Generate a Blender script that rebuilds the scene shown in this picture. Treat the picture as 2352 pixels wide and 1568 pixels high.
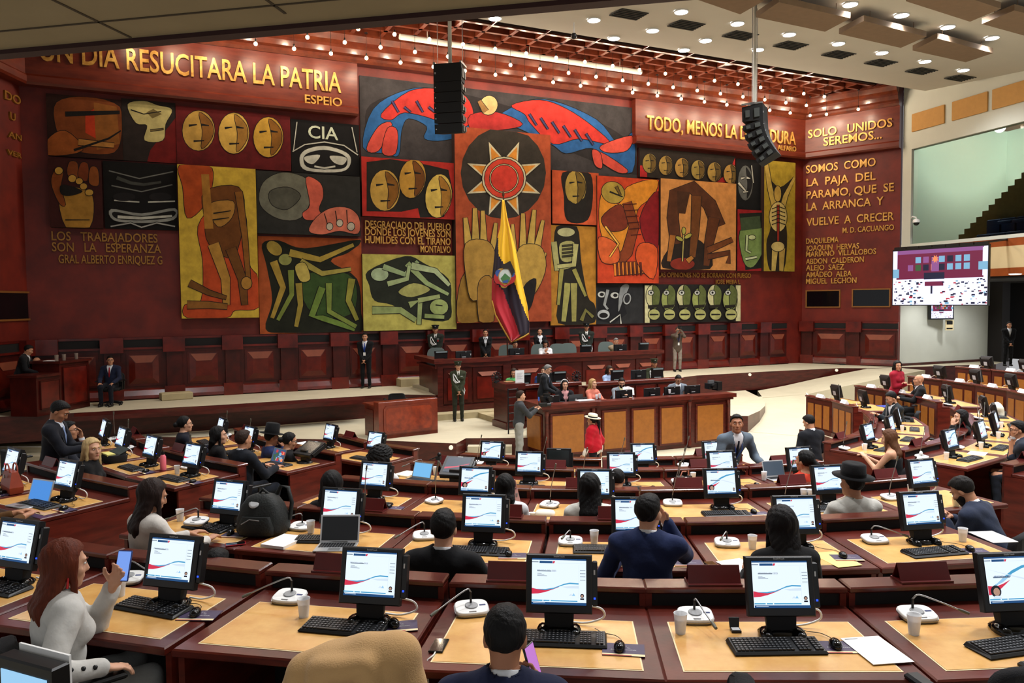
import bpy, math, random
import numpy as np
from mathutils import Vector, Matrix
for o in list(bpy.data.objects): bpy.data.objects.remove(o)
rnd = random.Random(7)
scn = bpy.context.scene
COL = scn.collection
PI = math.pi

# ------------------------------------------------------------------ camera
EYE = np.array([0.0, 0.0, 3.75]); FPX = 1800.0; PW, PH = 2352, 1568
_pit = math.atan((784 - 696) / FPX); _rol = math.atan(-0.009)
_fw = np.array([0, math.cos(_pit), -math.sin(_pit)]); _r0 = np.array([1.0, 0, 0]); _u0 = np.cross(_r0, _fw)
_c, _s = math.cos(_rol), math.sin(_rol)
CR = _c * _r0 + _s * _u0; CU = -(_s * _r0 - _c * _u0); CF = _fw
cam = bpy.data.cameras.new('camera'); camo = bpy.data.objects.new('camera', cam); COL.objects.link(camo)
cam.sensor_width = 36.0; cam.sensor_fit = 'HORIZONTAL'; cam.lens = FPX / PW * 36.0
cam.clip_start = 0.05; cam.clip_end = 200
camo.matrix_world = Matrix(((CR[0], CU[0], -CF[0], EYE[0]), (CR[1], CU[1], -CF[1], EYE[1]), (CR[2], CU[2], -CF[2], EYE[2]), (0, 0, 0, 1)))
scn.camera = camo

# ------------------------------------------------------------------ world, exposure, render limits
w = bpy.data.worlds.new('world'); scn.world = w; w.use_nodes = True
w.node_tree.nodes['Background'].inputs[0].default_value = (0.97, 0.98, 1.0, 1)
w.node_tree.nodes['Background'].inputs[1].default_value = 0.42
scn.view_settings.view_transform = 'Standard'; scn.view_settings.look = 'None'
scn.view_settings.gamma = 1.0; scn.view_settings.use_curve_mapping = False
scn.view_settings.exposure = 0.16
cy = scn.cycles
cy.max_bounces = 5; cy.diffuse_bounces = 2; cy.glossy_bounces = 2; cy.transmission_bounces = 4; cy.transparent_max_bounces = 6
cy.caustics_reflective = False; cy.caustics_refractive = False; cy.use_light_tree = True
cy.sample_clamp_indirect = 3.0
BULB_W = 27.0        # pendant bulbs under the wooden ceiling
DOWN_W = 400.0       # downlights in the white ceiling
BULB_COL = (1.0, 0.84, 0.64); DOWN_COL = (0.98, 0.98, 1.0)

# ------------------------------------------------------------------ pixel helpers (photo pixels -> places in the hall)
def ray(px, py): return CF + CR * ((px - PW / 2) / FPX) - CU * ((py - PH / 2) / FPX)
def at(px, py, z):
    d = ray(px, py); return EYE + d * ((z - EYE[2]) / d[2])
def atY(px, py, Y):
    d = ray(px, py); return EYE + d * (Y / d[1])
def onpl(px, py, p, n):
    d = ray(px, py); return EYE + d * (np.dot(np.array(p) - EYE, n) / np.dot(d, n))

# ------------------------------------------------------------------ materials
_mats = {}
def lin(c): return tuple(((v / 255) / 12.92 if v / 255 <= 0.04045 else ((v / 255 + 0.055) / 1.055) ** 2.4) for v in c)
def mat(name, rgb, rough=0.6, metal=0.0, spec=0.5, noise=0.0, nscale=8.0, bump=0.0, bscale=None, emit=None, estr=0.0, alpha=1.0, trans=0.0, stretch=(1, 1, 1), dark=None, coord='Object', ior=1.45, coat=0.0, sheen=0.0, detail=4.0):
    if name in _mats: return _mats[name]
    m = bpy.data.materials.new(name); m.use_nodes = True; nt = m.node_tree; b = nt.nodes['Principled BSDF']
    c = lin(rgb); b.inputs['Base Color'].default_value = (*c, 1)
    b.inputs['Roughness'].default_value = rough; b.inputs['Metallic'].default_value = metal
    b.inputs['Specular IOR Level'].default_value = spec; b.inputs['IOR'].default_value = ior
    if coat: b.inputs['Coat Weight'].default_value = coat; b.inputs['Coat Roughness'].default_value = 0.15
    if sheen: b.inputs['Sheen Weight'].default_value = sheen
    if alpha < 1: b.inputs['Alpha'].default_value = alpha
    if trans: b.inputs['Transmission Weight'].default_value = trans
    if emit is not None:
        b.inputs['Emission Color'].default_value = (*lin(emit), 1); b.inputs['Emission Strength'].default_value = estr
    if noise or bump:
        tc = nt.nodes.new('ShaderNodeTexCoord'); mp = nt.nodes.new('ShaderNodeMapping'); mp.inputs['Scale'].default_value = stretch
        nt.links.new(tc.outputs[coord], mp.inputs[0])
        no = nt.nodes.new('ShaderNodeTexNoise'); no.inputs['Scale'].default_value = nscale; no.inputs['Detail'].default_value = detail
        no.inputs['Roughness'].default_value = 0.6; nt.links.new(mp.outputs[0], no.inputs['Vector'])
        if noise:
            rp = nt.nodes.new('ShaderNodeValToRGB'); d = lin(dark) if dark else tuple(v * (1 - noise) for v in c)
            rp.color_ramp.elements[0].position = 0.3; rp.color_ramp.elements[0].color = (*d, 1)
            rp.color_ramp.elements[1].position = 0.68; rp.color_ramp.elements[1].color = (*c, 1)
            nt.links.new(no.outputs[0], rp.inputs[0]); nt.links.new(rp.outputs[0], b.inputs['Base Color'])
        if bump:
            src = no
            if bscale:
                src = nt.nodes.new('ShaderNodeTexNoise'); src.inputs['Scale'].default_value = bscale; nt.links.new(mp.outputs[0], src.inputs['Vector'])
            bn = nt.nodes.new('ShaderNodeBump'); bn.inputs['Strength'].default_value = bump; bn.inputs['Distance'].default_value = 0.01
            nt.links.new(src.outputs[0], bn.inputs['Height']); nt.links.new(bn.outputs[0], b.inputs['Normal'])
    _mats[name] = m; return m
def glow(name, rgb, s):
    return mat(name, (5, 5, 5), rough=0.4, emit=rgb, estr=s)
def paint(rgb):                                     # painted canvas
    return mat('paint_%d_%d_%d' % rgb, rgb, rough=0.75, spec=0.2, noise=0.38, nscale=3.5, bump=0.15, bscale=60)
M = dict(
    mahog=mat('mahogany', (98, 34, 22), rough=0.32, noise=0.45, nscale=3, stretch=(1, 1, 6), dark=(58, 16, 11), bump=0.04, bscale=40),
    mahogd=mat('dark_mahogany', (84, 29, 22), rough=0.3, noise=0.4, nscale=3, stretch=(1, 1, 5), dark=(52, 16, 12)),
    ledge=mat('ledge_mahogany', (92, 36, 26), rough=0.26, noise=0.4, nscale=5, dark=(66, 22, 16), coat=0.3),
    dado=mat('wainscot_wood', (112, 26, 14), rough=0.3, noise=0.5, nscale=2.2, dark=(62, 11, 7), coat=0.25),
    dadod=mat('wainscot_wood_dark', (78, 18, 11), rough=0.33, noise=0.4, nscale=2.5, dark=(46, 9, 6)),
    burlr=mat('red_burl', (148, 52, 20), rough=0.3, noise=0.55, nscale=5, dark=(96, 24, 10), detail=8, coat=0.3),
    burl=mat('yellow_burl', (226, 178, 104), rough=0.3, noise=0.3, nscale=7, dark=(206, 148, 76), detail=9, coat=0.35),
    amber=mat('amber_veneer', (158, 96, 36), rough=0.4, noise=0.25, nscale=9, detail=9),
    pale=mat('pale_inlay', (140, 74, 52), rough=0.35, noise=0.2, nscale=4),
    black=mat('black_plastic', (14, 15, 17), rough=0.38),
    blackm=mat('black_matte', (9, 9, 11), rough=0.8),
    soft=mat('black_fabric', (16, 16, 20), rough=0.95, bump=0.3, bscale=200, noise=0.2, nscale=30),
    key=mat('key_black', (26, 27, 30), rough=0.45),
    keymark=mat('key_legend', (150, 152, 156), rough=0.6),
    grey=mat('grey_metal', (150, 150, 150), rough=0.35, metal=0.8),
    silver=mat('silver_plastic', (196, 198, 200), rough=0.35),
    white=mat('white_plastic', (232, 232, 230), rough=0.35),
    paper=mat('white_paper', (240, 240, 238), rough=0.8),
    cream=mat('cream_line', (232, 214, 168), rough=0.5),
    carpet=mat('beige_carpet', (194, 184, 156), rough=0.95, noise=0.12, nscale=1.2, bump=0.35, bscale=220, coord='Object'),
    carpetd=mat('beige_carpet_edge', (176, 160, 122), rough=0.95, noise=0.12, nscale=3),
    redwall=mat('red_wall_panel', (116, 30, 16), rough=0.5, noise=0.3, nscale=1.6, dark=(84, 17, 10), bump=0.05, bscale=90),
    header=mat('header_wood', (112, 44, 26), rough=0.36, noise=0.3, nscale=1.5, stretch=(1, 1, 5), dark=(84, 26, 15)),
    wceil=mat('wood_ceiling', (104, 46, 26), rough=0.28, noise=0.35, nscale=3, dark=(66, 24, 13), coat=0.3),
    gold=mat('gold_letter', (226, 176, 92), rough=0.35, metal=0.35, noise=0.35, nscale=6, dark=(176, 120, 48)),
    golddim=mat('bronze_letter', (170, 118, 48), rough=0.4, metal=0.35, noise=0.3, nscale=6),
    whitewall=mat('white_wall', (206, 208, 196), rough=0.8, noise=0.06, nscale=1.2),
    whiteceil=mat('white_ceiling', (196, 192, 180), rough=0.85, noise=0.05, nscale=0.7),
    dark=mat('dark_recess', (18, 15, 15), rough=0.8),
    skinA=None)
del M['skinA']

# ------------------------------------------------------------------ mesh builder
def _np(v): return np.array(v, float)
class MB:
    def __init__(s): s.V = []; s.F = []; s.I = []; s.S = []
    def add(s, V, F, mi=0, smooth=False, X=None):
        n = len(s.V)
        if X is not None:
            X = np.array(X); V = [tuple(X[:3, :3] @ np.array(v, float) + X[:3, 3]) for v in V]
        s.V += [tuple(float(c) for c in v) for v in V]; s.F += [tuple(i + n for i in f) for f in F]
        s.I += [mi] * len(F); s.S += [smooth] * len(F); return s
    def loft(s, rings, mi=0, smooth=False, cap=True, closed=True, X=None):
        n = len(rings[0]); V = [p for r in rings for p in r]; F = []
        for k in range(len(rings) - 1):
            for i in range(n if closed else n - 1):
                j = (i + 1) % n; F.append((k * n + i, k * n + j, (k + 1) * n + j, (k + 1) * n + i))
        s.add(V, F, mi, smooth, X)
        if cap and closed:
            m = (len(rings) - 1) * n
            s.add(rings[0], [tuple(range(n - 1, -1, -1))], mi, False, X); s.add(rings[-1], [tuple(range(n))], mi, False, X)
        return s
    def box(s, x0, x1, y0, y1, z0, z1, mi=0, X=None, c=0.0):
        def R(z, d): return [(x0 + d, y0 + d, z), (x1 - d, y0 + d, z), (x1 - d, y1 - d, z), (x0 + d, y1 - d, z)]
        if c: return s.loft([R(z0, c), R(z0 + c, 0), R(z1 - c, 0), R(z1, c)], mi, False, True, True, X)
        return s.loft([R(z0, 0), R(z1, 0)], mi, False, True, True, X)
    def prism(s, poly, z0, z1, mi=0, X=None, smooth=False):
        if sum(poly[i][0] * poly[(i + 1) % len(poly)][1] - poly[(i + 1) % len(poly)][0] * poly[i][1] for i in range(len(poly))) < 0: poly = poly[::-1]
        return s.loft([[(p[0], p[1], z0) for p in poly], [(p[0], p[1], z1) for p in poly]], mi, smooth, True, True, X)
    def lathe(s, prof, seg=16, mi=0, X=None, smooth=True, sx=1.0, sy=1.0, cap=True):
        return s.loft([[(r * math.cos(2 * PI * i / seg) * sx, r * math.sin(2 * PI * i / seg) * sy, z) for i in range(seg)] for r, z in prof], mi, smooth, cap, True, X)
    def tube(s, pts, r, seg=6, mi=0, X=None, smooth=True):
        pts = [np.array(p, float) for p in pts]; rings = []
        rr = r if isinstance(r, (list, tuple)) else [r] * len(pts)
        t0 = pts[1] - pts[0]; a = np.array([0, 0, 1.0]) if abs(t0[2]) < 0.9 * np.linalg.norm(t0) else np.array([1.0, 0, 0])
        for k, p in enumerate(pts):
            t = pts[min(k + 1, len(pts) - 1)] - pts[max(k - 1, 0)]; t /= (np.linalg.norm(t) + 1e-9)
            n = np.cross(t, a); n /= (np.linalg.norm(n) + 1e-9); b = np.cross(t, n); a = np.cross(n, t) if np.linalg.norm(np.cross(n, t)) > 0 else a
            rings.append([tuple(p + rr[k] * (n * math.cos(2 * PI * i / seg) - b * math.sin(2 * PI * i / seg))) for i in range(seg)])
        return s.loft(rings, mi, smooth, True, True, X)
    def ball(s, c, r, seg=10, mi=0, X=None, sc=(1, 1, 1)):
        rings = []
        for k in range(seg // 2 + 1):
            a = -PI / 2 + PI * k / (seg // 2); a = max(min(a, PI / 2 - 0.02), -PI / 2 + 0.02)
            rings.append([(c[0] + r * sc[0] * math.cos(a) * math.cos(2 * PI * i / seg), c[1] + r * sc[1] * math.cos(a) * math.sin(2 * PI * i / seg), c[2] + r * sc[2] * math.sin(a)) for i in range(seg)])
        return s.loft(rings, mi, True, True, True, X)
    def quad(s, a, b, c, d, mi=0, X=None): return s.add([a, b, c, d], [(0, 1, 2, 3)], mi, False, X)
    def mesh(s, name, mats):
        me = bpy.data.meshes.new(name); me.from_pydata(s.V, [], s.F)
        for m in (mats if isinstance(mats, (list, tuple)) else [mats]): me.materials.append(m)
        me.polygons.foreach_set('material_index', s.I); me.polygons.foreach_set('use_smooth', s.S); me.update(); return me
    def build(s, name, mats, parent=None, X=None):
        return link(name, s.mesh(name, mats), parent, X)
def link(name, me, parent=None, X=None):
    o = bpy.data.objects.new(name, me); COL.objects.link(o)
    if parent is not None: o.parent = parent
    if X is not None: o.matrix_basis = Matrix([list(r) for r in np.array(X)])
    return o
def XF(x=0, y=0, z=0, rz=0.0, rx=0.0, s=1.0):
    return np.array(Matrix.Translation((x, y, z)) @ Matrix.Rotation(rz, 4, 'Z') @ Matrix.Rotation(rx, 4, 'X') @ Matrix.Scale(s, 4))
def tag(o, label, cat, group=None, kind=None):
    if label: o['label'] = label
    if cat: o['category'] = cat
    if group: o['group'] = group
    if kind: o['kind'] = kind
    return o
def thing(name, label, cat, loc=(0, 0, 0), rz=0.0, group=None):
    o = bpy.data.objects.new(name, None); COL.objects.link(o); o.location = [float(v) for v in loc]; o.rotation_euler = (0, 0, rz); o.empty_display_size = 0.1
    return tag(o, label, cat, group)
def struct(name, mb, mats, parent=None):
    o = mb.build(name, mats, parent)
    if parent is None: o['kind'] = 'structure'
    return o
_kids = {}
def copy_tree(o, label=None, loc=None, rz=None, group=None, parent=None):
    c = o.copy(); COL.objects.link(c)
    if parent is not None: c.parent = parent
    if label: c['label'] = label
    if group: c['group'] = group
    if loc is not None: c.location = [float(v) for v in loc]
    if rz is not None: c.rotation_euler = (0, 0, rz)
    for ch in list(o.children): copy_tree(ch, parent=c)
    return c
def smooth_poly(pts, n=4):
    P = [np.array(p, float) for p in pts]; out = []; N = len(P)
    for i in range(N):
        a, b, c, d = P[i - 1], P[i], P[(i + 1) % N], P[(i + 2) % N]
        for k in range(n):
            t = k / n
            out.append(0.5 * ((2 * b) + (c - a) * t + (2 * a - 5 * b + 4 * c - d) * t * t + (-a + 3 * b - 3 * c + d) * t ** 3))
    return out
def spl(pts, n=5):
    P = [np.array(p, float) for p in pts]; P = [2 * P[0] - P[1]] + P + [2 * P[-1] - P[-2]]; out = []
    for i in range(1, len(P) - 2):
        a, b, c, d = P[i - 1:i + 3]
        for k in range(n): t = k / n; out.append(0.5 * (2 * b + (c - a) * t + (2 * a - 5 * b + 4 * c - d) * t * t + (-a + 3 * b - 3 * c + d) * t ** 3))
    return out + [P[-2]]
def text_mesh(txt, name='text', extr=0.1):
    cu = bpy.data.curves.new(name, 'FONT'); cu.body = txt; cu.size = 1.0; cu.extrude = extr; cu.resolution_u = 3
    cu.offset = 0.012
    o = bpy.data.objects.new(name, cu); COL.objects.link(o); dg = bpy.context.evaluated_depsgraph_get()
    me = bpy.data.meshes.new_from_object(o.evaluated_get(dg)); bpy.data.objects.remove(o); bpy.data.curves.remove(cu); me.name = name
    co = np.zeros(len(me.vertices) * 3); me.vertices.foreach_get('co', co); co = co.reshape(-1, 3)
    return me, co
def fit_text(txt, w, h, depth, matl, parent, X, name='lettering', spread=1.0):
    me, co = text_mesh(txt, name)
    lo, hi = co.min(0), co.max(0)
    ky = h / 0.73
    co = (co - [lo[0], 0, 0]) * [w / max(hi[0] - lo[0], 1e-6), ky, depth / 0.2]
    me.vertices.foreach_set('co', co.ravel()); me.materials.clear(); me.materials.append(matl); me.update()
    return link(name, me, parent, X)
# ================================================================== THE HALL
# main wall: a vertical plane through W0 running along WD; s is the distance from it towards the seats
W0 = np.array([-5.0, 24.85, 0.0]); WD = np.array([0.9015, 0.4327, 0.0]); WN = np.array([0.4327, -0.9015, 0.0]); UP = np.array([0, 0, 1.0])
def wp(u, s, z): return W0 + WD * u + WN * s + UP * z
def wu(px, py, s=0.0):                              # pixel -> (u, z) on the plane s in front of the main wall
    p = onpl(px, py, W0 + WN * s, WN); return float(np.dot(p - W0, WD)), float(p[2])
WROT = math.atan2(WD[1], WD[0])
WX = np.eye(4); WX[:3, 0] = WD; WX[:3, 1] = -WN; WX[:3, 2] = UP; WX[:3, 3] = W0   # local x=u, y=-s, z=up
Z_P1, Z_ST, Z_DA = 0.47, 1.12, 1.22
U_L = (-12.97 - W0[0]) / WD[0]; U_R = (12.26 - W0[0]) / WD[0]
CORN_R = wp(U_R, 0, 0); CORN_L = wp(U_L, 0, 0)
RW_END = np.array([15.15, 30.7, 0.0]); RD = RW_END - CORN_R; RL = float(np.linalg.norm(RD)); RD /= RL
RN = np.array([RD[1], -RD[0], 0]);  RN = RN if np.dot(RN, -CORN_R) > 0 else -RN
# left wall: mirror image of the right one
_a = np.dot(RD, WD); _b = np.dot(RD, WN); LD = -_a * WD + _b * WN; LN = np.array([LD[1], -LD[0], 0]); LN = LN if np.dot(LN, np.array([0, 12, 0]) - CORN_L) > 0 else -LN
H_HB, H_HT, H_CE = EYE[2] + 5.85, EYE[2] + 7.45, EYE[2] + 8.2

def wallpl(name, p0, d, L, n, z0, z1, t, m):
    mb = MB(); X = np.eye(4); X[:3, 0] = d; X[:3, 1] = n; X[:3, 2] = UP; X[:3, 3] = p0
    mb.box(0, L, -t, 0, z0, z1, 0, X); return struct(name, mb, m)
wallpl('wall_main', wp(U_L, 0, 0), WD, U_R - U_L, WN, 0, H_CE, 0.3, M['redwall'])
wallpl('wall_right', CORN_R, RD, RL, RN, 0, H_CE, 0.25, M['redwall'])
wallpl('wall_left', CORN_L, LD, 6.0, LN, 0, H_CE, 0.25, M['redwall'])

# header bands and crown (profile extruded along the wall)
def profile_run(name, p0, d, n, L, prof, m, miter0=0.0, miter1=0.0):
    mb = MB(); rings = []
    for t, mit in ((0, miter0), (L, miter1)):
        rings.append([tuple(p0 + d * (t + mit * q[0]) + n * q[0] + UP * q[1]) for q in prof])
    mb.loft(rings, 0, False); return struct(name, mb, m)
HB = [(0, H_HB), (0.30, H_HB), (0.34, H_HB + 0.06), (0.34, H_HB + 0.22), (0.28, H_HB + 0.28), (0.28, H_HT), (0, H_HT)]
CR_ = [(0, H_HT), (0.34, H_HT), (0.40, H_HT + 0.08), (0.40, H_HT + 0.16), (0.52, H_HT + 0.20), (0.58, H_HT + 0.34), (0.58, H_HT + 0.42), (0.74, H_HT + 0.50), (0.84, H_HT + 0.66), (0.84, H_CE), (0, H_CE)]
u822 = wu(822, 250, 0.28)[0]; u1459 = wu(1460, 300, 0.28)[0]
mr = -math.tan((PI - math.acos(max(-1, min(1, float(np.dot(WD, RD)))))) / 2 - PI / 2)
mi_ = math.tan(math.acos(float(np.dot(WD, RD))) / 2)
profile_run('trim_1', wp(U_L, 0, 0), WD, WN, u822 - U_L, HB, M['header'], mi_, 0)
profile_run('trim_2', wp(u1459, 0, 0), WD, WN, U_R - u1459, HB, M['header'], 0, -mi_)
profile_run('trim_3', wp(U_L, 0, 0), WD, WN, U_R - U_L, CR_, M['wceil'], mi_, -mi_)
profile_run('trim_4', CORN_R, RD, RN, RL, HB, M['header'], mi_, 0)
profile_run('trim_5', CORN_R, RD, RN, RL, CR_, M['wceil'], mi_, 0)
profile_run('trim_6', CORN_L, LD, LN, 6.0, HB, M['header'], mi_, 0)
profile_run('trim_7', CORN_L, LD, LN, 6.0, CR_, M['wceil'], mi_, 0)

# wainscot bays between pilasters
def wainscot(i, p0, d, n, L, first=False):
    X = np.eye(4); X[:3, 0] = d; X[:3, 1] = -n; X[:3, 2] = UP; X[:3, 3] = p0; mb = MB(); z0, z1 = Z_ST, 2.88; pw = 0.27
    mb.box(0, L, -0.05, 0, z0, z1, 1, X)
    mb.box(0, pw * 2, -0.20, 0, z0, z0 + 0.36, 0, X); mb.box(0.07, pw * 2 - 0.07, -0.15, 0, z0 + 0.36, z1 - 0.42, 1, X); mb.box(-0.02, pw * 2 + 0.02, -0.26, 0, z1 - 0.42, z1, 0, X)
    a, b = pw * 2, L
    mb.box(a, b, -0.10, 0, z1 - 0.34, z1 - 0.28, 0, X); mb.box(a, b, -0.07, 0, z1 - 0.06, z1, 0, X); mb.box(a, b, -0.06, 0, z1 - 0.28, z1 - 0.06, 3, X)
    mb.loft([[(a, -0.12, z0), (a, -0.20, z0 + 0.04), (a, -0.18, z0 + 0.12), (a, -0.10, z0 + 0.26), (a, -0.05, z0 + 0.30), (a, 0, z0 + 0.3), (a, 0, z0)],
             [(b, -0.12, z0), (b, -0.20, z0 + 0.04), (b, -0.18, z0 + 0.12), (b, -0.10, z0 + 0.26), (b, -0.05, z0 + 0.30), (b, 0, z0 + 0.3), (b, 0, z0)]], 0, False, True, True, X)
    mb.box(a + 0.08, b - 0.08, -0.075, 0, z0 + 0.38, z1 - 0.44, 1, X)
    c, e, f, g = a + 0.14, b - 0.14, z0 + 0.44, z1 - 0.50; q = 0.16     # raised field with bevelled margin
    cy_ = (f + g) / 2 + 0.05
    mb.loft([[(c, -0.075, f), (e, -0.075, f), (e, -0.075, g), (c, -0.075, g)], [(c + q, -0.12, f + q), (e - q, -0.12, f + q), (e - q, -0.12, g - q * 1.4), (c + q, -0.12, g - q * 1.4)]], 2, False, True, True, X)
    mb.loft([[(c + 0.03, -0.09, g - 0.015), (e - 0.03, -0.09, g - 0.015), (e - q - 0.02, -0.125, g - q * 1.35), (c + q + 0.02, -0.125, g - q * 1.35)],
             [(c + 0.03, -0.10, g - 0.015), (e - 0.03, -0.10, g - 0.015), (e - q - 0.02, -0.132, g - q * 1.35), (c + q + 0.02, -0.132, g - q * 1.35)]], 4, False, True, True, X)
    return struct('trim_%d' % i, mb, [M['dado'], M['dadod'], mat('wainscot_field', (102, 29, 16), rough=0.3, noise=0.5, nscale=4, dark=(74, 14, 8), detail=7, coat=0.2), M['dark'], M['pale']])
k = 10; u = wu(232, 800)[0]; step = (wu(1738, 760)[0] - u) / 15.0; 
u0 = u - step * 2
for i in range(18):
    ui = u0 + step * i
    if ui + step > U_R + 0.05 or ui < U_L - 0.3: continue
    wainscot(k, wp(ui, 0, 0), WD, WN, step); k += 1
wainscot(k, CORN_R, RD, RN, RL / 2); wainscot(k + 1, CORN_R + RD * (RL / 2), RD, RN, RL / 2); k += 2
wainscot(k, CORN_L, LD, LN, 1.7); wainscot(k + 1, CORN_L + LD * 1.7, LD, LN, 1.7)

# floors: carpeted levels
def slab(name, poly, z0, z1, m=None, side=None):
    mb = MB(); mb.prism([(p[0], p[1]) for p in poly], z0, z1); 
    o = struct(name, mb, [m or M['carpet'], side or M['mahogd']])
    for p in o.data.polygons:
        if abs(p.normal.z) < 0.5: p.material_index = 1
    return o
slab('floor', [(-16, 0.5), (22, 0.5), (24, 40), (-16, 40)], -0.3, 0.0)
A = lambda px, py, z: at(px, py, z)[:2]
p1poly = [wp(7.0, 8.2, 0)[:2], A(1200, 1005, Z_P1), A(1070, 1006, Z_P1), A(1048, 1018, Z_P1), A(850, 1010, Z_P1), A(350, 1003, Z_P1), A(-60, 1003, Z_P1), (-17, 20), (-17, 24), wp(U_L, -0.4, 0)[:2], wp(15.5, -0.4, 0)[:2],
          A(1745, 912, Z_P1), A(1757, 922, Z_P1), A(1757, 932, Z_P1), A(1745, 943, Z_P1), A(1718, 955, Z_P1), A(1655, 954, Z_P1)]
slab('floor_platform', p1poly, 0.0, Z_P1)
for j in range(2):                                  # carpeted steps on the left of the secretaries' desk
    zz = Z_P1 * (2 - j) / 3
    q = [A(1076 - 6 * j, 1005, Z_P1), A(1176, 1004.5, Z_P1)]
    mb = MB(); a = np.array(q[0]); b = np.array(q[1]); d = (b - a) / np.linalg.norm(b - a); n = np.array([d[1], -d[0]]); n = n if n[1] < 0 else -n
    pl = [a, b, b + n * 0.34 * (j + 1), a + n * 0.34 * (j + 1)]
    mb.prism(pl, 0.0, zz); struct('floor_step_%d' % (j + 1), mb, M['carpet'])
mb = MB(); a_, b_ = np.array(A(-80, 1003, Z_P1)), np.array(A(350, 1003, Z_P1)); n_ = np.array([0.05, -1.0])
mb.prism([a_, b_, b_ + n_ * 0.45, a_ + n_ * 0.45], 0, 0.31); mb.prism([a_, b_ - (0.9, 0), b_ - (0.9, 0) + n_ * 0.95, a_ + n_ * 0.95], 0, 0.16); struct('floor_step_3', mb, M['carpet'])
mb = MB(); mb.prism([a_, b_, b_ + n_ * 0.03, a_ + n_ * 0.03], Z_P1 - 0.01, Z_P1 + 0.006); a2, b2 = a_ + n_ * 0.45, b_ + n_ * 0.45 - (0.9, 0); mb.prism([a2, b2, b2 + n_ * 0.03, a2 + n_ * 0.03], 0.30, 0.315); struct('trim_63', mb, M['white'])
# stage along the main wall
stpoly = [A(-60, 960, Z_ST), A(170, 948, Z_ST), A(500, 930, Z_ST), A(838, 909, Z_ST), A(905, 905, Z_ST), wp(1.5, 3.3, 0)[:2], wp(9.4, 3.1, 0)[:2], A(1600, 862, Z_ST), A(1760, 853, Z_ST), A(1930, 845, Z_ST), A(1992, 845.5, Z_ST),
          (19.5, 31.5), (21.5, 33.8), CORN_R[:2] + np.array([6, 3]), wp(U_R + 1, -1, 0)[:2], wp(U_L - 2, -1, 0)[:2], wp(U_L - 4, 4, 0)[:2]]
slab('floor_stage', stpoly, Z_P1, Z_ST)
mb = MB(); mb.prism([tuple(A(a_, b_, Z_ST + 0.003)) for a_, b_ in ((170, 949), (500, 931), (838, 910), (838, 917), (500, 939), (170, 957))], Z_ST - 0.11, Z_ST + 0.004)
struct('trim_60', mb, M['mahogd'])
# dais under the presidium
mb = MB(); mb.box(1.6, 9.3, -3.1, -0.9, Z_ST, Z_DA, 0, WX); struct('floor_dais', mb, M['carpet'])
mb = MB(); mb.box(1.3, 9.8, -3.95, -3.0, Z_P1, 0.64, 0, WX); struct('floor_presidium_step', mb, M['carpetd'])
mb = MB(); mb.box(2.55, 7.9, -6.2, -3.6, Z_P1, 0.62, 0, WX); struct('floor_clerk_step', mb, M['carpetd'])
# ramp on the right from the platform up to the stage
def ramp(name, pts, m=None, base=-0.02):
    mb = MB(); n = len(pts); V = [tuple(p) for p in pts] + [(p[0], p[1], base) for p in pts]
    F = [tuple(range(n))] + [(i, (i + 1) % n, n + (i + 1) % n, n + i) for i in range(n)]
    mb.add(V, [F[0] if True else F[0]] + F[1:]); return struct(name, mb, m or M['carpet'])
z1, z2 = Z_P1, Z_ST
def strip(name, A_, B_, m=None):
    mb = MB(); n = len(A_); mb.add([tuple(p) for p in A_] + [tuple(p) for p in B_], [(i, i + 1, n + i + 1, n + i) for i in range(n - 1)])
    for L_ in (A_, B_): mb.add([tuple(p) for p in L_] + [(p[0], p[1], -0.02) for p in L_], [(i, i + 1, n + i + 1, n + i) for i in range(n - 1)])
    return struct(name, mb, m or M['carpet'])
e_ = 0.004
strip('floor_ramp', [at(1740, 897, z1 + e_), at(1800, 886, 0.56), at(1880, 868, 0.78), at(1992, 846.5, z2 + e_), at(2060, 844, z2 + e_)], [at(1752, 913, z1 + e_), at(1852, 905, z1 + e_), at(1925, 890, 0.72), at(2062, 861, z2 + e_), at(2125, 850, z2 + e_)])
inn = [A(1740, 911, Z_P1), A(1757, 921, Z_P1), A(1757.5, 931, Z_P1), A(1746, 942, Z_P1), A(1719, 954, Z_P1)]; hts = [z1 + e_, 0.40, 0.28, 0.16, 0.004]
out = [at(1852, 904, z1 + e_), at(1868, 922, 0.40), at(1882, 945, 0.28), at(1887, 970, 0.16), at(1876, 1004, 0.004)]
strip('floor_ramp_round', [np.array([p[0], p[1], h_]) for p, h_ in zip(inn, hts)], out)
mb = MB(); mb.tube([p + UP * 0.015 for p in out], 0.03, 6); struct('trim_64', mb, M['white'])
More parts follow.
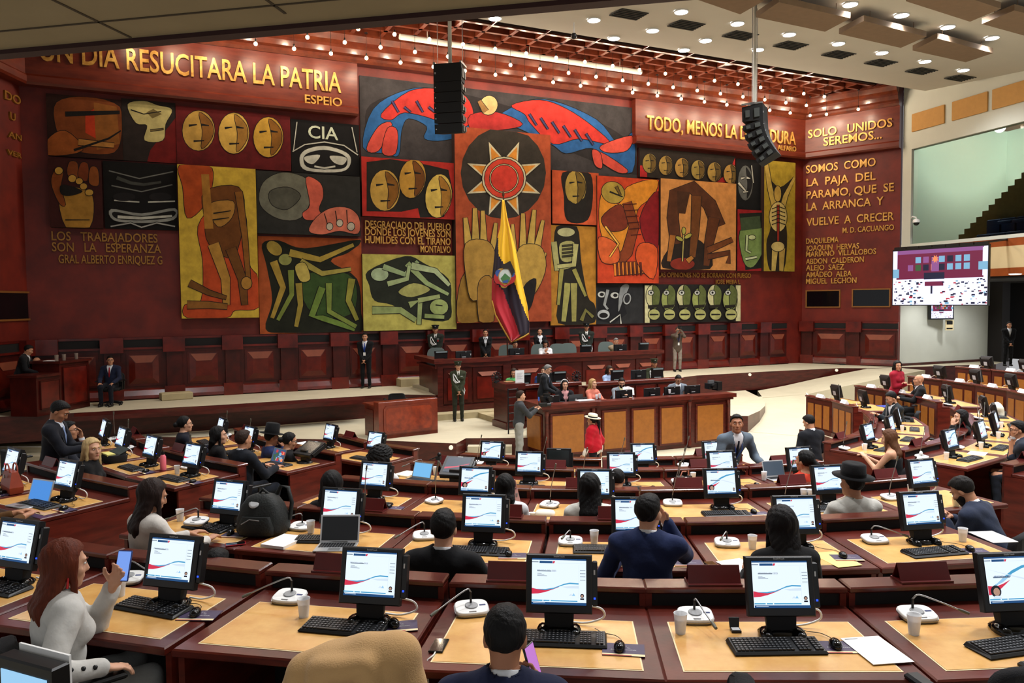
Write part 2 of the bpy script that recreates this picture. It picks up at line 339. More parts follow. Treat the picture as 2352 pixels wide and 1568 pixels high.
# ------------------------------------------------------------------ seating tiers: rings round the speaker's floor
CEN = np.array([1.6, 17.5]); RAD = [13.53, 11.55, 9.73, 7.95, 6.40]; DTOP = [2.005, 1.83, 1.66, 1.49, 1.32]; FLO = [t - 0.75 for t in DTOP]
def ringpt(r, th): a = math.radians(th); return CEN + r * np.array([math.sin(a), -math.cos(a)])
def tier(i, t0, t1, name):
    r0 = RAD[i] - 0.62; r1 = RAD[i - 1] - 0.62 if i else RAD[i] + 2.6
    mb = MB(); n = max(3, int((t1 - t0) / 4)); P = [ringpt(r0, t0 + (t1 - t0) * k / n) for k in range(n + 1)] + [ringpt(r1, t1 - (t1 - t0) * k / n) for k in range(n + 1)]
    V = [(p[0], p[1], FLO[i]) for p in P] + [(p[0], p[1], 0.0) for p in P]; m = n + 1; F = []
    for k in range(n): F.append((k, k + 1, 2 * m - 2 - k, 2 * m - 1 - k))
    N = len(P); F = [f[::-1] for f in F]
    for k in range(N): F.append((k, (k + 1) % N, N + (k + 1) % N, N + k))
    mb.add(V, F); o = struct(name, mb, [M['carpet'], M['mahogd']])
    for p in o.data.polygons:
        if abs(p.normal.z) < 0.5: p.material_index = 1
    return o
for i in range(5):
    tier(i, [-40, -48, -60, -63, -56][i], 21.5, 'floor_tier_%d' % (i + 1))
    tier(i, [27, 30, 32, 33.5, 36][i], [110, 110, 109, 109, 108][i], 'floor_tier_%d' % (i + 6))

# ------------------------------------------------------------------ ceilings
def hc(s): return EYE[2] + 8.22 - 0.104 * s        # white ceiling falls a little towards the seats
mb = MB(); P = []
for u_, s_ in ((U_L - 4, 4.6), (U_R + 9, 4.6), (U_R + 14, 28), (U_L - 10, 28)): P.append(tuple(wp(u_, s_, hc(s_))))
mb.add(P + [(p[0], p[1], p[2] + 0.25) for p in P], [(0, 1, 2, 3), (7, 6, 5, 4), (0, 4, 5, 1), (1, 5, 6, 2), (2, 6, 7, 3), (3, 7, 4, 0)])
struct('ceiling', mb, M['whiteceil'])
# coffered wooden ceiling over the stage
mb = MB(); HW = H_CE
mb.box(U_L - 3, U_R + 5, -3.2, 0.3, HW + 0.22, HW + 0.30, 1, WX)
nu = 38; du = (U_R + 4 - U_L + 2) / nu
for i in range(nu + 1):
    uu = U_L - 2 + du * i; mb.box(uu - 0.06, uu + 0.06, -3.1, 0, HW - 0.02, HW + 0.22, 0, WX)
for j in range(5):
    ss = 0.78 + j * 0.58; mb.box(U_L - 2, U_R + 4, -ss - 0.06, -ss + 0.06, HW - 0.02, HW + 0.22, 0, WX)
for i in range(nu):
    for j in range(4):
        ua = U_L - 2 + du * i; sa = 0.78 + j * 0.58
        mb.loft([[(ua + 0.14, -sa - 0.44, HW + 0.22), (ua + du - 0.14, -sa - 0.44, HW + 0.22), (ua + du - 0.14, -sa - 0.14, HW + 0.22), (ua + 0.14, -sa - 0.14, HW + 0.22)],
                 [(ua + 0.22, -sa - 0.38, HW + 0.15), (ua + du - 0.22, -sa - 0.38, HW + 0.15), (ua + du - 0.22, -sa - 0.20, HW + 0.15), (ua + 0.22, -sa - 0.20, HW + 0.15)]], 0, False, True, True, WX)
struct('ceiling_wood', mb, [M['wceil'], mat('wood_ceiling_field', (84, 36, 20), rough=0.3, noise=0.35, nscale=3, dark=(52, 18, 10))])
# dark slatted strip between the two ceilings
mb = MB(); mb.box(U_L - 3, U_R + 8, -4.75, -3.05, HW + 0.55, HW + 0.6, 0, WX)
for j in range(6): mb.box(U_L - 3, U_R + 8, -3.2 - j * 0.25, -3.16 - j * 0.25, HW + 0.02, HW + 0.08, 1, WX)
for i in range(nu // 2 + 5): uu = U_L - 2 + du * 2 * i; mb.box(uu - 0.02, uu + 0.02, -4.7, -3.1, HW - 0.03, HW + 0.05, 2, WX)
mb.box(U_L - 3, U_R + 8, -4.66, -4.6, hc(4.6), HW + 0.55, 0, WX)
struct('ceiling_slats', mb, [M['dark'], mat('slat_dark', (52, 34, 30), rough=0.6), M['dadod']])
# near soffit of the spectators' gallery above the viewer
E0, E1 = at(-40, 131, EYE[2] + 1.2), at(1480, -2, EYE[2] + 1.2)
d = (E1 - E0); d /= np.linalg.norm(d); n = np.array([d[1], -d[0], 0]); a = E0 - d * 4; b = E1 + d * 5
Z0 = EYE[2] + 1.2; mb = MB()
mb.prism([a[:2], b[:2], (b + n * 2.6)[:2], (a + n * 2.6)[:2]], Z0, Z0 + 0.18)
struct('ceiling_soffit', mb, mat('soffit_board', (150, 134, 100), rough=0.9, noise=0.12, nscale=3))
mb = MB(); mb.prism([a[:2], b[:2], (b + n * 0.07)[:2], (a + n * 0.07)[:2]], Z0 - 0.02, Z0 + 0.25); struct('trim_61', mb, mat('soffit_edge', (46, 16, 14), rough=0.5))
mb = MB()
for px in ((300, 85), (655, 30)):
    p = at(px[0], px[1], Z0); mb.prism([(p - d * 0.006)[:2], (p + d * 0.006)[:2], (p + d * 0.006 + n * 2.4)[:2], (p - d * 0.006 + n * 2.4)[:2]], Z0 - 0.004, Z0 + 0.002)
p = at(150, 58, Z0); mb.prism([(p - d * 3)[:2], (p + d * 4)[:2], (p + d * 4 + n * 0.01)[:2], (p - d * 3 + n * 0.01)[:2]], Z0 - 0.004, Z0 + 0.002)
struct('trim_62', mb, mat('soffit_joint', (70, 58, 40), rough=0.9))

# ------------------------------------------------------------------ right side: white wall, glazed gallery
GP = np.array([15.2, 30.5, 0.0]); GD = np.array([0.275, -0.9615, 0.0]); GN = np.array([-0.9615, -0.275, 0.0])
GX = np.eye(4); GX[:3, 0] = GD; GX[:3, 1] = -GN; GX[:3, 2] = UP; GX[:3, 3] = GP       # x along, y into the gallery, z up
def gp(px, py): p = onpl(px, py, GP, GN); return float(np.dot(p - GP, GD)), float(p[2])
zg0, zg1 = EYE[2] + 2.12, EYE[2] + 5.72            # glass opening
mb = MB(); mb.box(-0.1, 9, 0, 0.3, zg1, H_CE + 0.2, 0, GX); mb.box(-0.1, 0.34, 0, 0.3, zg0 - 0.1, zg1, 0, GX); mb.box(-0.1, 9, -0.02, 0.3, zg0 - 0.12, zg0, 0, GX)
struct('wall_gallery_front', mb, M['whitewall'])
mb = MB(); mb.box(0, 9, -0.01, 0.3, zg0 - 0.38, zg0 - 0.12, 1, GX); mb.box(0, 9, -0.03, 0.3, zg0 - 1.1, zg0 - 0.38, 0, GX); mb.box(0, 9, -0.05, 0.3, zg0 - 1.36, zg0 - 1.1, 1, GX); mb.box(0, 9, 0.0, 4, zg0 - 1.45, zg0 - 1.36, 2, GX)
struct('wall_gallery_fascia', mb, [mat('cream_fascia', (206, 184, 140), rough=0.7), mat('orange_wood', (150, 74, 32), rough=0.4, noise=0.25, nscale=4), M['dark']])
mb = MB(); mb.box(0.34, 9, 0.10, 0.115, zg0, zg1, 0, GX)
struct('window_1', mb, mat('gallery_glass', (190, 214, 204), rough=0.0, trans=1.0, ior=1.12, spec=0.6))
mb = MB(); mb.box(0.34, 9, 4.6, 4.7, zg0 - 0.35, zg1 + 0.9, 0, GX); mb.box(-0.1, 0.34, 0.3, 4.7, zg0 - 0.35, zg1 + 0.9, 0, GX)
struct('wall_gallery_back', mb, mat('gallery_wall', (196, 204, 192), rough=0.85))
mb = MB(); mb.box(-0.1, 9, 0.3, 4.7, zg1 + 0.9, zg1 + 1.0, 0, GX); struct('ceiling_gallery', mb, mat('gallery_ceiling', (112, 70, 56), rough=0.7))
mb = MB(); mb.box(0, 9, 0.3, 4.7, zg0 - 0.35, zg0 - 0.25, 0, GX)
ns = 13
for i in range(ns): mb.box(0.6 + 0.26 * i, 9, 1.5, 4.6, zg0 - 0.25 + 0.19 * i, zg0 - 0.25 + 0.19 * (i + 1), 0, GX)
struct('floor_gallery', mb, mat('gallery_steps', (150, 118, 76), rough=0.85, noise=0.25, nscale=5))
for i in range(3):
    u_, z_ = gp(2188 + i * 92, 275 - i * 20); wd = 0.92; f_ = bpy.data.objects
    q = MB(); x0, z0_ = gp(2096 + 94 * i - i * 2, 284 - 16 * i); x1, z1_ = gp(2172 + 97 * i + i * 2, 268 - 17 * i)
    zb, zt = EYE[2] + 6.35, EYE[2] + 7.02
    q.box(x0 + 0.02, x1 - 0.02, -0.06, 0, zb, zt, 0, GX, 0.012)
    tag(q.build('wall_absorber', mat('orange_panel', (196, 146, 78), rough=0.7, noise=0.1, nscale=6)), ['orange acoustic panel on white upper wall beside red wall', 'orange acoustic panel on white upper wall, middle of three', 'orange acoustic panel on white upper wall cut by right edge'][i], 'panel', 'orange acoustic panels')
# recess below the gallery
wb0 = at(2064, 838, Z_ST); 
mb = MB(); e = np.array([21.2, 33.6, 0]); st = np.array([15.2, 30.9, 0]); d = (e - st); L = np.linalg.norm(d); d /= L; n = np.array([d[1], -d[0], 0])
X = np.eye(4); X[:3, 0] = d; X[:3, 1] = -n; X[:3, 2] = UP; X[:3, 3] = st
mb.box(0, 5.4, 0, 0.2, Z_ST, zg0 - 1.3, 0, X); struct('wall_recess', mb, M['whitewall'])
mb = MB(); mb.box(0, 5.4, -0.02, 0, Z_ST, Z_ST + 0.1, 0, X); struct('baseboard_right', mb, M['dadod'])
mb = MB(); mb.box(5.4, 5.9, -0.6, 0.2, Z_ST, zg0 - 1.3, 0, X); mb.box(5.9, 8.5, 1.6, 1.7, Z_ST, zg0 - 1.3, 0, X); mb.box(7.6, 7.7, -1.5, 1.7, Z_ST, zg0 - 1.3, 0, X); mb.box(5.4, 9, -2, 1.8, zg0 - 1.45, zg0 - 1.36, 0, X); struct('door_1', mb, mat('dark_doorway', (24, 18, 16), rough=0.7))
mb = MB(); mb.box(6.1, 7.2, 1.5, 1.6, 2.4, 3.6, 0, X); tag(mb.build('lit_panel', glow('teal_light', (20, 120, 150), 0.35)), 'teal lit panel inside the dark doorway on the right', 'panel')
# ================================================================== WALL LETTERING
def inscription(name, label, lines, plane='main', s=0.0, m=None, depth=0.05):
    """lines: (text, x_left, x_right, baseline_y at left, baseline_y at right, cap height in photo pixels)"""
    root = None
    for (txt, xa, xb, ya, yb, hpx) in lines:
        if plane == 'main': p0, d, n = W0 + WN * s, WD, WN
        elif plane == 'right': p0, d, n = CORN_R + RN * s, RD, RN
        else: p0, d, n = CORN_L + LN * s, -LD, LN
        a = onpl(xa, ya, p0, n); b = onpl(xb, yb, p0, n); t = onpl(xa, ya - hpx, p0, n); t2 = onpl(xb, yb - hpx, p0, n)
        w_ = float(np.dot(b - a, d)); z = (a[2] + b[2]) / 2; h = ((t[2] - a[2]) + (t2[2] - b[2])) / 2
        X = np.eye(4); X[:3, 0] = d; X[:3, 1] = UP; X[:3, 2] = n
        org = a.copy(); org[2] = z; org = org + n * (depth / 2)
        if root is None:
            root = thing(name, label, 'lettering', org)
        X[:3, 3] = org - np.array(root.location)
        fit_text(txt, w_, h, depth, m or M['gold'], root, X, 'text_line')
    return root
inscription('wall_inscription', 'large gold raised letters on the wood band, upper left, cut by the soffit', [('UN DIA RESUCITARA LA PATRIA', 92, 783, 132, 218, 50), ('ESPEJO', 700, 785, 239, 243, 20)], s=0.285)
inscription('wall_inscription', 'three bronze text lines low on the red wall at far left', [('LOS   TRABAJADORES', 119, 362, 553, 556, 21), ('SON   LA   ESPERANZA', 120, 370, 578, 580, 21), ('GRAL ALBERTO ENRIQUEZ G', 135, 373, 605, 606, 20)], m=M['golddim'])
inscription('wall_inscription', 'four gold text lines above the pale green panel, left of the flag', [('DESGRACIADO DEL PUEBLO', 838, 1034, 523, 529, 17), ('DONDE LOS JOVENES SON', 838, 1034, 540, 545, 17), ('HUMILDES CON EL TIRANO', 838, 1034, 558, 563, 17), ('MONTALVO', 965, 1034, 579, 581, 16)], s=0.06)
inscription('wall_inscription', 'large gold letters on the wood band behind the right hanging loudspeaker', [('TODO, MENOS LA DICTADURA', 1485, 1826, 298, 332, 32), ('ALFARO', 1785, 1827, 345, 348, 12)], s=0.285)
inscription('wall_inscription', 'two spaced gold text lines on the wood band of the right side wall', [('SOLO   UNIDOS', 1857, 2050, 319, 289, 20), ('SEREMOS...', 1892, 2026, 337, 316, 20)], 'right', 0.285)
inscription('wall_inscription', 'tall block of gold text lines on the red right side wall', [('SOMOS  COMO', 1852, 2012, 400, 379, 19), ('LA  PAJA  DEL', 1853, 2012, 430, 411, 19), ('PARAMO, QUE  SE', 1853, 2054, 459, 436, 19), ('LA  ARRANCA  Y', 1853, 2030, 486, 468, 19), ('VUELVE  A  CRECER', 1853, 2054, 521, 503, 19), ('M. D. CACUANGO', 1936, 2054, 536, 527, 13)], 'right', 0.0)
inscription('wall_inscription', 'seven short lines of gold names on the right side wall above the dark windows', [('DAQUILEMA', 1852, 1927, 560, 556, 13), ('JOAQUIN  HERVAS', 1852, 1974, 577, 570, 13), ('MARIANO  VILLALOBOS', 1852, 2013, 590, 583, 13), ('ABDON  CALDERON', 1852, 1985, 607, 601, 13), ('ALEJO  SAEZ', 1852, 1940, 622, 618, 13), ('AMADEO  ALBA', 1852, 1957, 638, 633, 13), ('MIGUEL  LECHON', 1852, 1968, 653, 648, 13)], 'right', 0.0)
inscription('wall_inscription', 'two small dim text lines under the tan panel at right', [('LAS OPINIONES NO SE BORRAN CON FUEGO', 1511, 1724, 636, 638, 11), ('JOSE MEJIA L', 1642, 1699, 651, 652, 10)], s=0.05, m=M['golddim'], depth=0.03)
inscription('wall_inscription', 'faint dark letters on the left side wall at the photo edge', [('DO', 8, 44, 232, 236, 20), ('U', 20, 32, 275, 277, 18), ('AN', 16, 46, 318, 320, 14), ('VER', 14, 46, 358, 360, 12)], 'left', 0.0, M['golddim'])

# ================================================================== MURAL PANELS (plain abstract stand-ins of the same size and colours)
def ell(cx, cy, rx, ry, rot=0, n=20):
    c, s_ = math.cos(math.radians(rot)), math.sin(math.radians(rot))
    return [(cx + rx * math.cos(2 * PI * i / n) * c - ry * math.sin(2 * PI * i / n) * s_, cy + rx * math.cos(2 * PI * i / n) * s_ + ry * math.sin(2 * PI * i / n) * c) for i in range(n)]
def stroke(pts, w0, w1=None):
    w1 = w0 if w1 is None else w1; P = [np.array(p, float) for p in pts]; L, R_ = [], []
    for i, p in enumerate(P):
        t = P[min(i + 1, len(P) - 1)] - P[max(i - 1, 0)]; t = t / (np.linalg.norm(t) + 1e-9); n = np.array([-t[1], t[0]]); w_ = w0 + (w1 - w0) * i / max(1, len(P) - 1)
        L.append(p + n * w_ / 2); R_.append(p - n * w_ / 2)
    return L + R_[::-1]
def panel(label, quad, s, bg, shapes, lettering=None):
    q = [wu(x, y, s) for x, y in quad]
    u0_, u1_ = (q[0][0] + q[3][0]) / 2, (q[1][0] + q[2][0]) / 2; zt, zb = (q[0][1] + q[1][1]) / 2, (q[2][1] + q[3][1]) / 2
    org = wp((u0_ + u1_) / 2, 0, zb); X = WX.copy(); X[:3, 3] = WX[:3, 3] - org
    mats = [paint(bg), mat('panel_edge', (44, 22, 16), rough=0.8)]; idx = {bg: 0}; mb = MB()
    mb.box(u0_ + 0.004, u1_ - 0.004, -s, -0.004, zb, zt, 1, X); mb.quad((u0_, -s - 0.002, zb), (u1_, -s - 0.002, zb), (u1_, -s - 0.002, zt), (u0_, -s - 0.002, zt), 0, X)
    for k, sh in enumerate(shapes):
        kind, col = sh[0], sh[-1]
        if kind == 'e': pts = ell(*sh[1:-1])
        elif kind == 'p': pts = sh[1]
        elif kind == 'b': pts = smooth_poly(sh[1], 4)
        elif kind == 's': pts = stroke(*sh[1:-1])
        elif kind == 'c':                                  # closed outline
            for a_, b_ in zip(sh[1], sh[1][1:] + sh[1][:1]):
                shapes_pts = stroke([a_, b_], sh[2])
                V = [wu(x, y, s) for x, y in shapes_pts]; mi = idx.setdefault(col, len(idx) + 1 if len(idx) else 0)
                if mi >= len(mats): mats.append(paint(col))
                V = [(min(max(u, u0_), u1_), -s - 0.003 - 0.0012 * (k + 1), min(max(z, zb), zt)) for u, z in V]; mb.add(V, [tuple(range(len(V)))[::-1]], mi, False, X)
            continue
        lay = [(pts, col)]
        if sum(col) > 150 and kind != 'p':
            ca = sum(pts[i][0] * pts[(i + 1) % len(pts)][1] - pts[(i + 1) % len(pts)][0] * pts[i][1] for i in range(len(pts))); n_ = len(pts); op = []
            for i in range(n_):
                tx, ty = pts[(i + 1) % n_][0] - pts[i - 1][0], pts[(i + 1) % n_][1] - pts[i - 1][1]; l_ = math.hypot(tx, ty) + 1e-6; sg = 1.5 if ca > 0 else -1.5; op.append((pts[i][0] + ty / l_ * sg, pts[i][1] - tx / l_ * sg))
            lay = [(op, BK), (pts, col)]
        for j_, (pts, col) in enumerate(lay):
          V = [wu(x, y, s) for x, y in pts]
          mi = idx.setdefault(col, len(idx) + 1)
          if mi >= len(mats): mats.append(paint(col))
          V = [(min(max(u, u0_ + 0.002), u1_ - 0.002), -s - 0.003 - 0.0012 * (k + 0.5 + 0.5 * j_), min(max(z, zb + 0.002), zt - 0.002)) for u, z in V]
          ar = sum(V[i][0] * V[(i + 1) % len(V)][2] - V[(i + 1) % len(V)][0] * V[i][2] for i in range(len(V)))
          mb.add(V, [tuple(range(len(V))) if ar > 0 else tuple(range(len(V)))[::-1]], mi, False, X)
    o = mb.build('mural_panel', mats); o.location = wp((u0_ + u1_) / 2, 0, zb)
    org = wp((u0_ + u1_) / 2, 0, zb)
    return tag(o, label, 'painting', 'painted panels of the wall')
OC, OD, YE, BK, BR, DR, GR, WH = (176, 132, 56), (128, 84, 30), (202, 162, 52), (30, 27, 26), (128, 66, 30), (110, 24, 24), (150, 152, 92), (196, 196, 184)
def mask(cx, cy, rx, ry, c1, c2, c3=BK, rot=0):            # plain two-tone oval with a few bars
    return [('e', cx, cy, rx, ry, rot, c1), ('b', [(cx + rx * .05, cy - ry * .9), (cx + rx * .8, cy - ry * .4), (cx + rx * .85, cy + ry * .3), (cx + rx * .2, cy + ry * .9), (cx + rx * .25, cy)], c2),
            ('s', [(cx - rx * .6, cy - ry * .25), (cx - rx * .1, cy - ry * .3)], ry * .12, ry * .05, c3), ('s', [(cx + rx * .15, cy - ry * .3), (cx + rx * .65, cy - ry * .25)], ry * .12, ry * .05, c3), ('s', [(cx - rx * .3, cy + ry * .52), (cx + rx * .35, cy + ry * .5)], ry * .09, ry * .05, c3)]
panel('dark panel with orange brown angular blocks, top left of the mural', [(107, 208), (278, 236), (283, 368), (108, 356)], 0.14, (48, 26, 22),
      [('b', [(130, 235), (200, 222), (275, 245), (280, 300), (262, 350), (190, 350), (150, 330), (128, 290)], BR), ('p', [(215, 235), (268, 245), (275, 330), (222, 345)], (150, 92, 40)), ('p', [(196, 262), (216, 250), (220, 318), (196, 305)], (196, 62, 32)), ('b', [(110, 320), (150, 300), (190, 345), (110, 356)], (156, 84, 36)),
       ('s', [(150, 262), (275, 258)], 12, 8, BK), ('s', [(180, 326), (262, 334)], 14, 10, (186, 128, 62)), ('s', [(170, 345), (250, 318), (278, 300)], 6, 3, BK)])
panel('dark and crimson panel with a pale crumpled cream shape', [(278, 222), (403, 240), (407, 378), (283, 365)], 0.10, (44, 36, 34),
      [('p', [(345, 345), (404, 270), (406, 377), (338, 372)], DR), ('b', [(293, 240), (330, 232), (362, 242), (395, 252), (380, 285), (374, 322), (332, 322), (338, 288), (312, 282)], (196, 182, 120)), ('p', [(336, 258), (352, 250), (372, 262), (350, 272)], (120, 104, 62)), ('s', [(300, 252), (330, 262), (370, 256)], 3, 2, BK), ('s', [(345, 300), (376, 296)], 3, 2, (120, 104, 62))])
panel('crimson panel with three plain ochre ovals side by side', [(403, 240), (667, 268), (668, 392), (407, 378)], 0.12, (96, 22, 24), mask(456, 300, 37, 46, (190, 150, 72), (140, 92, 38)) + mask(537, 306, 35, 47, (206, 166, 78), (156, 112, 48)) + mask(616, 315, 34, 46, (196, 152, 58), (134, 88, 30)))
pc = panel('black panel with white curved outlines and painted capital letters', [(667, 270), (822, 290), (829, 405), (670, 395)], 0.10, (18, 17, 19),
      [('b', [(700, 345), (745, 335), (795, 350), (806, 372), (785, 394), (705, 392), (688, 368)], WH), ('b', [(706, 352), (745, 344), (788, 355), (798, 374), (782, 388), (712, 386), (697, 368)], (24, 23, 25)),
       ('b', [(700, 360), (735, 356), (720, 376), (704, 372)], WH), ('b', [(758, 358), (795, 362), (788, 378), (768, 374)], WH), ('s', [(722, 382), (745, 386), (770, 382)], 4, 4, WH), ('s', [(672, 348), (700, 332), (745, 326), (790, 334), (822, 356)], 2.5, 2.5, WH), ('s', [(682, 280), (674, 345)], 2, 2, WH), ('s', [(808, 292), (820, 350)], 2, 2, WH)])
a = wu(708, 316, 0.11); b = wu(777, 320, 0.11); t = wu(708, 286, 0.11)
X = np.eye(4); X[:3, 0] = WD; X[:3, 1] = UP; X[:3, 2] = WN; X[:3, 3] = wp(a[0], 0.115, a[1]) - np.array(pc.location)
fit_text('CIA', b[0] - a[0], t[1] - a[1], 0.004, paint((206, 214, 190)), pc, X, 'painted_text')
panel('dark maroon panel with clustered ochre finger-like bars', [(108, 360), (233, 370), (237, 523), (117, 522)], 0.30, (62, 26, 24),
      [('b', [(135, 440), (170, 430), (212, 450), (206, 522), (152, 522)], (176, 128, 52)), ('b', [(118, 420), (128, 388), (145, 392), (140, 430), (150, 470), (136, 466)], (140, 72, 30)), ('b', [(155, 400), (160, 372), (178, 376), (176, 415)], BR), ('b', [(180, 405), (186, 375), (202, 378), (200, 415)], (120, 56, 26)), ('b', [(205, 420), (208, 385), (224, 388), (226, 425)], (140, 76, 32)), ('e', 166, 410, 9, 8, 0, (200, 152, 66)), ('e', 182, 416, 8, 7, 0, (200, 152, 66)), ('e', 192, 428, 8, 7, 0, (196, 150, 66)), ('e', 205, 442, 9, 7, 0, (206, 160, 70)), ('e', 135, 392, 9, 8, 0, (206, 160, 70)), ('b', [(140, 425), (165, 428), (190, 440), (160, 450), (140, 445)], BK), ('s', [(150, 505), (206, 505)], 3, 2, BK)])
panel('black panel with faint white curved bands and a pale wide arc', [(237, 371), (405, 377), (408, 528), (240, 525)], 0.14, (20, 19, 20),
      [('s', [(250, 392), (320, 410), (398, 394)], 2.5, 2.5, (120, 122, 118)), ('s', [(256, 426), (325, 440), (396, 424)], 2.5, 2.5, (120, 122, 118)), ('s', [(268, 408), (300, 420), (330, 424), (370, 418)], 8, 5, (72, 74, 70)), ('s', [(262, 460), (320, 464)], 3, 3, WH), ('s', [(340, 464), (402, 462)], 3, 3, WH), ('e', 285, 452, 26, 10, 0, (34, 32, 34)), ('e', 368, 452, 26, 10, 0, (34, 32, 34)), ('b', [(255, 480), (325, 490), (402, 478), (398, 505), (325, 512), (262, 506)], (150, 152, 146)), ('b', [(262, 486), (325, 496), (398, 484), (392, 500), (325, 506), (268, 502)], (26, 25, 26)), ('s', [(270, 498), (325, 501), (395, 496)], 7, 5, WH), ('s', [(254, 520), (300, 512), (325, 522), (360, 512), (402, 520)], 3, 3, (170, 170, 164))])
panel('tall yellow panel with orange field and brown upright bars', [(407, 377), (587, 388), (595, 730), (417, 730)], 0.32, (206, 172, 62),
      [('b', [(455, 520), (500, 470), (560, 480), (570, 600), (594, 640), (594, 705), (540, 712), (520, 729), (430, 729), (425, 700), (462, 690), (466, 600)], (190, 74, 36)), ('b', [(412, 380), (480, 380), (488, 420), (470, 470), (430, 500), (420, 430)], (176, 74, 30)), ('b', [(470, 440), (548, 430), (560, 500), (535, 590), (480, 560), (470, 500)], (112, 66, 28)), ('b', [(480, 470), (535, 462), (532, 500), (500, 520)], (176, 126, 56)), ('p', [(462, 400), (480, 400), (490, 525), (470, 525)], (170, 118, 48)), ('s', [(548, 440), (562, 540), (572, 660)], 17, 9, (140, 90, 36)), ('s', [(490, 560), (518, 640), (520, 700)], 26, 15, (184, 136, 58)), ('s', [(530, 570), (556, 640), (562, 700)], 24, 14, (112, 70, 30)), ('s', [(435, 650), (480, 672), (520, 684)], 16, 8, (112, 72, 32)), ('s', [(430, 700), (480, 700), (522, 704)], 18, 12, (140, 92, 40)), ('e', 566, 650, 12, 14, 0, (176, 126, 54)), ('s', [(490, 490), (530, 484)], 3, 2, BK), ('s', [(488, 505), (526, 500)], 3, 2, BK)])
panel('dark grey panel with a grey lump and pink lumps', [(587, 392), (826, 405), (829, 540), (592, 538)], 0.26, (44, 44, 42),
      [('b', [(598, 470), (604, 420), (650, 396), (706, 412), (716, 450), (690, 500), (640, 502)], (112, 112, 98)), ('b', [(620, 440), (660, 430), (690, 450), (660, 480), (625, 470)], (84, 84, 74)), ('b', [(703, 408), (735, 420), (742, 450), (732, 480), (742, 500), (705, 505), (695, 490), (712, 470)], (206, 96, 76)), ('b', [(710, 530), (726, 500), (760, 478), (800, 478), (824, 500), (822, 536), (780, 530), (740, 538)], (206, 112, 88)), ('e', 757, 520, 7, 8, 0, (190, 180, 160)), ('e', 780, 512, 7, 8, 0, (190, 180, 160)), ('e', 806, 520, 8, 9, 0, (190, 180, 160)), ('s', [(745, 490), (752, 515)], 2, 2, BK), ('s', [(770, 484), (774, 508)], 2, 2, BK), ('s', [(796, 482), (798, 512)], 2, 2, BK)])
panel('orange brown panel with dark mass and green ochre branching strokes', [(592, 545), (829, 545), (834, 765), (597, 763)], 0.10, (176, 86, 44),
      [('b', [(602, 560), (640, 552), (700, 570), (828, 550), (800, 580), (760, 600), (820, 640), (830, 720), (830, 764), (660, 764), (610, 755), (625, 690), (612, 610)], (36, 38, 28)), ('b', [(690, 650), (740, 620), (812, 640), (808, 720), (720, 720)], (58, 82, 40)), ('e', 630, 570, 20, 14, 40, (178, 150, 66)), ('e', 655, 596, 15, 13, 0, (150, 152, 84)), ('s', [(665, 580), (735, 596), (812, 562)], 17, 8, (178, 152, 66)), ('s', [(690, 600), (740, 628), (806, 618)], 15, 8, (170, 156, 76)), ('s', [(628, 600), (650, 660), (625, 730)], 18, 9, (176, 146, 62)), ('s', [(668, 620), (670, 676), (638, 735)], 14, 8, (128, 142, 64)), ('s', [(686, 650), (690, 700), (680, 750)], 15, 9, (160, 140, 60)), ('b', [(678, 612), (700, 604), (712, 640), (690, 645)], (196, 176, 90)), ('s', [(740, 660), (716, 725), (740, 730), (815, 755)], 16, 11, (112, 138, 62)), ('s', [(755, 650), (756, 715), (818, 750)], 14, 9, (128, 144, 66)), ('s', [(808, 640), (800, 690), (820, 735)], 16, 9, (150, 146, 62))])
panel('wide slate panel with sweeping red and blue curved bands, behind the loudspeaker', [(822, 168), (1458, 252), (1468, 402), (832, 372)], 0.06, (62, 58, 60),
      [('b', [(850, 240), (950, 208), (1060, 215), (1200, 250), (1300, 250), (1440, 320), (1466, 402), (1300, 345), (1180, 290), (1060, 285), (960, 255), (900, 300), (850, 345), (840, 300)], (44, 40, 42)),
       ('b', [(834, 338), (858, 250), (930, 208), (1000, 206), (1075, 250), (1085, 300), (1020, 322), (975, 318), (980, 290), (938, 272), (922, 300), (915, 356), (885, 352)], (40, 92, 148)),
       ('b', [(876, 262), (940, 210), (1010, 205), (1070, 222), (1086, 275), (1040, 300), (1000, 275), (930, 258), (898, 275)], (190, 52, 46)), ('b', [(842, 342), (870, 290), (900, 285), (870, 345)], (206, 78, 66)), ('b', [(878, 350), (890, 295), (912, 300), (908, 352)], (200, 70, 60)),
       ('b', [(1130, 280), (1200, 235), (1270, 232), (1370, 275), (1420, 330), (1455, 305), (1452, 395), (1400, 375), (1360, 340), (1300, 352), (1265, 330), (1180, 290)], (40, 92, 152)),
       ('b', [(1175, 242), (1240, 230), (1300, 250), (1360, 290), (1400, 330), (1330, 318), (1270, 330), (1220, 285), (1205, 262)], (196, 52, 44)), ('b', [(1080, 265), (1140, 258), (1200, 285), (1150, 298), (1085, 298)], (176, 48, 46)), ('b', [(1380, 335), (1450, 312), (1440, 345), (1395, 350)], (210, 80, 66)), ('b', [(1380, 350), (1440, 390), (1420, 396), (1372, 365)], (206, 76, 62)), ('b', [(1360, 345), (1378, 352), (1382, 385), (1366, 378)], (206, 76, 62)),
       ('e', 1122, 242, 20, 22, 20, (206, 176, 120)), ('s', [(1115, 256), (1100, 232)], 14, 8, (150, 112, 66))] + [('s', [(900 + 28 * i, 232 + (i % 2) * 14), (915 + 28 * i, 258)], 4, 3, (70, 60, 110)) for i in range(5)] + [('s', [(1215 + 26 * i, 262 + 9 * i), (1232 + 26 * i, 288 + 9 * i)], 4, 3, (66, 62, 110)) for i in range(6)])
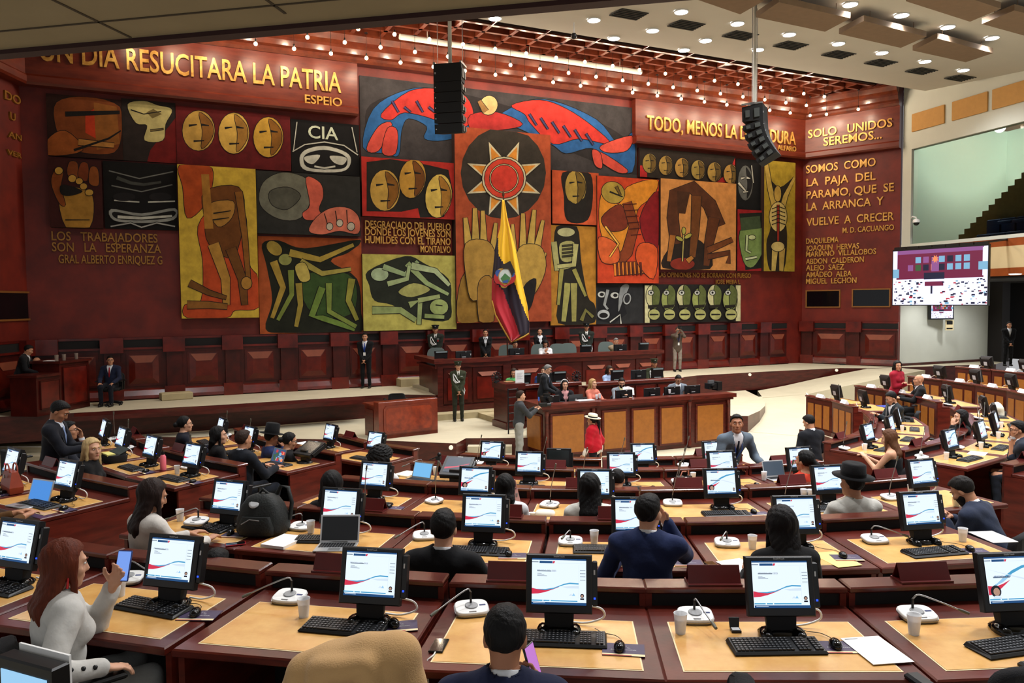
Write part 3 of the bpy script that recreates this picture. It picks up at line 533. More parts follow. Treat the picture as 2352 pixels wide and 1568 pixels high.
panel('red panel with three tilted ochre ovals on dark shapes, under the wide slate panel', [(830, 360), (1047, 374), (1048, 503), (832, 497)], 0.24, (176, 44, 36),
      [('p', [(842, 372), (896, 365), (980, 378), (1030, 390), (1040, 440), (1020, 498), (965, 500), (960, 478), (922, 486), (842, 485)], (34, 32, 28))] + mask(884, 437, 34, 47, (190, 152, 70), (128, 84, 30)) + mask(947, 410, 30, 45, (186, 140, 56), (110, 66, 26), rot=8) + mask(1007, 450, 30, 50, (206, 176, 84), (160, 112, 44), rot=6))
panel('pale yellow green panel with pale limbs-like strokes on a dark mass', [(831, 583), (1047, 587), (1048, 755), (836, 760)], 0.22, (186, 176, 88),
      [('b', [(845, 622), (930, 588), (975, 605), (1030, 640), (1036, 690), (1030, 735), (960, 730), (900, 700), (860, 690), (848, 655)], (40, 44, 34)), ('b', [(915, 670), (950, 650), (988, 665), (945, 682)], (170, 168, 98)), ('e', 872, 630, 20, 15, 0, (168, 186, 146)), ('s', [(880, 612), (930, 630), (960, 600)], 13, 9, (150, 170, 122)), ('s', [(935, 605), (980, 650), (1030, 676)], 14, 7, (150, 168, 112)), ('s', [(945, 610), (1000, 622), (1032, 655)], 16, 8, (176, 190, 142)), ('s', [(890, 652), (935, 640), (940, 610)], 12, 8, (160, 176, 124)), ('s', [(855, 712), (920, 712), (955, 735)], 17, 11, (146, 160, 100)), ('s', [(940, 700), (965, 690), (962, 745)], 15, 9, (152, 166, 106)), ('s', [(960, 690), (1010, 680)], 11, 9, (160, 172, 112)), ('e', 1008, 705, 21, 18, 0, (158, 172, 104)), ('s', [(975, 725), (1020, 728)], 10, 8, (146, 162, 98)), ('s', [(1000, 700), (1016, 702)], 3, 2, BK)])
cp = [('e', 1156, 397, 98, 106, 0, (52, 46, 40)), ('b', [(1052, 738), (1060, 640), (1105, 600), (1125, 640), (1100, 738)], (150, 112, 46))]
for i in range(8):                                          # plain rayed sun disc
    a0 = PI / 8 + i * PI / 4; r1, r2 = 46, 86; pt = lambda r, a: (1157 + r * math.cos(a), 410 + r * math.sin(a))
    cp += [('p', [pt(r1, a0 - 0.36), pt(r2 + 5, a0), pt(r1, a0 + 0.36)], (206, 196, 162)), ('p', [pt(r1, a0 - 0.27), pt(r2 - 7, a0), pt(r1, a0 + 0.27)], (216, 140, 52))]
cp += [('e', 1157, 410, 50, 50, 0, (206, 196, 162)), ('e', 1157, 410, 45, 45, 0, (204, 66, 46)), ('e', 1157, 410, 33, 33, 0, (206, 190, 140)), ('e', 1157, 410, 30, 30, 0, (206, 60, 46))]
for x0_, y0_, x1_, y1_, w_ in ((1075, 560, 1068, 500, 17), (1092, 555, 1090, 478, 17), (1110, 560, 1108, 484, 16), (1130, 580, 1138, 512, 15), (1200, 570, 1200, 490, 16), (1218, 560, 1226, 482, 16), (1232, 570, 1246, 506, 15), (1180, 590, 1176, 515, 14), (1230, 640, 1250, 580, 16), (1075, 640, 1112, 590, 18)):
    cp += [('s', [(x0_, y0_), ((x0_ + x1_) / 2, (y0_ + y1_) / 2), (x1_, y1_)], w_ + 3, w_ - 5, BK), ('s', [(x0_, y0_), ((x0_ + x1_) / 2, (y0_ + y1_) / 2), (x1_, y1_)], w_, w_ - 8, (186, 152, 72))]
cp += [('b', [(1068, 560), (1120, 555), (1138, 600), (1128, 660), (1085, 690), (1070, 640)], (168, 130, 58)), ('b', [(1190, 570), (1238, 565), (1252, 610), (1235, 660), (1205, 690), (1185, 640)], (178, 142, 64)), ('b', [(1098, 650), (1128, 640), (1132, 737), (1100, 737)], (150, 110, 46)), ('b', [(1200, 660), (1230, 640), (1220, 700), (1200, 720)], BK)]
panel('tall orange brown centre panel with dark disc, rayed sun and ochre bars, behind the flag', [(1043, 298), (1264, 302), (1267, 738), (1050, 741)], 0.34, (164, 74, 42), cp)
panel('small red orange panel with ochre oval ringed in black, right of centre panel', [(1268, 392), (1375, 396), (1375, 517), (1269, 513)], 0.22, (196, 84, 46),
      [('b', [(1292, 396), (1350, 392), (1362, 440), (1350, 505), (1302, 506), (1295, 450)], (36, 30, 26))] + mask(1322, 430, 24, 40, (172, 144, 66), (110, 88, 38)) + [('b', [(1302, 460), (1322, 468), (1345, 455), (1340, 505), (1305, 505)], (34, 30, 26))])
panel('red orange panel with swirling flame-coloured bands', [(1372, 404), (1513, 412), (1513, 650), (1372, 650)], 0.28, (196, 66, 34),
      [('b', [(1376, 500), (1385, 440), (1420, 470), (1440, 430), (1508, 412), (1500, 450), (1465, 480), (1455, 540), (1430, 590), (1390, 560)], (216, 138, 42)), ('e', 1408, 442, 27, 24, 30, (172, 146, 62)), ('s', [(1400, 440), (1430, 452)], 4, 3, BK), ('s', [(1415, 428), (1425, 448)], 6, 3, (110, 84, 34)), ('b', [(1470, 500), (1512, 440), (1512, 560), (1490, 570)], (132, 26, 30)), ('b', [(1382, 500), (1425, 470), (1440, 520), (1400, 530)], (118, 48, 30)), ('s', [(1440, 465), (1456, 520), (1440, 580), (1410, 610)], 20, 26, (130, 60, 30)), ('s', [(1410, 618), (1478, 614)], 30, 26, (216, 120, 40)), ('b', [(1375, 545), (1415, 560), (1420, 600), (1382, 600)], (206, 92, 44)), ('b', [(1470, 560), (1508, 570), (1500, 640), (1462, 600)], (206, 84, 38)), ('s', [(1390, 520), (1420, 560), (1400, 590)], 4, 3, (232, 176, 74))] + [('s', [(1428 + 4 * i, 470 + 14 * i), (1462 + 2 * i, 468 + 14 * i)], 2, 2, (70, 26, 20)) for i in range(6)] + [('s', [(1416 + 9 * i, 602), (1418 + 9 * i, 632)], 2, 2, (110, 40, 20)) for i in range(7)])
panel('tan orange panel with dark brown arched strokes and a red mound', [(1517, 411), (1690, 420), (1691, 621), (1518, 618)], 0.36, (204, 138, 74),
      [('b', [(1522, 615), (1545, 560), (1590, 545), (1625, 570), (1630, 618)], (40, 30, 24)), ('s', [(1552, 560), (1545, 500), (1550, 445), (1590, 430), (1630, 470), (1650, 520)], 24, 32, (86, 48, 28)), ('s', [(1570, 440), (1565, 490)], 30, 18, (70, 42, 26)), ('s', [(1600, 450), (1596, 530), (1590, 590)], 22, 14, (110, 64, 30)), ('s', [(1640, 500), (1628, 560), (1622, 610)], 26, 13, (92, 50, 26)), ('s', [(1625, 575), (1682, 550)], 14, 10, (112, 62, 30)), ('s', [(1625, 590), (1675, 580), (1672, 605)], 12, 9, (96, 52, 28)), ('s', [(1545, 540), (1536, 600)], 14, 9, (156, 96, 42)), ('e', 1567, 606, 28, 14, 0, (130, 44, 30)), ('s', [(1567, 600), (1570, 535)], 2.5, 2, (190, 170, 90)), ('e', 1560, 548, 9, 4, 30, (170, 160, 70)), ('e', 1580, 542, 9, 4, -30, (170, 160, 70)), ('e', 1570, 530, 4, 8, 0, (170, 160, 70)), ('s', [(1578, 600), (1590, 590)], 12, 8, (170, 110, 46))])
panel('narrow dark strip panel with six small ochre ovals, high right', [(1469, 337), (1687, 360), (1690, 420), (1470, 408)], 0.14, (40, 32, 26),
      [('p', [(1672, 400), (1689, 362), (1690, 420), (1640, 418)], (170, 36, 38)), ('p', [(1470, 380), (1486, 380), (1486, 408), (1470, 408)], (176, 36, 38))] + sum([mask(1492 + 37 * i, 375 + 5 * i, 16, 22, (152 + 8 * (i % 3), 128, 62), (100, 78, 36)) for i in range(6)], []))
panel('small black panel with grey half oval, partly behind the right loudspeaker', [(1690, 365), (1753, 368), (1754, 485), (1691, 482)], 0.10, (20, 20, 22), mask(1712, 420, 17, 40, (96, 98, 96), (30, 30, 32), WH) + [('s', [(1696, 420), (1712, 438)], 5, 3, WH), ('s', [(1726, 380), (1730, 420)], 2, 2, WH)])
panel('tall olive yellow panel with spread ochre strokes, far right of the mural', [(1753, 366), (1827, 375), (1825, 622), (1757, 624)], 0.30, (166, 140, 44),
      [('b', [(1758, 400), (1775, 440), (1770, 520), (1760, 560), (1768, 620), (1800, 620), (1808, 540), (1800, 470), (1822, 410), (1790, 430)], (40, 34, 26)), ('s', [(1760, 378), (1768, 430), (1778, 470)], 9, 13, (186, 156, 74)), ('s', [(1826, 408), (1804, 450), (1796, 480)], 8, 12, (190, 160, 78)), ('e', 1786, 445, 8, 18, 0, (186, 152, 70)), ('e', 1787, 498, 20, 34, 0, (206, 182, 110)), ('s', [(1787, 470), (1787, 560)], 4, 4, (150, 44, 30)), ('s', [(1780, 570), (1776, 622)], 14, 9, (196, 170, 92)), ('s', [(1796, 570), (1794, 622)], 14, 9, (176, 146, 72)), ('e', 1786, 566, 15, 11, 0, (206, 182, 112))] + [('s', [(1772, 480 + 9 * i), (1787, 474 + 9 * i), (1803, 480 + 9 * i)], 2, 2, BK) for i in range(5)])
panel('small red panel with blocky green shape, right part of the mural', [(1692, 480), (1757, 484), (1756, 622), (1695, 622)], 0.16, (152, 32, 36),
      [('p', [(1698, 490), (1752, 488), (1754, 615), (1712, 620)], (30, 34, 28)), ('b', [(1700, 530), (1750, 524), (1754, 570), (1730, 612), (1708, 600)], (122, 146, 82)), ('p', [(1700, 500), (1745, 496), (1748, 524), (1702, 530)], (66, 82, 56)), ('e', 1727, 545, 8, 5, 0, (196, 206, 150)), ('s', [(1716, 540), (1714, 575), (1724, 580)], 5, 4, (190, 204, 150)), ('s', [(1712, 595), (1738, 590)], 5, 4, (206, 214, 170))])
panel('mustard panel with crossed bone-coloured strokes on a dark trunk', [(1265, 517), (1370, 520), (1367, 742), (1263, 750)], 0.16, (178, 122, 42),
      [('b', [(1278, 520), (1325, 520), (1335, 600), (1350, 680), (1366, 700), (1366, 740), (1282, 742), (1288, 650), (1274, 590)], (38, 34, 26)), ('e', 1300, 533, 20, 10, 0, (176, 172, 122)), ('b', [(1286, 560), (1318, 556), (1316, 596), (1290, 598)], (162, 156, 96)), ('s', [(1272, 555), (1280, 620), (1290, 615), (1320, 606)], 13, 10, (166, 160, 100)), ('s', [(1322, 560), (1318, 608), (1280, 612)], 13, 9, (176, 170, 108)), ('s', [(1290, 618), (1282, 700)], 10, 6, (150, 142, 72)), ('s', [(1318, 618), (1345, 680)], 10, 6, (150, 142, 72)), ('s', [(1304, 650), (1294, 738)], 15, 10, (158, 152, 84)), ('s', [(1318, 650), (1318, 738)], 15, 10, (150, 142, 78)), ('s', [(1335, 736), (1345, 712), (1362, 728)], 9, 7, (120, 114, 60))] + [('s', [(1290, 565 + 8 * i), (1316, 562 + 8 * i)], 2, 2, (70, 66, 40)) for i in range(4)])
panel('dark grey panel with white chalk-like wedge lines near the ushers', [(1368, 652), (1480, 652), (1478, 740), (1368, 747)], 0.12, (44, 44, 44),
      [('p', [(1372, 660), (1420, 656), (1440, 720), (1410, 744), (1372, 735)], (30, 30, 32)), ('e', 1382, 676, 9, 7, 0, WH), ('e', 1382, 676, 5, 4, 0, BK), ('e', 1412, 678, 10, 7, 0, WH), ('e', 1413, 678, 5, 4, 0, BK), ('s', [(1396, 665), (1388, 700), (1396, 710)], 7, 5, (150, 152, 148)), ('e', 1386, 722, 14, 11, 0, (176, 178, 174)), ('e', 1386, 724, 10, 6, 0, BK), ('b', [(1425, 660), (1445, 656), (1430, 690), (1420, 715)], (140, 142, 140)), ('e', 1440, 686, 9, 13, 10, (160, 162, 158)), ('e', 1440, 686, 6, 10, 10, (40, 40, 42)), ('s', [(1400, 740), (1424, 722), (1426, 744)], 3, 3, WH)])
mk = []
for i in range(6):
    x = 1500 + 35 * i; mk += [('e', x, 680 + (i % 2) * 8, 16, 26, 0, (150, 158, 88) if i % 2 else (196, 190, 140)), ('b', [(x, 656), (x + 15, 668), (x + 12, 700), (x, 706)], (96, 104, 56)), ('e', x - 5, 672, 6, 5, 0, WH), ('e', x - 5, 672, 2.5, 2.5, 0, BK), ('s', [(x - 12, 705), (x + 12, 702)], 8, 6, (38, 34, 28)), ('e', x + 2, 722, 13, 12, 0, (170, 168, 104)), ('s', [(x - 8, 722), (x + 12, 722)], 4, 3, BK)]
panel('wide low panel of pale green and cream interlocking shapes above the wainscot', [(1480, 653), (1700, 653), (1702, 738), (1480, 742)], 0.18, (36, 34, 30), [('p', [(1481, 655), (1492, 655), (1492, 741), (1481, 741)], (206, 200, 150)), ('p', [(1690, 655), (1701, 655), (1701, 737), (1690, 737)], (206, 200, 150))] + mk)

# framed dark windows set in the wall
def wallbox(label, quad, plane):
    if plane == 'right': p0, d, n = CORN_R, RD, RN
    else: p0, d, n = CORN_L, -LD, LN
    q = [onpl(x, y, p0, n) for x, y in quad]; t = [float(np.dot(a_ - p0, d)) for a_ in q]; x0, x1 = (t[0] + t[3]) / 2, (t[1] + t[2]) / 2; z1_, z0_ = (q[0][2] + q[1][2]) / 2, (q[2][2] + q[3][2]) / 2
    X = np.eye(4); X[:3, 0] = d; X[:3, 1] = -n; X[:3, 2] = UP; org = p0 + d * x0 + UP * z0_
    t_ = thing('wall_opening', label, 'window', org, 0, 'dark framed openings in the side walls'); W_, H_ = x1 - x0, z1_ - z0_; e = 0.05
    mb = MB()
    for b_ in ((0, W_, 0, e), (0, W_, H_ - e, H_), (0, e, e, H_ - e), (W_ - e, W_, e, H_ - e)): mb.box(b_[0], b_[1], -0.05, 0.0, b_[2], b_[3], 0, X)
    mb.build('frame', mat('brass_frame', (140, 92, 44), rough=0.4, metal=0.3), t_)
    mb = MB(); mb.box(e, W_ - e, -0.012, 0, e, H_ - e, 0, X); mb.build('pane', mat('dark_pane', (8, 8, 12), rough=0.08), t_)
wallbox('dark framed window low on right wall, nearer the corner', [(1851, 666), (1931, 665), (1931, 706), (1851, 707)], 'right')
wallbox('dark framed window low on right wall, beside the big screen', [(1957, 664), (2046, 661), (2046, 705), (1957, 706)], 'right')
wallbox('dark framed window low on left side wall at photo edge', [(-70, 667), (67, 668), (67, 736), (-70, 740)], 'left')
# ================================================================== LAMPS
def onceil(px, py, drop=0.0):
    d = ray(px, py); n = np.array([0.104 * WN[0], 0.104 * WN[1], 1.0]); c = EYE[2] + 8.22 - drop + 0.104 * float(np.dot(W0, WN))
    return EYE + d * ((c - float(np.dot(EYE, n))) / float(np.dot(d, n)))
def make_bulb():
    t = thing('pendant_bulb', 'x', 'lamp', (0, 0, 0), 0, 'bare bulbs hanging from the wooden ceiling')
    b = MB(); b.ball((0, 0, 0), 0.055, 10); b.build('glass_bulb', glow('bulb_glow', (255, 214, 160), 22.0), t)
    b = MB(); b.lathe([(0.02, 0.05), (0.026, 0.06), (0.026, 0.12), (0.01, 0.14)], 8); b.build('socket', M['black'], t)
    b = MB(); b.tube([(0, 0, 0.14), (0, 0, 0.75)], 0.006, 5); b.lathe([(0.05, 0.72), (0.05, 0.75)], 10); b.build('cord', M['black'], t)
    l = bpy.data.lights.new('bulb_light', 'POINT'); l.energy = BULB_W; l.color = BULB_COL; l.shadow_soft_size = 0.06
    lo = bpy.data.objects.new('bulb_light', l); COL.objects.link(lo); lo.parent = t; lo.location = (0, 0, -0.08); return t
bulb0 = make_bulb(); first = True; cnt = [0, 0, 0, 0]
names = ['in the row nearest the mural', 'in the second row out from the mural', 'in the third row out from the mural', 'beside the right side wall']
spots = []
for r, (s_, h_, off) in enumerate(((1.22, 7.36, 0.0), (1.78, 7.55, 0.5), (2.45, 7.75, 0.0))):
    u_ = wu(1138, 175, s_)[0] % 1.06 + U_L + off * 1.06 - (U_L % 1.06)
    while u_ < U_R - 0.9:
        spots.append((r, wp(u_, s_, EYE[2] + h_))); u_ += 1.06
for i in range(2): spots.append((3, CORN_R + RD * (1.3 + 1.2 * i) + RN * 1.1 + UP * (EYE[2] + 7.36)))
ords = ['first', 'second', 'third', 'fourth', 'fifth', 'sixth', 'seventh', 'eighth', 'ninth', 'tenth', 'eleventh', 'twelfth', '13th', '14th', '15th', '16th', '17th', '18th', '19th', '20th', '21st', '22nd', '23rd', '24th', '25th', '26th', '27th', '28th', '29th', '30th']
for r, p in spots:
    q = p - EYE; zc = float(np.dot(q, CF)); px = PW / 2 + FPX * float(np.dot(q, CR)) / zc; py = PH / 2 - FPX * float(np.dot(q, CU)) / zc
    if not (-60 < px < PW + 50): continue
    if py < 125 - 0.09 * px - 40: continue
    lab = 'bare glowing bulb %s, %s from the left' % (names[r], ords[cnt[r]]); cnt[r] += 1
    if first: bulb0['label'] = lab; bulb0.location = p; first = False
    else: copy_tree(bulb0, lab, p)
def make_down():
    t = thing('downlight', 'x', 'lamp', (0, 0, 0), 0, 'white ceiling downlights')
    b = MB(); b.lathe([(0.17, -0.02), (0.19, 0.0), (0.17, 0.03)], 14, cap=False); b.build('rim', M['white'], t)
    b = MB(); b.lathe([(0.155, -0.012), (0.155, 0.02)], 14); b.build('lens', glow('downlight_glow', (244, 248, 255), 26.0), t)
    l = bpy.data.lights.new('downlight_beam', 'SPOT'); l.energy = DOWN_W; l.color = DOWN_COL; l.spot_size = math.radians(128); l.spot_blend = 0.7; l.shadow_soft_size = 0.15
    lo = bpy.data.objects.new('downlight_beam', l); COL.objects.link(lo); lo.parent = t; lo.location = (0, 0, -0.06); return t
dl0 = make_down()
DL = [(1137, 42), (1221, 20), (1364, 46), (1410, 88), (1499, 70), (1571, 115), (1565, 27), (1694, 54), (1621, 93), (1741, 114), (1813, 79), (1926, 100), (2026, 121), (2125, 141), (2213, 161), (1953, 10), (2071, 35), (2177, 62), (2279, 87)]
for k, (x, y) in enumerate(sorted(DL)):
    p = onceil(x, y, 0.03); lab = 'bright white ceiling downlight, %s from the left' % ords[k]
    if k == 0: dl0.location = p; dl0['label'] = lab
    else: copy_tree(dl0, lab, p)
# the same downlights go on above the seats (outside the picture): only their light is needed here
for (u_, s_) in ((-3, 12), (2, 12), (7, 12), (12, 12), (-1, 16), (4, 16), (9, 16), (14, 16), (2, 20), (7, 20), (12, 20), (-5, 8), (9, 8.5), (15, 7), (0, 20.5), (4, 21.5), (8, 22), (-4, 18), (12, 18)):
    l = bpy.data.lights.new('hall_downlight', 'SPOT'); l.energy = DOWN_W * 2.1; l.color = DOWN_COL; l.spot_size = math.radians(140); l.spot_blend = 0.8; l.shadow_soft_size = 0.25
    lo = bpy.data.objects.new('hall_downlight', l); COL.objects.link(lo); lo.location = wp(u_, s_, hc(s_) - 0.1)
for k, (x, y) in enumerate(((1446, 30), (1578, 55), (1702, 79), (1818, 102), (1928, 123), (2025, 142), (2118, 161), (2207, 177))):
    p = onceil(x, y, 0.0); b = MB(); R_ = np.eye(4); R_[:3, :3] = np.array(Matrix.Rotation(WROT, 3, 'Z'))
    b.box(-0.42, 0.42, -0.32, 0.32, -0.03, 0.0, 0, R_)
    for j in range(6): b.box(-0.40, 0.40, -0.28 + 0.1 * j, -0.25 + 0.1 * j, -0.05, -0.03, 0, R_)
    o = b.build('ceiling_vent', mat('vent_dark', (46, 48, 46), rough=0.6)); o.location = p
    tag(o, 'dark square ceiling vent, %s from the left' % ords[k], 'vent', 'dark vents in the white ceiling')
for k, q in enumerate((((1580, -8), (1640, -34), (1753, 3), (1700, 33)), ((1737, 40), (1789, 5), (1953, 42), (1895, 73)), ((1927, 78), (1984, 48), (2128, 84), (2069, 110)), ((2096, 116), (2153, 88), (2281, 122), (2218, 143)), ((2081, 3), (2150, -30), (2299, 20), (2228, 50)), ((2255, 55), (2330, 24), (2450, 55), (2375, 88)))):
    P = [onceil(x, y, 0.35) for x, y in q]; c = sum(P) / 4; P = [p - c for p in P]
    b = MB(); b.loft([[tuple(p) for p in P], [tuple(p + UP * 0.14) for p in P]]); 
    for p in P: b.tube([p * 0.7 + UP * 0.12, p * 0.7 + UP * 0.42], 0.01, 4)
    o = b.build('acoustic_cloud', mat('cloud_panel', (128, 106, 84), rough=0.85, noise=0.12, nscale=5)); o.location = c
    tag(o, ['brown hanging ceiling panel cut by the top edge, leftmost', 'brown hanging ceiling panel beside the white pole of the right loudspeaker', 'brown hanging ceiling panel, middle one of the lower diagonal row', 'brown hanging ceiling panel lowest in the picture, near white wall', 'brown hanging ceiling panel in the upper row, cut by top edge', 'brown hanging ceiling panel cut by the right edge'][k], 'panel', 'brown acoustic panels under the ceiling')
b = MB(); a_, b_ = at(918, 84, H_CE - 0.22), at(1472, 166, H_CE - 0.22); b.tube([a_ - a_, b_ - a_], 0.09, 8); 
for t_ in (0.1, 0.5, 0.9): b.tube([(b_ - a_) * t_, (b_ - a_) * t_ + UP * 0.5], 0.012, 4)
o = b.build('lighting_bar', M['whiteceil']); o.location = a_; tag(o, 'long pale bar hung below the wooden ceiling above the condor-coloured panel', 'bar'); o['label'] = 'long pale tube bar hung below the coffered wooden ceiling'
for (x, y, lab) in ((1318, 52, 'small white dome camera hanging under the white ceiling'),):
    t = thing('ceiling_camera', lab, 'camera', onceil(x, y, 0.0)); b = MB(); b.tube([(0, 0, 0), (0, 0, -0.3)], 0.02, 6); b.build('stem', M['white'], t); b = MB(); b.ball((0, 0, -0.36), 0.09, 10); b.build('dome', M['black'], t)
o = MB(); p = onceil(1673, 145, -0.3); o.lathe([(0.28, -0.02), (0.3, 0.0), (0.3, 0.03)], 18); o = o.build('ceiling_diffuser', M['silver']); o.location = at(1673, 144, H_CE + 0.1); tag(o, 'round pale ceiling diffuser in the dark slatted strip', 'vent')

# hanging loudspeaker columns
def speaker_column(label, x, y, Z, hpx, yaw, tilts, sz):
    top = atY(x, y, Z); t = thing('hanging_loudspeaker', label, 'loudspeaker', top, yaw); W_, D_ = 0.66, 0.5
    zz = 0.0; yy = 0.0
    ang = 0.0
    for k, (h, ta) in enumerate(zip(sz, tilts)):
        ang = math.radians(ta); X = XF(0, yy, zz, 0, ang)
        b = MB(); b.loft([[(-W_ / 2, -D_ / 2, -h + 0.01), (W_ / 2, -D_ / 2, -h + 0.01), (W_ * .42, D_ / 2, -h + 0.05), (-W_ * .42, D_ / 2, -h + 0.05)], [(-W_ / 2, -D_ / 2, 0), (W_ / 2, -D_ / 2, 0), (W_ * .42, D_ / 2, -0.03), (-W_ * .42, D_ / 2, -0.03)]], 0, False, True, True, X)
        for sx in (-1, 1):
            b.box(sx * W_ * .5 - 0.012, sx * W_ * .5 + 0.012, -D_ * .35, -D_ * .1, -h * .75, -h * .25, 1, X)
            b.box(sx * W_ * .47 - 0.02, sx * W_ * .47 + 0.02, D_ * .12, D_ * .32, -h * .7, -h * .3, 1, X)
        b.box(-W_ / 2 + 0.03, -W_ / 2 + 0.05, -D_ / 2 - 0.006, -D_ / 2, -h * .55, -h * .45, 2, X)
        b.build('speaker_box', [M['blackm'], mat('speaker_metal', (62, 66, 64), rough=0.5), M['silver']], t)
        zz -= h * math.cos(ang); yy -= -h * math.sin(ang) * -1.0 if False else 0; yy += h * math.sin(ang)
    b = MB(); b.box(-W_ / 2, W_ / 2, -0.06, 0.06, 0.01, 0.05); b.box(-W_ / 2, -W_ / 2 + 0.04, -D_ / 2, D_ / 2, 0.0, 0.04); b.box(W_ / 2 - 0.04, W_ / 2, -D_ / 2, D_ / 2, 0.0, 0.04); b.build('hanging_frame', M['grey'], t)
    c = hc(float(np.dot(top - W0, WN))) - top[2]
    b = MB(); b.tube([(0, 0, 0.04), (0, 0, c)], 0.045, 8); b.build('pole', M['whiteceil'], t)
    for sx in (-1, 1):
        b = MB(); b.tube([(sx * 0.3, 0, 0.05), (sx * 0.3, 0, c)], 0.008, 4); b.build('cable', M['grey'], t)
    return t
speaker_column('black hanging loudspeaker column in front of the red and blue panel', 1034, 152, 18.5, 150, math.radians(-12), [0, 0, 1, 2, 4, 6], [0.42, 0.23, 0.23, 0.23, 0.23, 0.23])
speaker_column('grey curved loudspeaker column hanging at right in front of gold letters', 1733, 246, 19.5, 120, math.radians(62), [-2, -8, -16, -24, -30, -34], [0.42, 0.2, 0.2, 0.2, 0.2, 0.2])

# ================================================================== SPEAKER'S TRIBUNE
def UX(u, s, z=0, rz=0.0): 
    p = wp(u, s, z); return XF(p[0], p[1], p[2], WROT + rz)
def frame_panel(mb, x0, x1, z0, z1, y, mi_frame, mi_panel, e=0.03, X=None, cut=0.0):
    mb.box(x0, x1, y, y + 0.02, z0, z1, mi_frame, X); mb.box(x0 + e, x1 - e, y - 0.012, y, z0 + e, z1 - e, mi_panel, X)
    for a_ in ((x0, x1, z0, z0 + e * .6), (x0, x1, z1 - e * .6, z1), (x0, x0 + e * .6, z0, z1), (x1 - e * .6, x1, z0, z1)): mb.box(a_[0], a_[1], y - 0.02, y, a_[2], a_[3], mi_frame, X)
def trap(mb, xc, z, w_, h_, y, mi, X=None):
    mb.loft([[(xc - w_ / 2, y, z), (xc + w_ / 2, y, z), (xc + w_ / 2, y - 0.02, z), (xc - w_ / 2, y - 0.02, z)], [(xc - w_ * .32, y, z - h_), (xc + w_ * .32, y, z - h_), (xc + w_ * .32, y - 0.06, z - h_), (xc - w_ * .32, y - 0.06, z - h_)]], mi, False, True, True, X)
# upper bench; local x along u, local -y towards the seats
org = wp(1.4, 3.5, 0); t = thing('presidium_bench', 'long dark wood high bench with panelled front below the flag', 'bench', org, WROT); L = 8.25
b = MB(); b.prism([(-0.0, 0), (2.42, 0), (2.42, 0.30), (L, 0.30), (L, 0.62), (2.1, 0.62), (2.1, 0.34), (0.45, 0.34), (0.5, 2.4), (0.2, 2.4)], 2.03, 2.15); b.prism([(0.05, 0.08), (2.36, 0.08), (2.36, 0.38), (L - 0.05, 0.38), (L - 0.05, 1.1), (0.85, 1.1), (0.85, 2.3), (0.25, 2.3)], 1.89, 1.95, 0); b.prism([(0.05, 0.08), (2.36, 0.08), (2.36, 0.38), (L - 0.05, 0.38), (L - 0.05, 0.55), (2.2, 0.55), (2.2, 0.3), (0.3, 0.3)], 1.95, 2.03, 0); b.build('countertop', M['mahog'], t)
b = MB(); b.prism([(0.12, 0.14), (2.3, 0.14), (2.3, 0.44), (L - 0.1, 0.44), (L - 0.1, 0.6), (0.6, 0.6), (0.6, 2.2), (0.3, 2.2)], 0.64, 1.89, 0); b.box(0.05, 2.36, 0.04, 0.3, 0.64, 0.80, 0); b.box(2.36, L - 0.05, 0.34, 0.5, 0.64, 0.80, 0)
for x in (0.12, 2.2, 2.45, L - 0.25): b.box(x, x + 0.16, 0.06 if x < 2.3 else 0.36, 0.5, 0.64, 1.95, 0)
b.build('bench_body', M['mahogd'], t)
b = MB()
for (x0, x1, y) in ((0.32, 1.18, 0.13), (1.24, 2.16, 0.13), (2.66, 3.75, 0.43), (5.15, 6.15, 0.43), (6.25, 7.1, 0.43), (7.2, 7.95, 0.43)): b.box(x0, x1, y - 0.02, y, 0.85, 1.88, 0); b.box(x0 + 0.12, x1 - 0.12, y - 0.045, y, 0.95, 1.60, 1); trap(b, (x0 + x1) / 2, 1.74, (x1 - x0) * .68, 0.12, y - 0.02, 2)
b.build('front_panels', [M['dadod'], M['dado'], M['pale']], t)
b = MB(); arc = [(4.45 + 0.66 * math.cos(PI * k / 16), 1.0 + 0.78 * math.sin(PI * k / 16)) for k in range(17)]
b.loft([[(x, 0.43, z) for x, z in arc] + [(4.45 - 0.66, 0.43, 0.8), (4.45 + 0.66, 0.43, 0.8)], [(x, 0.37, z) for x, z in arc] + [(4.45 - 0.66, 0.37, 0.8), (4.45 + 0.66, 0.37, 0.8)]], 0)
arc = [(4.45 + 0.45 * math.cos(PI * k / 16), 1.0 + 0.56 * math.sin(PI * k / 16)) for k in range(17)]
b.loft([[(x, 0.40, z) for x, z in arc] + [(4.0, 0.40, 0.8), (4.9, 0.40, 0.8)], [(x, 0.35, z) for x, z in arc] + [(4.0, 0.35, 0.8), (4.9, 0.35, 0.8)]], 1)
for k in range(12):
    a_ = 2 * PI * k / 12; b.ball((4.45 + 0.2 * math.cos(a_), 0.35, 1.18 + 0.2 * math.sin(a_)), 0.055, 6, 1)
b.build('carved_arch', [M['dado'], M['mahogd']], t)
def carved_finial(label, u, s, z):
    o = MB(); 
    for k in range(12):
        a_ = 2 * PI * k / 12; o.tube([(0, 0, 0.13), (0.12 * math.cos(a_), 0, 0.13 + 0.12 * math.sin(a_))], 0.012, 5); o.ball((0.13 * math.cos(a_), 0, 0.13 + 0.13 * math.sin(a_)), 0.028, 6)
    o.ball((0, 0, 0.13), 0.05, 8); o.box(-0.05, 0.05, -0.04, 0.04, -0.02, 0.05)
    o = o.build('carved_finial', M['blackm'], None); p = wp(u, s, z); o.location = p; o.rotation_euler = (0, 0, WROT); return tag(o, label, 'ornament', 'carved round ornaments on the clerks benches')
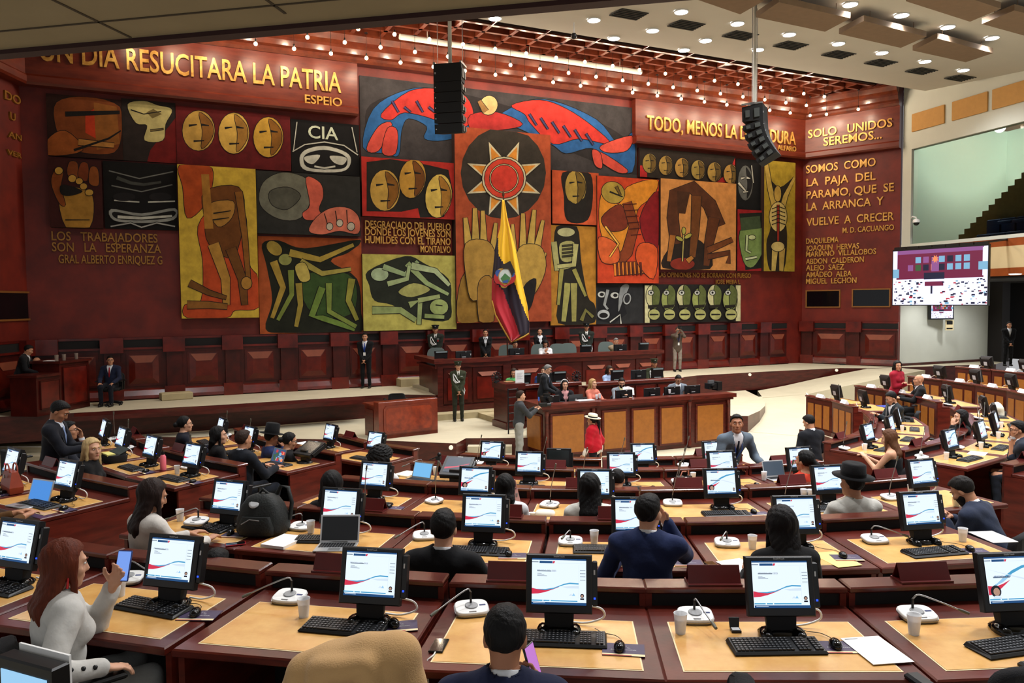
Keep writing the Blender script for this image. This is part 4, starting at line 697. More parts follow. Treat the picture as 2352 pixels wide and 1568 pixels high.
# clerks' bench in the middle, two pieces
def clerk_bench(label, u0_, u1_, s0, s1, pillar):
    t = thing('clerk_bench', label, 'bench', wp(u0_, s0, Z_P1), WROT, 'clerk benches in front of the presidium'); L = u1_ - u0_; H = 1.13; D = s0 - s1
    b = MB(); b.box(-0.06, L + 0.06, -0.06, 0.22, H - 0.1, H, 0, None, 0.015); b.box(0.0, L, 0.0, D + 0.1, H - 0.2, H - 0.15); b.build('countertop', M['mahog'], t)
    b = MB(); b.box(0, L, 0, D - 0.05, 0, H - 0.2); b.box(0, L, 0, 0.18, H - 0.2, H - 0.1); b.box(-0.04, L + 0.04, -0.05, 0.1, 0, 0.16)
    if pillar:
        b.box(-0.05, 0.42, -0.12, D + 0.1, 0, H - 0.02); b.box(-0.1, 0.47, -0.17, D + 0.1, 0, 0.17); b.box(-0.1, 0.47, -0.17, D + 0.1, H - 0.1, H + 0.06)
    b.build('bench_body', M['mahogd'], t); b = MB()
    n = max(2, int(L / 0.9)); 
    for k in range(n):
        x0, x1 = 0.5 + (L - 0.6) * k / n, 0.5 + (L - 0.6) * (k + 1) / n; frame_panel(b, x0 + 0.04, x1 - 0.04, 0.2, H - 0.15, -0.02, 0, 1)
    b.build('front_panels', [M['mahog'], M['dado']], t); return t
clerk_bench('dark wood clerks bench with corner post, left of the grey haired standing man', 2.42, 4.6, 6.15, 5.55, True)
clerk_bench('dark wood clerks bench at right, behind the bearded man', 4.85, 7.7, 6.6, 6.0, False)
carved_finial('dark carved round ornament on the left clerks bench post', 2.32, 5.75, 1.66); carved_finial('dark carved round ornament above the blonde woman', 4.62, 6.0, 1.6)
# front desk of the secretaries
org = wp(2.3, 8.45, 0.0); t = thing('secretary_desk', 'long mahogany desk with amber panels where the blonde woman sits', 'desk', org, WROT); L = 5.45; H = 1.35
b = MB(); b.prism([(-0.05, 0), (1.45, 0), (1.5, -0.06), (4.15, -0.14), (4.2, -0.2), (L + 0.1, -0.28), (L + 0.1, 0.12), (4.2, 0.2), (1.5, 0.34), (0.5, 0.4), (0.5, 1.2), (0.05, 1.2)], H - 0.10, H); b.prism([(0.2, 0.2), (4.2, -0.05), (L, -0.1), (L, 0.75), (0.4, 0.9)], H - 0.2, H - 0.15); b.prism([(0.0, 0.06), (1.45, 0.06), (1.5, 0.0), (4.15, -0.08), (4.2, -0.14), (L + 0.05, -0.22), (L + 0.05, 0.06), (4.2, 0.14), (1.5, 0.28), (0.45, 0.36), (0.45, 1.15), (0.1, 1.15)], H - 0.16, H - 0.10); b.build('countertop', M['mahog'], t)
b = MB(); b.prism([(0.08, 0.12), (1.45, 0.12), (1.5, 0.06), (4.15, -0.02), (4.2, -0.08), (L, -0.16), (L, 0.5), (0.4, 0.55), (0.35, 1.1), (0.14, 1.1)], 0, H - 0.2); b.prism([(0.08, 0.12), (1.45, 0.12), (1.5, 0.06), (4.15, -0.02), (4.2, -0.08), (L, -0.16), (L, 0.0), (4.2, 0.1), (1.5, 0.24), (0.4, 0.3), (0.35, 1.1), (0.14, 1.1)], H - 0.2, H - 0.16); b.build('desk_body', M['mahogd'], t)
b = MB(); sk = -0.051
for (x0, x1, y0) in ((0.22, 1.15, 0.10), (1.62, 2.32, 0.04), (2.45, 3.15, 0.005), (3.28, 4.0, -0.02), (4.35, 5.25, -0.10)):
    X = XF(x0, y0, 0, math.atan(sk)); b.box(0, x1 - x0, -0.02, 0.03, 0.12, 1.12, 0, X); b.box(0.05, x1 - x0 - 0.05, -0.03, 0.0, 0.17, 1.07, 1, X)
X = XF(0.10, 0.2, 0, PI / 2 + 0.06); b.box(0.05, 0.75, -0.02, 0.03, 0.2, 1.1, 0, X); b.box(0.1, 0.7, 0.0, 0.05, 0.25, 1.05, 1, X)
for x, y in ((0.12, 0.08), (1.40, 0.08), (4.17, -0.1), (L - 0.1, -0.2)): b.lathe([(0.05, 0.05), (0.05, 0.16), (0.032, 0.2), (0.032, 1.05), (0.05, 1.1), (0.05, 1.19)], 10, 0, XF(x, y, 0))
b.build('front_panels', [M['mahog'], M['amber']], t)
# lectern
p1, p2, p3 = at(872, 1009, Z_P1), at(1002, 994, Z_P1), at(838, 998, Z_P1); d = p2 - p1; L = float(np.linalg.norm(d)); rz = math.atan2(d[1], d[0])
t = thing('lectern', 'reddish wooden lectern with framed front panel standing on the platform', 'lectern', p1, rz)
b = MB(); b.box(0, L, 0, 0.85, 0, 0.80, 0); b.box(-0.03, L + 0.03, -0.03, 0.2, 0, 0.09, 0); b.box(-0.03, L + 0.03, -0.03, 0.25, 0.0, 0.90, 0, None, 0.01); b.box(-0.04, L + 0.04, 0.2, 0.9, 0.78, 0.82, 0); b.build('lectern_body', mat('lectern_wood', (128, 48, 26), rough=0.3, noise=0.35, nscale=4, dark=(92, 26, 14), coat=0.3), t)
def octo(x0, x1, z0, z1, c, y): return [(x0 + c, y, z0), (x1 - c, y, z0), (x1, y, z0 + c), (x1, y, z1 - c), (x1 - c, y, z1), (x0 + c, y, z1), (x0, y, z1 - c), (x0, y, z0 + c)]
b = MB(); b.loft([octo(0.10, L - 0.10, 0.12, 0.80, 0.07, -0.03), octo(0.10, L - 0.10, 0.12, 0.80, 0.07, -0.055)][::-1], 0); b.loft([octo(0.15, L - 0.15, 0.17, 0.75, 0.06, -0.04), octo(0.15, L - 0.15, 0.17, 0.75, 0.06, -0.062)][::-1], 1); b.build('front_panel', [mat('lectern_wood', (0, 0, 0)), M['burlr']], t)
b = MB(); X = XF(0, 0, 0, PI / 2); b.loft([[(-0.03, 0.30, 0.12), (-0.03, 0.78, 0.12), (-0.03, 0.78, 0.68), (-0.03, 0.30, 0.68)], [(-0.012, 0.30, 0.12), (-0.012, 0.78, 0.12), (-0.012, 0.78, 0.68), (-0.012, 0.30, 0.68)]], 0); b.build('side_panel', M['mahog'], t)
# far left desk on the stage and small things on it
p1, p2 = at(118, 952, Z_ST), at(207, 935, Z_ST); d = p2 - p1; L = 2.0; rz = math.atan2(d[1], d[0])
p1 = at(86, 957, Z_ST); d = at(207, 933, Z_ST) - p1; L = float(np.linalg.norm(d)); rz = math.atan2(d[1], d[0])
t = thing('side_desk', 'dark wood desk on the stage at far left with three cups on it', 'desk', p1, rz); H = 1.0; H2 = 1.28
b = MB(); b.box(0, L * .42, 0, 0.7, 0, H - 0.06); b.box(L * .42, L, 0, 0.75, 0, H2 - 0.06); b.build('desk_body', M['dadod'], t)
b = MB(); b.box(-0.04, L * .42, -0.05, 0.75, H - 0.06, H); b.box(L * .40, L + 0.05, -0.06, 0.8, H2 - 0.06, H2); b.build('countertop', M['mahogd'], t)
b = MB(); frame_panel(b, 0.1, L * .40, 0.15, H - 0.15, -0.02, 0, 1); frame_panel(b, L * .47, L - 0.1, 0.15, H2 - 0.15, -0.02, 0, 1); b.build('front_panels', [M['dadod'], M['dado']], t); SIDE = t
b = MB(); p1 = at(372, 921, Z_ST); d = at(444, 916, Z_ST) - p1; Lb = float(np.linalg.norm(d)); b.box(0, Lb, 0, 0.45, 0, 0.2, 0, None, 0.02); o = b.build('step_box', M['carpetd']); o.location = p1; o.rotation_euler = (0, 0, math.atan2(d[1], d[0])); tag(o, 'low beige carpeted step box on the stage at left', 'step')
p1 = at(935, 888, Z_ST); b = MB(); b.box(-0.2, 1.1, 0, 0.7, 0, 0.24); o = b.build('step_box', M['carpetd']); o.location = p1; o.rotation_euler = (0, 0, WROT); tag(o, 'beige carpeted step beside the left end of the high bench', 'step')
p1 = at(1945, 836, Z_ST); t = thing('floor_stand', 'tall black post stand on the stage near the right side wall', 'stand', p1)
b = MB(); b.box(-0.4, 0.4, -0.35, 0.35, 0, 0.05); b.build('base', M['black'], t); b = MB(); b.box(-0.1, 0.1, -0.08, 0.08, 0.05, 1.95); b.box(-0.075, 0.075, -0.06, 0.06, 1.95, 2.05); b.build('post', M['black'], t)
for k, (x, y, Zp, n_) in enumerate(((511, 941, None, 0), (840, 912, None, 0), (1722, 860, None, 0), (1921, 850, None, 0), (1036, 1027, None, 0))):
    z_ = Z_ST - 0.06 if k < 4 else Z_P1 - 0.09; p = at(x, y, z_); b = MB(); R_ = XF(0, 0, 0, 0, PI / 2); b.lathe([(0.05, -0.01), (0.05, 0.05), (0.035, 0.06)], 12, 0, R_); o = b.build('step_light', glow('step_glow', (255, 236, 200), 1.2)); o.location = p; tag(o, 'small round white step light, %s from the left' % ords[[0, 1, 3, 4, 2][k]], 'lamp', 'round step lights in the stage edges')

# flag on its pole behind the bench
fp = atY(1156, 447, 24.6)
def fl(px, py, dz=0.0): p = onpl(px, py, fp + np.array([0, dz, 0]), np.array([0, -1.0, 0])); return p
FZ = wp(0, 2.2, 0); fb = onpl(1170, 790, fp, np.array([0, -1.0, 0]))
t = thing('flag', 'yellow, blue and red flag with crest and gold fringe hanging from a pole', 'flag', (fp[0], fp[1], Z_DA)); o0 = np.array(t.location)
b = MB(); top = fl(1156, 450) - o0; b.tube([(0.1, 0.05, 0.0), (top[0], 0.05, top[2])], 0.022, 8); b.lathe([(0.2, 0), (0.2, 0.06), (0.04, 0.1)], 14, 0, XF(0.1, 0.05, 0)); b.lathe([(0.03, 0), (0.045, 0.05), (0.0, 0.22)], 8, 0, XF(top[0], 0.05, top[2])); b.build('pole', mat('flag_pole', (70, 40, 20), rough=0.4), t)
rows_ = [(460, 1154, 1159, 1, 1), (490, 1152, 1163, 1, 1), (520, 1150, 1168, .92, 1), (550, 1142, 1176, .72, 1), (585, 1136, 1184, .55, 1), (620, 1132, 1191, .44, .96), (650, 1130, 1197, .5, .88), (680, 1129, 1204, .6, .76), (705, 1130, 1209, .7, .62), (730, 1141, 1214, .86, .58), (750, 1152, 1215, .97, .5), (763, 1160, 1216, 1.02, .45), (770, 1166, 1213, 1.02, .5), (784, 1174, 1180, 1.02, .5)]
# right-to-left colour bands: yellow from the right edge, red from the left; boundary lines measured in the photo
YB = [(460, 1152), (540, 1144), (585, 1145), (625, 1168), (650, 1182), (690, 1196), (735, 1213), (790, 1240)]
RB = [(460, 1000), (630, 1128), (645, 1134), (668, 1156), (700, 1168), (740, 1184), (775, 1196), (800, 1204)]
ip = lambda T, y: float(np.interp(y, [q[0] for q in T], [q[1] for q in T]))
NY, NX = 60, 44; V = []; F = []; I = []
ys = np.linspace(460, 784, NY + 1); L_ = [q[1] for q in rows_]; R2 = [q[2] for q in rows_]; Y_ = [q[0] for q in rows_]
LX = [(460, 1154), (520, 1150), (570, 1137), (640, 1130), (700, 1129), (720, 1138), (784, 1174)]; RX = [(460, 1158), (500, 1165), (570, 1184), (640, 1197), (700, 1211), (740, 1215), (766, 1215), (772, 1206), (784, 1177)]
for y in ys:
    for i in range(NX + 1):
        f = i / NX; x = ip(LX, y) * (1 - f) + ip(RX, y) * f; k = min(1, (y - 455) / 120)
        dz = 0.06 * k * math.sin(f * 11 + (y - 460) * 0.012) + 0.02 * k * math.sin(f * 27 + 1)
        V.append(tuple(fl(x, y) + np.array([0, dz - 0.12, 0]) - o0))
for r in range(NY):
    for i in range(NX):
        y = (ys[r] + ys[r + 1]) / 2; f = (i + .5) / NX; x = ip(LX, y) * (1 - f) + ip(RX, y) * f
        I.append(0 if x > ip(YB, y) else (2 if x < ip(RB, y) else 1)); a_ = r * (NX + 1) + i; F.append((a_ + NX + 1, a_ + NX + 2, a_ + 1, a_))
b = MB(); b.V = V; b.F = F; b.I = I; b.S = [True] * len(F)
fo = b.build('cloth', [mat('flag_yellow', (240, 186, 20), rough=0.6, sheen=0.3), mat('flag_blue', (28, 14, 34), rough=0.6, sheen=0.2), mat('flag_red', (176, 12, 34), rough=0.6, sheen=0.3)], t)
sm = fo.modifiers.new('thick', 'SOLIDIFY'); sm.thickness = 0.012
b = MB(); b.tube([fl(x, y) - o0 + np.array([0, -0.13, 0]) for x, y in ((1130, 690), (1138, 722), (1152, 748), (1166, 772), (1174, 785), (1190, 779), (1206, 771), (1215, 765))], 0.028, 6); b.build('fringe', mat('gold_fringe', (196, 150, 60), rough=0.5), t)
cr = MB(); c0 = (1160, 637)
def crest(pts, mi, lay): 
    P = [tuple(fl(x, y) - o0 + np.array([0, -0.30 - 0.006 * lay, 0])) for x, y in pts]; cr.add(P, [tuple(range(len(P)))], mi)
crest(ell(1160, 634, 22, 17, 25), 0, 0); crest(ell(1158, 655, 8, 7, 0), 0, 0); crest(ell(1143, 641, 8, 12, -20), 2, 0.5); crest(ell(1146, 628, 8, 8, 0), 3, 0.6); crest(ell(1177, 640, 7, 12, 20), 2, 0.5); crest(ell(1176, 629, 6, 8, 0), 3, 0.7)
crest(ell(1160, 634, 15, 18, 20), 4, 1); crest(ell(1160, 634, 13, 16, 20), 5, 2); crest([(1150, 640), (1160, 628), (1172, 638), (1170, 648), (1155, 648)], 6, 3); crest([(1155, 646), (1168, 642), (1166, 650), (1156, 650)], 3, 4); crest([(1150, 612), (1172, 600), (1182, 622), (1176, 634), (1168, 618), (1156, 618)], 7, 5); crest([(1170, 600), (1184, 628), (1178, 626)], 7, 6); crest(stroke([(1146, 650), (1160, 658), (1174, 650)], 4), 2, 5)
crm = cr.mesh('crest', [mat('crest_gold', (196, 160, 70), rough=0.5), M['black'], mat('crest_red', (170, 40, 40), rough=0.6), mat('crest_blue', (52, 84, 150), rough=0.6), mat('crest_rim', (190, 150, 90), rough=0.5), mat('crest_sky', (196, 206, 200), rough=0.6), mat('crest_green', (70, 120, 70), rough=0.6), mat('crest_bird', (40, 34, 30), rough=0.6)])
link('crest', crm, t)

# ================================================================== SCREENS ON THE RIGHT
pa, pb = atY(2052, 578, 27.6), None
TLp = atY(2052, 579, 27.6); TRp = atY(2270, 562, 24.9); d = TRp - TLp; d[2] = 0; L = float(np.linalg.norm(d)); d /= L; n = np.array([d[1], -d[0], 0]); n = n if np.dot(n, -TLp) > 0 else -n
zt = (TLp[2] + TRp[2]) / 2; BLp = atY(2052, 700, 27.6); zb = BLp[2]
X = np.eye(4); X[:3, 0] = d; X[:3, 1] = -n; X[:3, 2] = UP
t = thing('video_screen', 'large bright wall screen showing the whole hall, hung at right', 'screen', (TLp[0], TLp[1], zb)); Hs = zt - zb
b = MB(); b.box(-0.03, L + 0.03, 0.0, 0.1, -0.03, Hs + 0.06, 0, X)
for k in range(7): b.box(0.02 + k * L / 7, L / 7 * (k + 1) - 0.02, 0.02, 0.12, Hs + 0.03, Hs + 0.14, 0, X)
b.build('screen_frame', M['black'], t)
SM = [glow('tv_%d' % k, c, s_) for k, (c, s_) in enumerate((((120, 36, 70), 0.9), ((226, 226, 255), 1.3), ((36, 40, 70), 0.7), ((150, 90, 150), 0.9), ((240, 140, 90), 1.1), ((120, 170, 200), 1.1), ((70, 110, 70), 0.7), ((200, 60, 70), 0.9)))]
def hall_picture(mb, W_, H_, X, seed=1, dense=1):
    r = random.Random(seed); Q = lambda x0, x1, y0, y1, mi, l: mb.quad((x0 * W_, -0.002 - 0.0008 * l, y0 * H_), (x1 * W_, -0.002 - 0.0008 * l, y0 * H_), (x1 * W_, -0.002 - 0.0008 * l, y1 * H_), (x0 * W_, -0.002 - 0.0008 * l, y1 * H_), mi, X)
    Q(0, 1, 0, 1, 1, 0); Q(0.04, 0.96, 0.47, 1, 0, 1); Q(0.04, 0.96, 0.93, 1, 3, 2)
    Q(0, 0.05, 0.55, 1.0, 1, 3); Q(0.95, 1, 0.5, 0.98, 1, 3); Q(0, 0.07, 0.5, 0.66, 5, 4); Q(0.91, 1, 0.6, 0.74, 5, 4)
    for k in range(16): x = 0.17 + (k % 8) * 0.085; y = 0.62 + (k // 8) * 0.14; Q(x, x + 0.06, y, y + 0.11, r.choice([2, 3, 4, 5, 6, 0]), 5)
    Q(0.43, 0.51, 0.6, 0.86, 3, 6); mb.add([(0.47 * W_ + r_ * math.cos(a_) * .02 * W_ * (2 if k % 2 else 1), -0.009, 0.82 * H_ + math.sin(a_) * 0.04 * H_ * (2 if k % 2 else 1)) for k, (r_, a_) in enumerate([(1, PI * j / 8) for j in range(16)])], [tuple(range(16))], 4, False, X)
    Q(0.35, 0.57, 0.46, 0.58, 2, 7); Q(0.36, 0.56, 0.34, 0.42, 0, 7); Q(0.32, 0.5, 0, 0.34, 1, 6); Q(0.425, 0.445, 0.2, 0.34, 2, 8)
    for k in range(110 * dense):
        x = r.random(); y = r.random() * (0.40 + 0.1 * abs(x - .5)); 
        if 0.33 < x < 0.52: continue
        w_ = 0.012 + 0.03 * (1 - y) * r.random(); Q(x, min(1, x + w_), y, y + w_ * 0.9, r.choice([2, 2, 2, 5, 1, 1, 2, 7]), 9 + k * 0.02)
b = MB(); hall_picture(b, L, Hs, X, 1, 2); b.build('picture', SM, t)
b = MB(); b.box(L * .3, L * .7, 0.1, 0.4, Hs * .4, Hs * .8, 0, X); b.tube([tuple(X[:3, :3] @ np.array((L * .1, 0.1, Hs + .1))), tuple(X[:3, :3] @ np.array((L * .1, 3.0, Hs + .3)))], 0.04, 6); b.tube([tuple(X[:3, :3] @ np.array((L * .9, 0.1, Hs + .1))), tuple(X[:3, :3] @ np.array((L * .9, 2.0, Hs + .3)))], 0.04, 6); b.build('wall_bracket', M['black'], t)
pq = atY(2139, 731, 31.4); t = thing('wall_monitor', 'small wall monitor below the large screen', 'screen', pq); X = XF(0, 0, 0, math.radians(12)); Wm, Hm = 1.0, 0.60
b = MB(); b.box(-0.05, Wm + 0.05, 0, 0.12, -0.05, Hm + 0.04, 0, X); b.build('screen_frame', M['black'], t); b = MB(); hall_picture(b, Wm, Hm, X, 3); b.build('picture', SM, t)
b = MB(); b.box(0.3, 0.7, 0.1, 1.2, 0.1, 0.4, 0, X); b.build('wall_bracket', M['black'], t)
pq = atY(2164, 758, 31.9); b = MB(); b.box(0, 0.32, 0, 0.03, 0, 0.42, 0); b.box(0.04, 0.28, -0.006, 0, 0.24, 0.38, 1); b.box(0.04, 0.28, -0.006, 0, 0.05, 0.1, 1); o = b.build('wall_notice', [M['cream'], M['black']]); o.location = pq + np.array([0, -0.25, 0]); tag(o, 'small paper notice on the white wall under the monitor', 'notice')
t = thing('dome_camera', 'white dome security camera on a bracket by the glass', 'camera', gp(2098, 508) and onpl(2098, 510, GP, GN)); b = MB(); b.tube([(-0.02, 0.1, 0.16), (-0.10, -0.1, 0.2), (-0.02, -0.22, 0.16), (0, -0.22, 0.08)], 0.025, 6); b.build('bracket', M['white'], t); b = MB(); b.lathe([(0.06, 0.1), (0.12, 0.06), (0.13, -0.04)], 14, 0, XF(0, -0.22, 0)); b.build('housing', M['white'], t); b = MB(); b.ball((0, -0.22, -0.05), 0.105, 12); b.build('dome', M['black'], t)
t = thing('downlight', 'small downlight under the gallery above the dark doorway', 'lamp', at(2332, 629, zg0 - 1.47)); b = MB(); b.lathe([(.12, -.02), (.12, .01)], 12); b.build('lens', glow('recess_glow', (255, 250, 235), 6.0), t); b = MB(); b.lathe([(.15, -.015), (.15, .01)], 12, cap=False); b.build('rim', M['white'], t)
for x_, y_ in ((16.6, 30.2), (18.6, 30.8)):
    l = bpy.data.lights.new('recess_lamp', 'SPOT'); l.energy = 170; l.spot_size = 2.4; l.spot_blend = .8; l.shadow_soft_size = .15; lo = bpy.data.objects.new('recess_lamp', l); COL.objects.link(lo); lo.location = (x_, y_, zg0 - 1.55)
# seats inside the gallery
sp = None
for k, (u_, v_, z_) in enumerate(((2.9, 1.0, 0.0), (3.5, 1.0, 0.0), (4.1, 1.0, 0.0), (3.4, 1.36, 0.45), (4.0, 1.36, 0.45))):
    if sp is None:
        sp = thing('gallery_seat', 'x', 'seat', (0, 0, 0), 0, 'blue seats behind the gallery glass'); b = MB(); b.box(-0.26, 0.26, -0.25, 0.25, 0.3, 0.42, 0, None, 0.03); b.build('seat', mat('blue_seat', (44, 62, 110), rough=0.8), sp); b = MB(); b.box(-0.26, 0.26, 0.2, 0.3, 0.4, 0.95, 0, None, 0.03); b.build('backrest', M['dark'] and mat('blue_seat', (0, 0, 0)), sp); b = MB(); b.box(-0.2, 0.2, -0.1, 0.1, 0, 0.3); b.build('leg', M['black'], sp); s0_ = sp
    else: sp = copy_tree(s0_)
    q = GP + GD * u_ - GN * v_; sp.location = (q[0], q[1], zg0 - 0.25 + z_); sp.rotation_euler = (0, 0, math.atan2(-GN[1], -GN[0]) - PI / 2)
    sp['label'] = ['blue gallery seat behind glass, lowest row, left', 'blue gallery seat behind glass, lowest row, middle', 'blue gallery seat behind glass, lowest row, right', 'blue gallery seat behind glass, upper row, left', 'blue gallery seat behind glass, upper row, right'][k]
for u_ in (2.0, 6.0):
    l = bpy.data.lights.new('gallery_lamp', 'POINT'); l.energy = 420; l.color = (1, 0.97, 0.9); l.shadow_soft_size = 0.2; lo = bpy.data.objects.new('gallery_lamp', l); COL.objects.link(lo); q = GP + GD * u_ - GN * 2.4; lo.location = (q[0], q[1], zg1 + 0.6)
# ================================================================== DESKS AND THEIR EQUIPMENT (built once, then copied)
ROWW = ['nearest row', 'second row', 'third row', 'fourth row', 'front row']
PITCH = [5.04, 5.82, 7.1, 8.65, 10.5]
def make_desk(i, pit=None):
    r0 = RAD[i]; hw = lambda y: (r0 - y) * math.tan(math.radians(pit or PITCH[i]) / 2) - 0.005
    t = thing('delegate_desk', 'x', 'desk', (0, 0, 0), 0, 'mahogany desks of the delegates'); H = 0.75
    def slabq(b, y0, y1, z0, z1, mi=0, dx=0.0, ch=0.0):
        R = lambda z, c: [(-hw(y0) + dx + c, y0 + c, z), (hw(y0) - dx - c, y0 + c, z), (hw(y1) - dx - c, y1 - c, z), (-hw(y1) + dx + c, y1 - c, z)]
        b.loft([R(z0, ch), R(z0 + ch, 0), R(z1 - ch, 0), R(z1, ch)] if ch else [R(z0, 0), R(z1, 0)], mi)
    b = MB(); slabq(b, -0.45, 0.455, H - 0.045, H, 0, 0, 0.008); b.build('tabletop', M['mahog'], t)
    b = MB(); slabq(b, -0.368, 0.212, H - 0.01, H + 0.0022, 1, 0.092); slabq(b, -0.36, 0.205, H - 0.01, H + 0.004, 0, 0.10); b.build('burl_inlay', [M['burl'], M['cream']], t)
    b = MB(); slabq(b, 0.425, 0.585, H + 0.075, H + 0.11, 0, 0, 0.008); b.build('ledge', M['ledge'], t)
    b = MB(); slabq(b, 0.455, 0.48, 0.0, H + 0.075, 0, 0.02); b.build('back_board', M['dark'], t)
    b = MB(); slabq(b, 0.53, 0.555, 0.02, H + 0.075, 0, 0.0); w1 = hw(0.555)
    for x0, x1 in ((-w1 + 0.09, -w1 + 0.33), (-w1 + 0.40, w1 - 0.40), (w1 - 0.33, w1 - 0.09)): b.box(x0, x1, 0.555, 0.563, 0.14, H - 0.06, 1); b.box(x0 - 0.015, x1 + 0.015, 0.553, 0.558, 0.125, H - 0.045, 0)
    slabq(b, 0.555, 0.575, 0.0, 0.10, 0); b.build('front_panel', [M['mahogd'], M['amber']], t)
    for sx in (-1, 1):
        b = MB(); a0, a1 = hw(-0.40), hw(0.53)
        b.loft([[(sx * (a0 - 0.035), -0.40, 0), (sx * a0, -0.40, 0), (sx * a1, 0.53, 0), (sx * (a1 - 0.035), 0.53, 0)], [(sx * (a0 - 0.035), -0.40, H - 0.045), (sx * a0, -0.40, H - 0.045), (sx * a1, 0.53, H - 0.045), (sx * (a1 - 0.035), 0.53, H - 0.045)]])
        b.loft([[(sx * (hw(.44) - 0.035), 0.44, H - 0.05), (sx * hw(.44), 0.44, H - 0.05), (sx * a1, 0.53, H - 0.05), (sx * (a1 - 0.035), 0.53, H - 0.05)], [(sx * (hw(.44) - 0.035), 0.44, H + 0.075), (sx * hw(.44), 0.44, H + 0.075), (sx * a1, 0.53, H + 0.075), (sx * (a1 - 0.035), 0.53, H + 0.075)]])
        b.build('side_panel', mat('desk_side', (104, 34, 22), rough=0.32, noise=0.4, nscale=3, stretch=(1, 1, 6), dark=(70, 20, 13)), t)
    return t
SCR = [glow('scr_white', (226, 240, 255), 1.0), glow('scr_navy', (24, 78, 132), 0.8), glow('scr_red', (214, 48, 78), 0.9), glow('scr_blue', (70, 160, 206), 0.9), glow('scr_grey', (120, 134, 150), 0.8), glow('scr_pale', (206, 222, 236), 1.0), glow('scr_dark', (20, 26, 44), 0.5), glow('scr_skin', (190, 150, 130), 0.8), glow('scr_sky', (150, 200, 236), 0.95), glow('scr_cream', (236, 228, 190), 0.95)]
SW, SH = 0.288, 0.234
def screen_mesh(var):
    b = MB(); lay = [0]
    def P(pts, mi): 
        lay[0] += 1; V = [((x - .5) * SW, -0.0004 * lay[0], (y - .5) * SH) for x, y in pts]; b.add(V, [tuple(range(len(V)))], mi)
    def Q(x0, x1, y0, y1, mi): P([(x0, y0), (x1, y0), (x1, y1), (x0, y1)], mi)
    Q(0, 1, 0, 1, 0); Q(0, 1, 0.965, 1, 1); Q(0, 0.12, 0.91, 0.93, 4); Q(0.14, 0.38, 0.895, 0.945, 1); P([(0.38, 0.895), (0.41, 0.895), (0.43, 0.945), (0.39, 0.945)], 2); Q(0.47, 0.98, 0.90, 0.907, 5)
    N = 24
    if var == 'A':
        up = [(x / N * 0.86, 0.33 + 0.20 * max(0, (x / N - .28)) ** 1 * (1.55 - x / N)) for x in range(N + 1)]
        lo_ = [(0.0, 0.22), (0.12, 0.23), (0.25, 0.265), (0.4, 0.33), (0.5, 0.38), (0.6, 0.425), (0.7, 0.448), (0.86, 0.44)]
        top = [(0.0, 0.35), (0.12, 0.322), (0.25, 0.312), (0.4, 0.345), (0.5, 0.395), (0.6, 0.44), (0.7, 0.468), (0.86, 0.455)]
        P(lo_[:5] + top[:5][::-1], 2); P([(0.05, 0.33), (0.25, 0.305), (0.4, 0.338), (0.5, 0.388), (0.6, 0.43), (0.7, 0.452), (0.86, 0.445), (0.86, 0.475), (0.7, 0.482), (0.6, 0.458), (0.5, 0.408), (0.4, 0.362), (0.25, 0.332)], 3); P([(0.55, 0.39), (0.86, 0.42), (0.86, 0.36), (0.65, 0.36)], 5)
        Q(0.10, 0.36, 0.715, 0.735, 4)
        for k in range(3): Q(0.10, 0.18 + 0.05 * k, 0.665 - 0.025 * k, 0.674 - 0.025 * k, 4)
        Q(0.86, 0.865, 0.15, 0.88, 5)
        for k in range(4): Q(0.885, 0.985, 0.75 - 0.07 * k, 0.762 - 0.07 * k, 4); Q(0.87, 0.99, 0.725 - 0.07 * k, 0.728 - 0.07 * k, 5)
        P([(0.68, 0.20), (0.72, 0.25), (0.755, 0.20)], 5); P([(0.74, 0.20), (0.77, 0.26), (0.80, 0.20)], 8)
    else:
        P([(0, 0.30), (0.08, 0.32), (0.2, 0.40), (0.35, 0.52), (0.5, 0.63), (0.7, 0.74), (1, 0.82), (1, 0.86), (0.7, 0.80), (0.5, 0.70), (0.35, 0.58), (0.2, 0.44), (0.08, 0.36)], 3); P([(0, 0.18), (0.12, 0.20), (0.3, 0.36), (0.45, 0.50), (0.3, 0.42), (0.15, 0.36), (0, 0.38)], 2); P([(0.1, 0.36), (0.3, 0.45), (0.5, 0.62), (0.3, 0.53)], 8); P([(0, 0.75), (0.4, 0.62), (0.75, 0.52), (1, 0.42), (1, 0.40), (0.7, 0.50), (0.4, 0.60)], 5)
        Q(0.12, 0.44, 0.545, 0.575, 4); P([(0.14 + 0.10 * math.cos(a / 8 * PI), 0.26 + 0.13 * math.sin(a / 8 * PI)) for a in range(17)], 6); P([(0.15 + 0.062 * math.cos(a / 8 * PI), 0.25 + 0.085 * math.sin(a / 8 * PI)) for a in range(17)], 7); P([(0.06, 0.10), (0.24, 0.10), (0.20, 0.165), (0.10, 0.165)], 5)
    P([(0.925 + 0.035 * math.cos(a / 6 * PI), 0.205 + 0.045 * math.sin(a / 6 * PI)) for a in range(13)], 6); P([(0.925 + 0.022 * math.cos(a / 6 * PI), 0.20 + 0.03 * math.sin(a / 6 * PI)) for a in range(13)], 7); Q(0.89, 0.96, 0.12, 0.155, 6)
    for x0, x1 in ((0.0, 0.20), (0.22, 0.33), (0.35, 0.84)): Q(x0, x1, 0.075, 0.1, 3)
    Q(0, 1, 0.0, 0.055, 1); Q(0.03, 0.25, 0.03, 0.042, 5)
    me = b.mesh('screen_picture', SCR); return me
SCA, SCB = screen_mesh('A'), screen_mesh('B')
TXT_A, co = text_mesh('PERIODO 2021-2025', 'screen_text', 0.0); co = (co - [co[:, 0].min(), 0, 0]) * 0.0115; TXT_A.vertices.foreach_set('co', co.ravel()); TXT_A.materials.clear(); TXT_A.materials.append(SCR[4])
